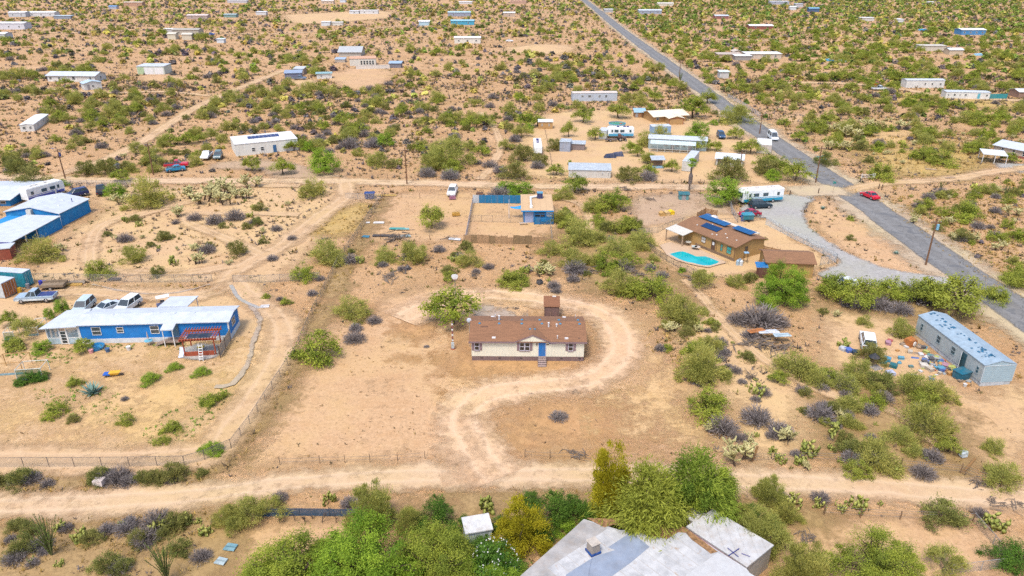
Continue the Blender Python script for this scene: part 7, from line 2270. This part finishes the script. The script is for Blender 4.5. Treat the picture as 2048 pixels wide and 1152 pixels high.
put('mesquite_shrub', '637,720,100,1.05 1300,594,86 1215,541,64 1195,444,30 1020,572,62 1040,565,50 112,830,52 253,848,36 1415,828,92,1.1 1655,758,48 198,553,60 608,560,54 1262,592,60 420,808,44 447,795,28 345,862,42 325,888,34 1713,952,58 1745,812,50 1845,808,62 150,770,34 880,330,50 838,300,34 905,345,46 2035,575,56 1930,440,64 2030,560,60 2040,480,50 1760,358,60 1880,330,60 1845,320,50 1960,250,60 1990,600,60 1335,700,24 572,608,26 533,597,20 1850,420,40 1700,440,18')
put('palo_verde_shrub', '300,412,90 270,522,58 85,522,80 655,522,82 770,522,54 828,522,70 935,530,52 707,634,76,.95 627,392,62 1125,398,44 1185,422,52 1160,486,86 1105,508,50 1150,532,66 1190,530,40 1235,510,66 1240,584,80 1360,640,88 1400,750,100 1420,700,60 1590,748,90,.95 1715,756,66 1830,792,90 1750,930,96 1850,868,112 1800,672,52,1.2 1726,650,32,1.2 1800,885,64 2000,968,84,1.1 1470,572,44 1985,905,50 895,332,96 860,340,50 755,330,52 1120,445,44 1530,480,10 1660,585,50 1330,655,26 1450,760,36 1630,770,60 1690,780,60 1770,700,10 1875,800,70 1470,245,70 1320,280,46 1290,292,48')
put('palo_verde_tree', '500,1040,76,1.0 470,1062,50 1402,574,64,1.0 55,672,66,.9 1885,1146,88,1.0 545,1032,64,1.1 1295,328,36 245,250,30 1240,465,30 1010,300,30 940,330,34')
put('creosote_bush', '35,347,48 67,373,68 175,349,46 215,349,52 255,342,34 317,551,34 475,509,46 1130,446,50 1495,566,26,1.5 1739,722,62,1.1 1878,1042,94,.85 1255,362,62 1460,360,72 1045,322,58 1030,357,62 495,457,24 1646,627,24 1760,778,68 900,548,38 1080,330,40 1110,300,40 1530,350,60 1720,300,40 1650,330,46 1500,560,30 1370,672,38 150,842,30 1700,480,20')
put('grey_bush', '390,440,38 430,447,46 470,439,50 415,505,42 710,682,56 749,645,38 712,660,36 697,268,28 730,273,34 700,296,52 745,294,46 855,352,46 900,357,48 955,328,24 980,334,40 1000,345,36 1075,336,36 1030,283,34 1295,360,44 1445,862,80 1512,843,80 1560,868,64 1640,834,76 1690,794,34 1645,780,36 1520,648,110,.9 1475,645,60 1560,650,50 1055,542,30 1112,585,30 1415,664,24 315,1052,78 1845,952,60 1760,618,60 1700,612,50 1800,625,60 1250,540,50 1300,540,30 1150,545,60 1830,600,80 1108,575,36 560,1000,44 700,1012,50 1560,1000,50 1640,1000,50 1960,1030,40 1000,395,60 1320,700,30 1440,720,30 1470,745,34 545,520,30 585,480,26 250,800,20 640,560,26 625,590,28 560,600,20 1118,836,50,.6 853,694,16,.5')
put('prickly_pear', '500,434,24 345,527,34 722,527,32 905,522,24 1305,535,28 1390,654,32 1518,790,54 1670,872,64 1620,914,64 1540,908,34 1562,928,42 1682,897,24 1690,695,48 120,1058,36 165,1082,64 315,1058,50 375,1050,48 410,1072,52 970,1024,68,1.2 1795,944,44 1762,1010,22 2000,1062,74 1965,1050,40 660,1004,44,1.2 1600,930,50 1480,905,30 250,442,24 280,452,26 1432,652,28 1050,545,34 1085,548,34 1660,900,30 1725,895,26 1590,1010,60 1640,1015,44 1720,1020,60 870,310,20 740,330,24 800,330,26 1140,330,24 40,700,40 20,705,30 1680,1020,40 1110,1000,44')
put('cholla_cactus', '240,407,32 437,388,44 415,404,50 445,410,44 500,375,38 490,397,34 470,397,28 120,502,28 360,432,34 390,502,28 395,527,32 457,530,18 1338,664,36 1468,920,60,1.25 1420,858,30 1682,840,32 1085,550,36 1095,545,30 1675,634,22 1575,884,44 380,395,40 425,395,40 460,385,30 1395,665,24 1610,935,26 1500,880,24 1990,385,20 2020,430,30 1950,480,24 1900,450,26 1830,445,24 2000,500,30 1905,480,20 1665,265,30 1700,275,34 1740,262,34 1800,258,30 1690,300,30 1660,300,26')
put('ocotillo', '104,1112,78 335,1165,74 1360,165,14 1880,385,20 2010,395,20')
put('agave', '185,787,54 1792,508,18 310,305,22 1645,418,16 1440,245,20 290,310,16')
put('bare_tree', '610,1044,34 645,1046,36 672,1046,34 560,1046,36 590,1042,26 700,1044,30 1575,890,34 1285,345,20 372,470,16 1555,396,12 2005,420,14 1985,440,16 2020,460,14 1890,460,14')
put('brush_pile', '1520,692,100 1560,700,70 1612,1078,64 1155,912,60,.7 1165,545,70 1270,550,60 1380,560,50 1500,755,50 1150,785,24 1060,790,16 1030,618,20 1190,652,18 1700,905,40 1660,880,30 1990,1010,60 2030,1010,50 1960,970,60 800,478,70 900,478,30 780,555,60 950,550,40 1320,570,50 1250,380,40 1300,400,30')
# foreground band below the south dirt road
put('feathery_palo_verde', '820,1058,70,.9 460,1045,60,.9 1480,1050,70,1.0 1570,1040,60,.9 745,1052,108,1.15 1535,1004,70,1.1 1515,1092,120,.9 1600,1175,120,1.1')
put('dark_shrub', '845,1062,44,.8 905,1075,50,.9 1000,1060,44 1540,1065,50,.8 62,764,40,.7 84,758,36,.7 40,770,30,.7 20,690,30 962,1122,76,.9 924,1120,56,.9 1085,1085,60,.9 1145,1020,50 875,1044,68,1.2 1108,1046,84,1.15 1160,1040,60,1.0 990,1160,124,.9 1060,1010,50 1020,1085,40 930,1050,34 1180,1060,50 2018,1130,92,.8 965,1100,50 1340,1005,40,1.0 1500,1030,40')
put('pine_tree', '1040,1096,122,.98 1218,1036,104,1.7 1100,1120,40')
put('tamarisk_tree', '1385,1040,160,1.3 1290,1070,210,.95 1430,1015,100,1.2 1260,1030,90 1330,1050,110')
put('green_mesquite', '1563,604,124,1.0 735,1180,236,1.1 685,1170,150,1.0 800,1185,120 1010,1195,150,.7')
put('foreground_mesquite', '1745,1165,190,.95 870,1160,180,1.1 590,1195,240,.85 900,1118,90 650,1125,80,1.0 540,1190,130')

# ---------------------------------------------------------------- scattered plants over the open desert
ALLR = np.concatenate([np.concatenate([c, np.full((len(c), 1), hw)], 1) for c, hw in ROADS])


def free(P, mr=1.2, front=4.0, yards=True):
    ok = np.ones(len(P), bool)
    for i in range(0, len(P), 4000):
        q = P[i:i + 4000]
        d = np.hypot(q[:, None, 0] - ALLR[None, :, 0], q[:, None, 1] - ALLR[None, :, 1]) - ALLR[None, :, 2]
        ok[i:i + 4000] &= d.min(1) > mr
    for x, y, rz, W, D in EXC:
        c, s = math.cos(rz), math.sin(rz)
        lx = (P[:, 0] - x) * c + (P[:, 1] - y) * s
        ly = -(P[:, 0] - x) * s + (P[:, 1] - y) * c
        fr = front * max(1.0, y / 150)
        ok &= ~((lx > -2) & (lx < W + 2) & (ly > -fr) & (ly < D + 1.5))
    if yards:
        for Q in YARDS:
            ok &= poly_dist(P, Q) < .5
    return ok


def rand_ground(n, y0, y1):
    """uniform points over the visible ground between photo rows y0 (far) and y1 (near)"""
    fa, na = G(1024, y0).y, G(1024, y1).y
    Y = np.sqrt(rng.uniform(na ** 2, fa ** 2, n))
    w = 1.12 * 1024 / FPX * (Y * CP + CAMH * SP)
    return np.stack([rng.uniform(-1, 1, n) * w, Y], 1)


def clump(P, sc, seed):
    return np.array([mnoise.fractal((p[0] * sc, p[1] * sc, seed), 1.0, 2.0, 3) for p in P])


RX = np.interp
P = np.concatenate([rand_ground(24000, -8, 345), rand_ground(1500, 150, 345)])
east = P[:, 0] > np.interp(P[:, 1], ASPH[::-1, 1], ASPH[::-1, 0])
cl = clump(P, .02, 3.0)
keep = (rng.uniform(0, 1, len(P)) < np.clip(np.where(east, np.interp(P[:, 1], [180, 280, 420], [.25, .58, 1.0]), .46) + cl * .85, .08, 1)) & free(P)
P, east = P[keep], east[keep]
kk = ['mesquite_tree', 'mesquite_shrub', 'palo_verde_shrub', 'palo_verde_tree', 'creosote_bush', 'grey_bush', 'cholla_cactus', 'prickly_pear']
we, ww = np.cumsum([.16, .22, .22, .05, .16, .10, .06, .03]), np.cumsum([.06, .06, .29, .07, .22, .25, .02, .03])
wid = {'mesquite_tree': (3.4, 8.0), 'mesquite_shrub': (1.8, 6.5), 'palo_verde_shrub': (1.8, 7.0), 'palo_verde_tree': (3.0, 6.5), 'creosote_bush': (1.8, 5.0), 'grey_bush': (1.6, 5.5), 'cholla_cactus': (1.2, 2.4), 'prickly_pear': (1.2, 2.4)}
for (x, y), e in zip(P, east):
    k = kk[min(7, int(np.searchsorted(we if e else ww, rng.uniform(0, .999))))]
    lo, hi = wid[k]
    w = lo + (hi - lo) * rng.beta(1.6, 2.2)
    PLANTS.append((k, x, y, w, w * FPX / (y * CP + CAMH * SP), 1.0, None))
# extra scatter in the nearer scrub fields (photo polygons: kind mix, count)
FIELDS = [([(1700, 400), (2060, 360), (2060, 600), (1980, 600), (1900, 520), (1800, 440)], 60, ('mesquite_shrub', 'creosote_bush', 'palo_verde_shrub', 'cholla_cactus', 'grey_bush', 'grey_bush', 'prickly_pear')),
          ([(1640, 250), (2060, 215), (2060, 300), (1760, 340), (1660, 310)], 60, ('cholla_cactus', 'creosote_bush', 'mesquite_shrub', 'cholla_cactus', 'palo_verde_shrub')),
          ([(230, 385), (570, 375), (600, 430), (500, 520), (220, 540), (200, 470)], 34, ('cholla_cactus', 'prickly_pear', 'creosote_bush', 'grey_bush')),
          ([(690, 500), (930, 495), (1100, 500), (1280, 560), (1200, 580), (950, 560), (700, 590)], 30, ('creosote_bush', 'prickly_pear', 'grey_bush', 'grey_bush')),
          ([(1420, 640), (1560, 690), (1640, 790), (1900, 860), (2000, 900), (1900, 940), (1620, 930), (1470, 900), (1420, 760)], 40, ('prickly_pear', 'grey_bush', 'grey_bush', 'creosote_bush')),
          ([(1110, 420), (1200, 400), (1270, 440), (1340, 560), (1390, 600), (1330, 600), (1200, 570), (1110, 520)], 34, ('palo_verde_shrub', 'palo_verde_shrub', 'mesquite_shrub', 'grey_bush', 'creosote_bush')),
          ([(1320, 620), (1400, 600), (1470, 680), (1480, 780), (1430, 850), (1390, 800), (1350, 700)], 26, ('palo_verde_shrub', 'grey_bush', 'creosote_bush', 'mesquite_shrub', 'grey_bush')),
          ([(1540, 700), (1640, 740), (1760, 760), (1900, 820), (1940, 930), (1700, 940), (1620, 850)], 36, ('palo_verde_shrub', 'grey_bush', 'creosote_bush', 'palo_verde_shrub', 'grey_bush')),
          ([(420, 290), (640, 200), (1040, 210), (1050, 345), (700, 345)], 90, ('palo_verde_shrub', 'grey_bush', 'grey_bush', 'creosote_bush')),
          ([(0, 1040), (420, 1030), (430, 1152), (0, 1160)], 36, ('prickly_pear', 'creosote_bush', 'grey_bush')),
          ([(-40, 945), (380, 940), (470, 950), (380, 972), (-40, 985)], 20, ('grey_bush', 'creosote_bush')),
          ([(0, 285), (120, 300), (60, 345), (0, 345)], 12, ('creosote_bush', 'palo_verde_shrub'))]
for poly, n, kinds in FIELDS:
    Q = np.array([G(*p)[:2] for p in poly])
    pts = rng.uniform(Q.min(0), Q.max(0), (n * 6, 2))
    pts = pts[(poly_dist(pts, Q) > .5)]
    pts = pts[free(pts, .8, 3.0)][:n]
    for x, y in pts:
        k = kinds[rng.integers(len(kinds))]
        lo, hi = wid[k]
        w = (lo + (hi - lo) * rng.beta(1.3, 3)) * (.8 if y < 130 else 1)
        PLANTS.append((k, x, y, w, w * FPX / (y * CP + CAMH * SP), 1.0, None))

FARCOL = {'mesquite_tree': (.22, .29, .05), 'mesquite_shrub': (.21, .28, .052), 'palo_verde_shrub': (.46, .41, .09), 'palo_verde_tree': (.42, .39, .09), 'creosote_bush': (.21, .21, .072), 'grey_bush': (.185, .165, .165), 'cholla_cactus': (.30, .28, .13), 'prickly_pear': (.22, .23, .06)}
OVR = {('tamarisk_tree', 1385, 1040): 'tall drooping tamarisk rising behind the white carport roof', ('tamarisk_tree', 1290, 1070): 'broad drooping tamarisk overhanging the leaf litter on the flat roof', ('tamarisk_tree', 1430, 1015): 'narrow tamarisk between the store room and the dirt road',
       ('tamarisk_tree', 1260, 1030): 'small tamarisk at the foot of the tall pine', ('tamarisk_tree', 1330, 1050): 'middle tamarisk squeezed between the two broad tamarisks',
       ('pine_tree', 1040, 1096): 'bushy golden pine between the garden shed and the grey felt roof', ('pine_tree', 1218, 1036): 'tall golden pine reaching up over the dirt road', ('pine_tree', 1100, 1120): 'young pine beside the grey felt roof edge',
       ('green_mesquite', 1563, 604): 'big round green tree in front of the tan garage', ('green_mesquite', 735, 1180): 'largest lime green mesquite south of the dark blue screened fence', ('green_mesquite', 685, 1170): 'lime green mesquite leaning against the largest lime mesquite', ('green_mesquite', 800, 1185): 'low lime green mesquite between the largest lime mesquite and an olive one', ('green_mesquite', 1010, 1195): 'low lime green mesquite beside the white-flowered oleander',
       ('foreground_mesquite', 1745, 1165): 'wide feathery mesquite inside the south-east yard', ('foreground_mesquite', 870, 1160): 'olive mesquite beside the small garden shed', ('foreground_mesquite', 590, 1195): 'wide yellow-green mesquite on the bare bottom lot', ('foreground_mesquite', 900, 1118): 'small olive mesquite touching the garden shed', ('foreground_mesquite', 650, 1125): 'small mesquite at the edge of the bare bottom lot', ('foreground_mesquite', 540, 1190): 'low mesquite at the corner of the bare bottom lot',
       ('feathery_palo_verde', 745, 1052): 'tall feathery palo verde hiding the end of the dark blue fence', ('mesquite_tree', 907, 652): 'mesquite tree beside the cream house in front of the basketball hoop', ('mesquite_tree', 863, 457): 'lone mesquite tree on the bare lot west of the dog yard', ('mesquite_shrub', 637, 720): 'big round mesquite by the weedy fence next to grey bushes', ('palo_verde_shrub', 707, 634): 'rounded yellow-green palo verde between the weedy fence and the hoop',
       ('mesquite_tree', 1915, 622): 'widest mesquite of the thicket, reaching over the paved road', ('bright_tree', 1450, 406): 'bright green tree at the nose of the white motorhome', ('bright_tree', 650, 343): 'bright green tree at the white house gate', ('bright_tree', 233, 397): 'bright green hedge tree beside the black pickup', ('palo_verde_tree', 1402, 574): 'yellow palo verde with pale trunk south of the swimming pool',
       ('mesquite_shrub', 1415, 828): 'bright mesquite shrub beside the grey bushes and pale cholla', ('cholla_cactus', 1468, 920): 'tall pale cholla beside the leaning orange-brown post', ('grey_bush', 1118, 836): 'grey heap of dead twigs alone on the bare front yard', ('grey_bush', 1520, 648): 'wide grey dead thicket above the brush pile', ('creosote_bush', 1739, 722): 'dark olive bush in front of the white suv in the trailer yard', ('creosote_bush', 1878, 1042): 'grey-green creosote on the verge outside the south-east yard',
       ('prickly_pear', 970, 1024): 'large prickly pear behind the garden shed', ('ocotillo', 104, 1112): 'tallest ocotillo below the dirt road'}
by = {}
for p in PLANTS:
    by.setdefault(p[0], []).append(p)
rest = []
for kind, L in by.items():
    L.sort(key=lambda p: -p[4])
    for i, (k, x, y, w, pw, hz, key) in enumerate(L):
        if i >= 285 or (pw < 7.5):
            rest.append((k, x, y, w))
            continue
        var = PROTO[kind][rnd.randrange(len(PROTO[kind]))]
        ds = [float(np.hypot(*(np.array((x, y)) - m[0]))) for m in MK]
        dm = min(ds)
        mk = MK[int(np.argmin(ds))][1]
        base, cat = KIND[kind]
        big = {'tree': ((2.8, 'small'), (4.6, ''), (99, 'large'))}.get(cat, ((1.6, 'small'), (3.2, ''), (99, 'large')))
        size = next(s for lim, s in big if w < lim)
        lb = (size + ' ' + base + (' beside ' if dm < 9 else ' near ' if dm < 26 else ' far from ') + mk).strip()
        m2 = MK[int(np.argsort(ds)[1])][1]
        lb2 = (size + ' ' + base + ' between ' + mk + ' and ' + m2).strip()
        if dm >= 9 and len(lb2.split()) <= 16:
            lb = lb2
        lb = OVR.get(key, lb)
        sc = (w, w, w * hz * rnd.uniform(.88, 1.12) if hz == 1.0 else w * hz)
        rz = rnd.uniform(0, 6.283)
        if len(var) == 1:
            o = bpy.data.objects.new(kind, var[0][1])
            COL.objects.link(o)
        else:
            o = bpy.data.objects.new(kind, None)
            COL.objects.link(o)
            for pn, me in var:
                c = bpy.data.objects.new(pn, me)
                COL.objects.link(c)
                c.parent = o
        o.location = (x, y, 0)
        o.scale = sc
        o.rotation_euler = (0, 0, rz)
        tag(o, lb, cat, KIND[kind][0].split(' with ')[0] + 's near ' + mk if key in OVR else lb)


# far plants that merge into one mass
def mass(name, items, nq, label, cat):
    n = len(items)
    X = np.array([(i[1], i[2]) for i in items])
    Wd = np.array([i[3] for i in items])
    base = np.array([FARCOL[i[0]] for i in items])
    V = np.zeros((n, nq, 4, 3), np.float32)
    d = rng.normal(0, 1, (n, nq, 3))
    d[..., 2] = np.abs(d[..., 2])
    d = d / np.linalg.norm(d, axis=2, keepdims=True)
    q = rng.uniform(.35, 1, (n, nq, 1))
    C = d * q * np.array([.42, .42, .5])
    C[..., 2] = C[..., 2] + .06
    A = rng.normal(0, 1, (n, nq, 3))
    N = d * .8 + np.array([0, 0, .5]) + rng.normal(0, .4, (n, nq, 3))
    B = np.cross(N, A)
    B /= np.linalg.norm(B, axis=2, keepdims=True)
    A = np.cross(B, N)
    A /= np.linalg.norm(A, axis=2, keepdims=True)
    s = rng.uniform(.10, .22, (n, nq, 1))
    for j, (a, b) in enumerate(((-1, -.6), (.3, -1), (1, .5), (-.4, 1))):
        V[:, :, j] = C + A * s * a + B * s * b * .8
    V *= (Wd[:, None, None, None])
    V[..., 2] = np.maximum(V[..., 2], 0)
    V[..., 0] += X[:, None, None, 0]
    V[..., 1] += X[:, None, None, 1]
    base = base * .80 + base.mean(1, keepdims=True) * .06
    tone = base[:, None, :] * rng.uniform(.6, 1.4, (n, 1, 1)) * rng.uniform(.75, 1.25, (n, nq, 1)) * (1 + rng.normal(0, .07, (n, 1, 3)))
    colr = np.repeat(tone.reshape(-1, 3), 4, 0)
    me = np_mesh(name, V.reshape(-1, 3), np.arange(n * nq * 4).reshape(-1, 4), {'plant_colour': colr})
    o = obj(name, me, VC)
    tag(o, label, cat, kind='stuff')


VC = vcol_mat('scrub_leaf')
far_i = [p for p in rest if p[2] > 430]
mid_i = [p for p in rest if p[2] <= 430]
mass('desert_scrub', mid_i, 44, 'mixed olive and grey desert scrub covering the flats beyond the homes', 'scrub')
mass('distant_scrub', far_i, 22, 'distant green and grey scrub thinning towards the horizon', 'scrub')


# low tufts and litter on the soil
def tufts(name, P, hgt, cols, label, blades=6, spread=.7):
    n = len(P)
    a = rng.uniform(0, 6.283, (n, blades))
    el = rng.uniform(.25, 1.3, (n, blades))
    d = np.stack([np.cos(a) * np.cos(el), np.sin(a) * np.cos(el), np.sin(el)], 2)
    sd = np.stack([-np.sin(a), np.cos(a), np.zeros_like(a)], 2)
    H = hgt[:, None, None]
    o = sd * rng.normal(0, spread * .3, (n, blades, 1)) * H + d * rng.uniform(-.1, .5, (n, blades, 1)) * H * np.array([1, 1, 0])
    tip = o + d * H * rng.uniform(.7, 1.4, (n, blades, 1))
    w = H * .26
    V = np.stack([o - sd * w, o + sd * w, tip], 2)
    V[..., 2] = np.maximum(V[..., 2], 0)
    V[..., :2] += P[:, None, None, :]
    cols = np.array(cols)
    base = cols[rng.integers(0, len(cols), n)] * rng.uniform(.65, 1.35, (n, 1))
    colr = np.repeat((base[:, None, :] * rng.uniform(.75, 1.25, (n, blades, 1))).reshape(-1, 3), 3, 0)
    me = np_mesh(name, V.reshape(-1, 3), np.arange(n * blades * 3).reshape(-1, 3), {'plant_colour': colr})
    tag(obj(name, me, VC), label, 'ground cover', kind='stuff')


SC_COL = [(.17, .13, .10), (.24, .17, .10), (.17, .15, .06), (.32, .21, .07), (.13, .11, .10), (.22, .20, .06), (.15, .13, .13)]
P = rand_ground(78000, 150, 1175)
c1, c2 = clump(P, .05, 9.0), clump(P, .35, 4.0)
ok = (rng.uniform(0, 1, len(P)) < np.clip(.35 + c1 * .7 + c2 * .55, .02, 1)) & free(P, .2, .3)
tufts('low_scrub', P[ok], rng.uniform(.16, .55, ok.sum()) * rng.uniform(.6, 1.5, ok.sum()) * np.interp(P[ok][:, 1], [90, 200, 300], [.85, 1.35, 1.9]), SC_COL, 'low grey-brown and straw-coloured scrub dotted over the open soil')
P = rand_ground(44000, 12, 160)
c1 = clump(P, .03, 2.0)
ok = (rng.uniform(0, 1, len(P)) < np.clip(.5 + c1 * .9, .03, 1)) & free(P, .5, 1.0)
tufts('far_low_scrub', P[ok], rng.uniform(.4, 1.3, ok.sum()), SC_COL, 'low brown and olive scrub on the far flats', 5)
P = rand_ground(90000, 352, 1175)
c1, c2 = clump(P, .08, 5.0), clump(P, .6, 1.0)
ok = (rng.uniform(0, 1, len(P)) < np.clip(.2 + c1 * .4 + c2 * .5, .03, .85)) & free(P, .1, .1, yards=False)
tufts('dry_stubble', P[ok], rng.uniform(.05, .15, ok.sum()) * np.where(rng.uniform(0, 1, ok.sum()) < .12, 2.2, 1), [(.28, .18, .08), (.22, .15, .09), (.34, .24, .10), (.12, .09, .07), (.10, .085, .05)], 'short dry stubble and litter scattered over the bare lots', 4)


def patch_tufts(name, polys, dens, h0, h1, cols, label, blades=6):
    pts = []
    for poly in polys:
        Q = np.array([G(*p)[:2] for p in poly])
        lo, hi = Q.min(0), Q.max(0)
        n = int((hi - lo).prod() * dens)
        q = rng.uniform(lo, hi, (n, 2))
        q = q[poly_dist(q, Q) > 0]
        cc = clump(q, .3, 7.0)
        pts.append(q[rng.uniform(0, 1, len(q)) < np.clip(.5 + cc * 1.1, .05, 1)])
    q = np.concatenate(pts)
    tufts(name, q, rng.uniform(h0, h1, len(q)), cols, label, blades)


STRAW = [(.42, .29, .10), (.36, .25, .09), (.48, .33, .10), (.28, .21, .09)]
patch_tufts('dry_grass', [[(640, 452), (680, 420), (720, 408), (740, 412), (725, 450), (700, 468), (615, 470)], [(-40, 1044), (200, 1036), (430, 1026), (440, 1060), (300, 1100), (-40, 1110)], [(-40, 944), (150, 940), (380, 938), (470, 905), (545, 790), (600, 700), (620, 705), (560, 800), (490, 910), (400, 970), (180, 985), (-40, 990)],
                           [(0, 1048), (220, 1035), (430, 1025), (440, 1070), (400, 1152), (0, 1152)], [(0, 560), (70, 565), (250, 572), (420, 568), (420, 578), (250, 582), (60, 572)], [(1800, 950), (1900, 960), (2048, 985), (2048, 970), (1900, 945)],
                           [(1545, 300), (1600, 318), (1680, 362), (1720, 382), (1710, 388), (1640, 350), (1560, 306)], [(1440, 195), (1520, 250), (1530, 248), (1450, 190)], [(1400, 650), (1460, 700), (1380, 760), (1330, 700), (1280, 720), (1300, 660)],
                           [(600, 640), (660, 560), (720, 470), (735, 470), (700, 560), (650, 640)], [(1750, 400), (1900, 380), (2048, 370), (2048, 600), (1990, 590), (1880, 500)], [(1700, 280), (1950, 260), (1960, 340), (1760, 350)]], 4.0, .12, .42, STRAW, 'straw-coloured dry grass on verges and along the fences')
patch_tufts('green_weeds', [[(330, 830), (380, 800), (450, 775), (462, 800), (420, 850), (370, 885), (300, 890), (280, 870)], [(60, 780), (200, 770), (260, 800), (270, 850), (200, 850), (90, 820)], [(20, 690), (150, 715), (130, 730), (10, 715)], [(285, 618), (420, 612), (420, 622), (290, 628)], [(470, 575), (520, 580), (510, 600), (480, 598)], [(900, 1040), (1180, 1040), (1170, 1060), (900, 1060)],
                             [(90, 690), (160, 700), (150, 712), (80, 708)], [(165, 690), (420, 688), (440, 700), (180, 700)]], 6.0, .1, .36, [(.12, .24, .03), (.17, .30, .04), (.22, .30, .06), (.28, .30, .09)], 'green weeds growing in the left yard and among the bushes')

# ---------------------------------------------------------------- palm
g = G(1378, 381)
h = HGT(1378, 381, 322)
pm = thing('fan_palm', 'tall fan palm with dead skirt beside the white container', 'palm tree', g, 0)
obj('trunk', MB().tube((0, 0, 0), (.1, 0, h * .55), .2, .17, 8).tube((.1, 0, h * .55), (.05, 0, h - .5), .17, .15, 8), M((.16, .12, .09), .95, .3, 4), pm)
obj('dead_skirt', MB().tube((.1, 0, h * .22), (.1, 0, h * .5), .42, .5, 9).tube((.1, 0, h * .5), (.06, 0, h * .62), .5, .2, 9), M((.17, .14, .13), .95, .4, 6), pm)
r_ = random.Random(3)
fm = MB()
for k in range(30):
    a, el = r_.uniform(0, 6.28), r_.uniform(-.6, 1.1)
    st = Vector((.05, 0, h - .5))
    d = Vector((math.cos(a) * math.cos(el), math.sin(a) * math.cos(el), math.sin(el)))
    e = st + d * r_.uniform(.6, .9)
    fm.tube(st, e, .03, .02, 4)
    sd = d.cross(Vector((0, 0, 1))).normalized()
    up_ = sd.cross(d)
    for j in range(9):
        t = (j - 4) / 4 * 1.1
        tip = e + (d * math.cos(t) + sd * math.sin(t)) * .75 + Vector((0, 0, -.12))
        w = (sd * math.cos(t) - d * math.sin(t)) * .06
        fm.add([e, e + (tip - e) * .5 + w, tip, e + (tip - e) * .5 - w], [(0, 1, 2, 3)])
fme = fm.mesh('fronds')
at = fme.attributes.new('tint', 'FLOAT', 'POINT')
at.data.foreach_set('value', np.array([r_.uniform(0, 1) for _ in fme.vertices], np.float32))
obj('fronds', fme, LM['brig'], pm)
# white oleander blossoms
fl = [p for p in PLANTS if p[0] == 'dark_shrub' and p[3] > 4.5][:1]
for p in fl:
    n = 170
    d = unit(np.stack([rng.normal(0, 1, n), rng.normal(0, 1, n) - .5, np.abs(rng.normal(0, 1, n)) + .2], 1))
    C = d * np.array([.44, .44, .78]) * p[3] + np.array([p[1], p[2], .1])
    A = unit(rng.normal(0, 1, C.shape))
    B = unit(np.cross(A, rng.normal(0, 1, C.shape)))
    V, F = cards(C, A, B, .16, .14)
    me = np_mesh('blossom', V, F, {'tint': np.repeat(rng.uniform(0, 1, n), 4)})
    tag(obj('oleander_blossom', me, LM['flow']), 'white oleander blossom sprinkled over a dark green shrub', 'blossom', kind='stuff')
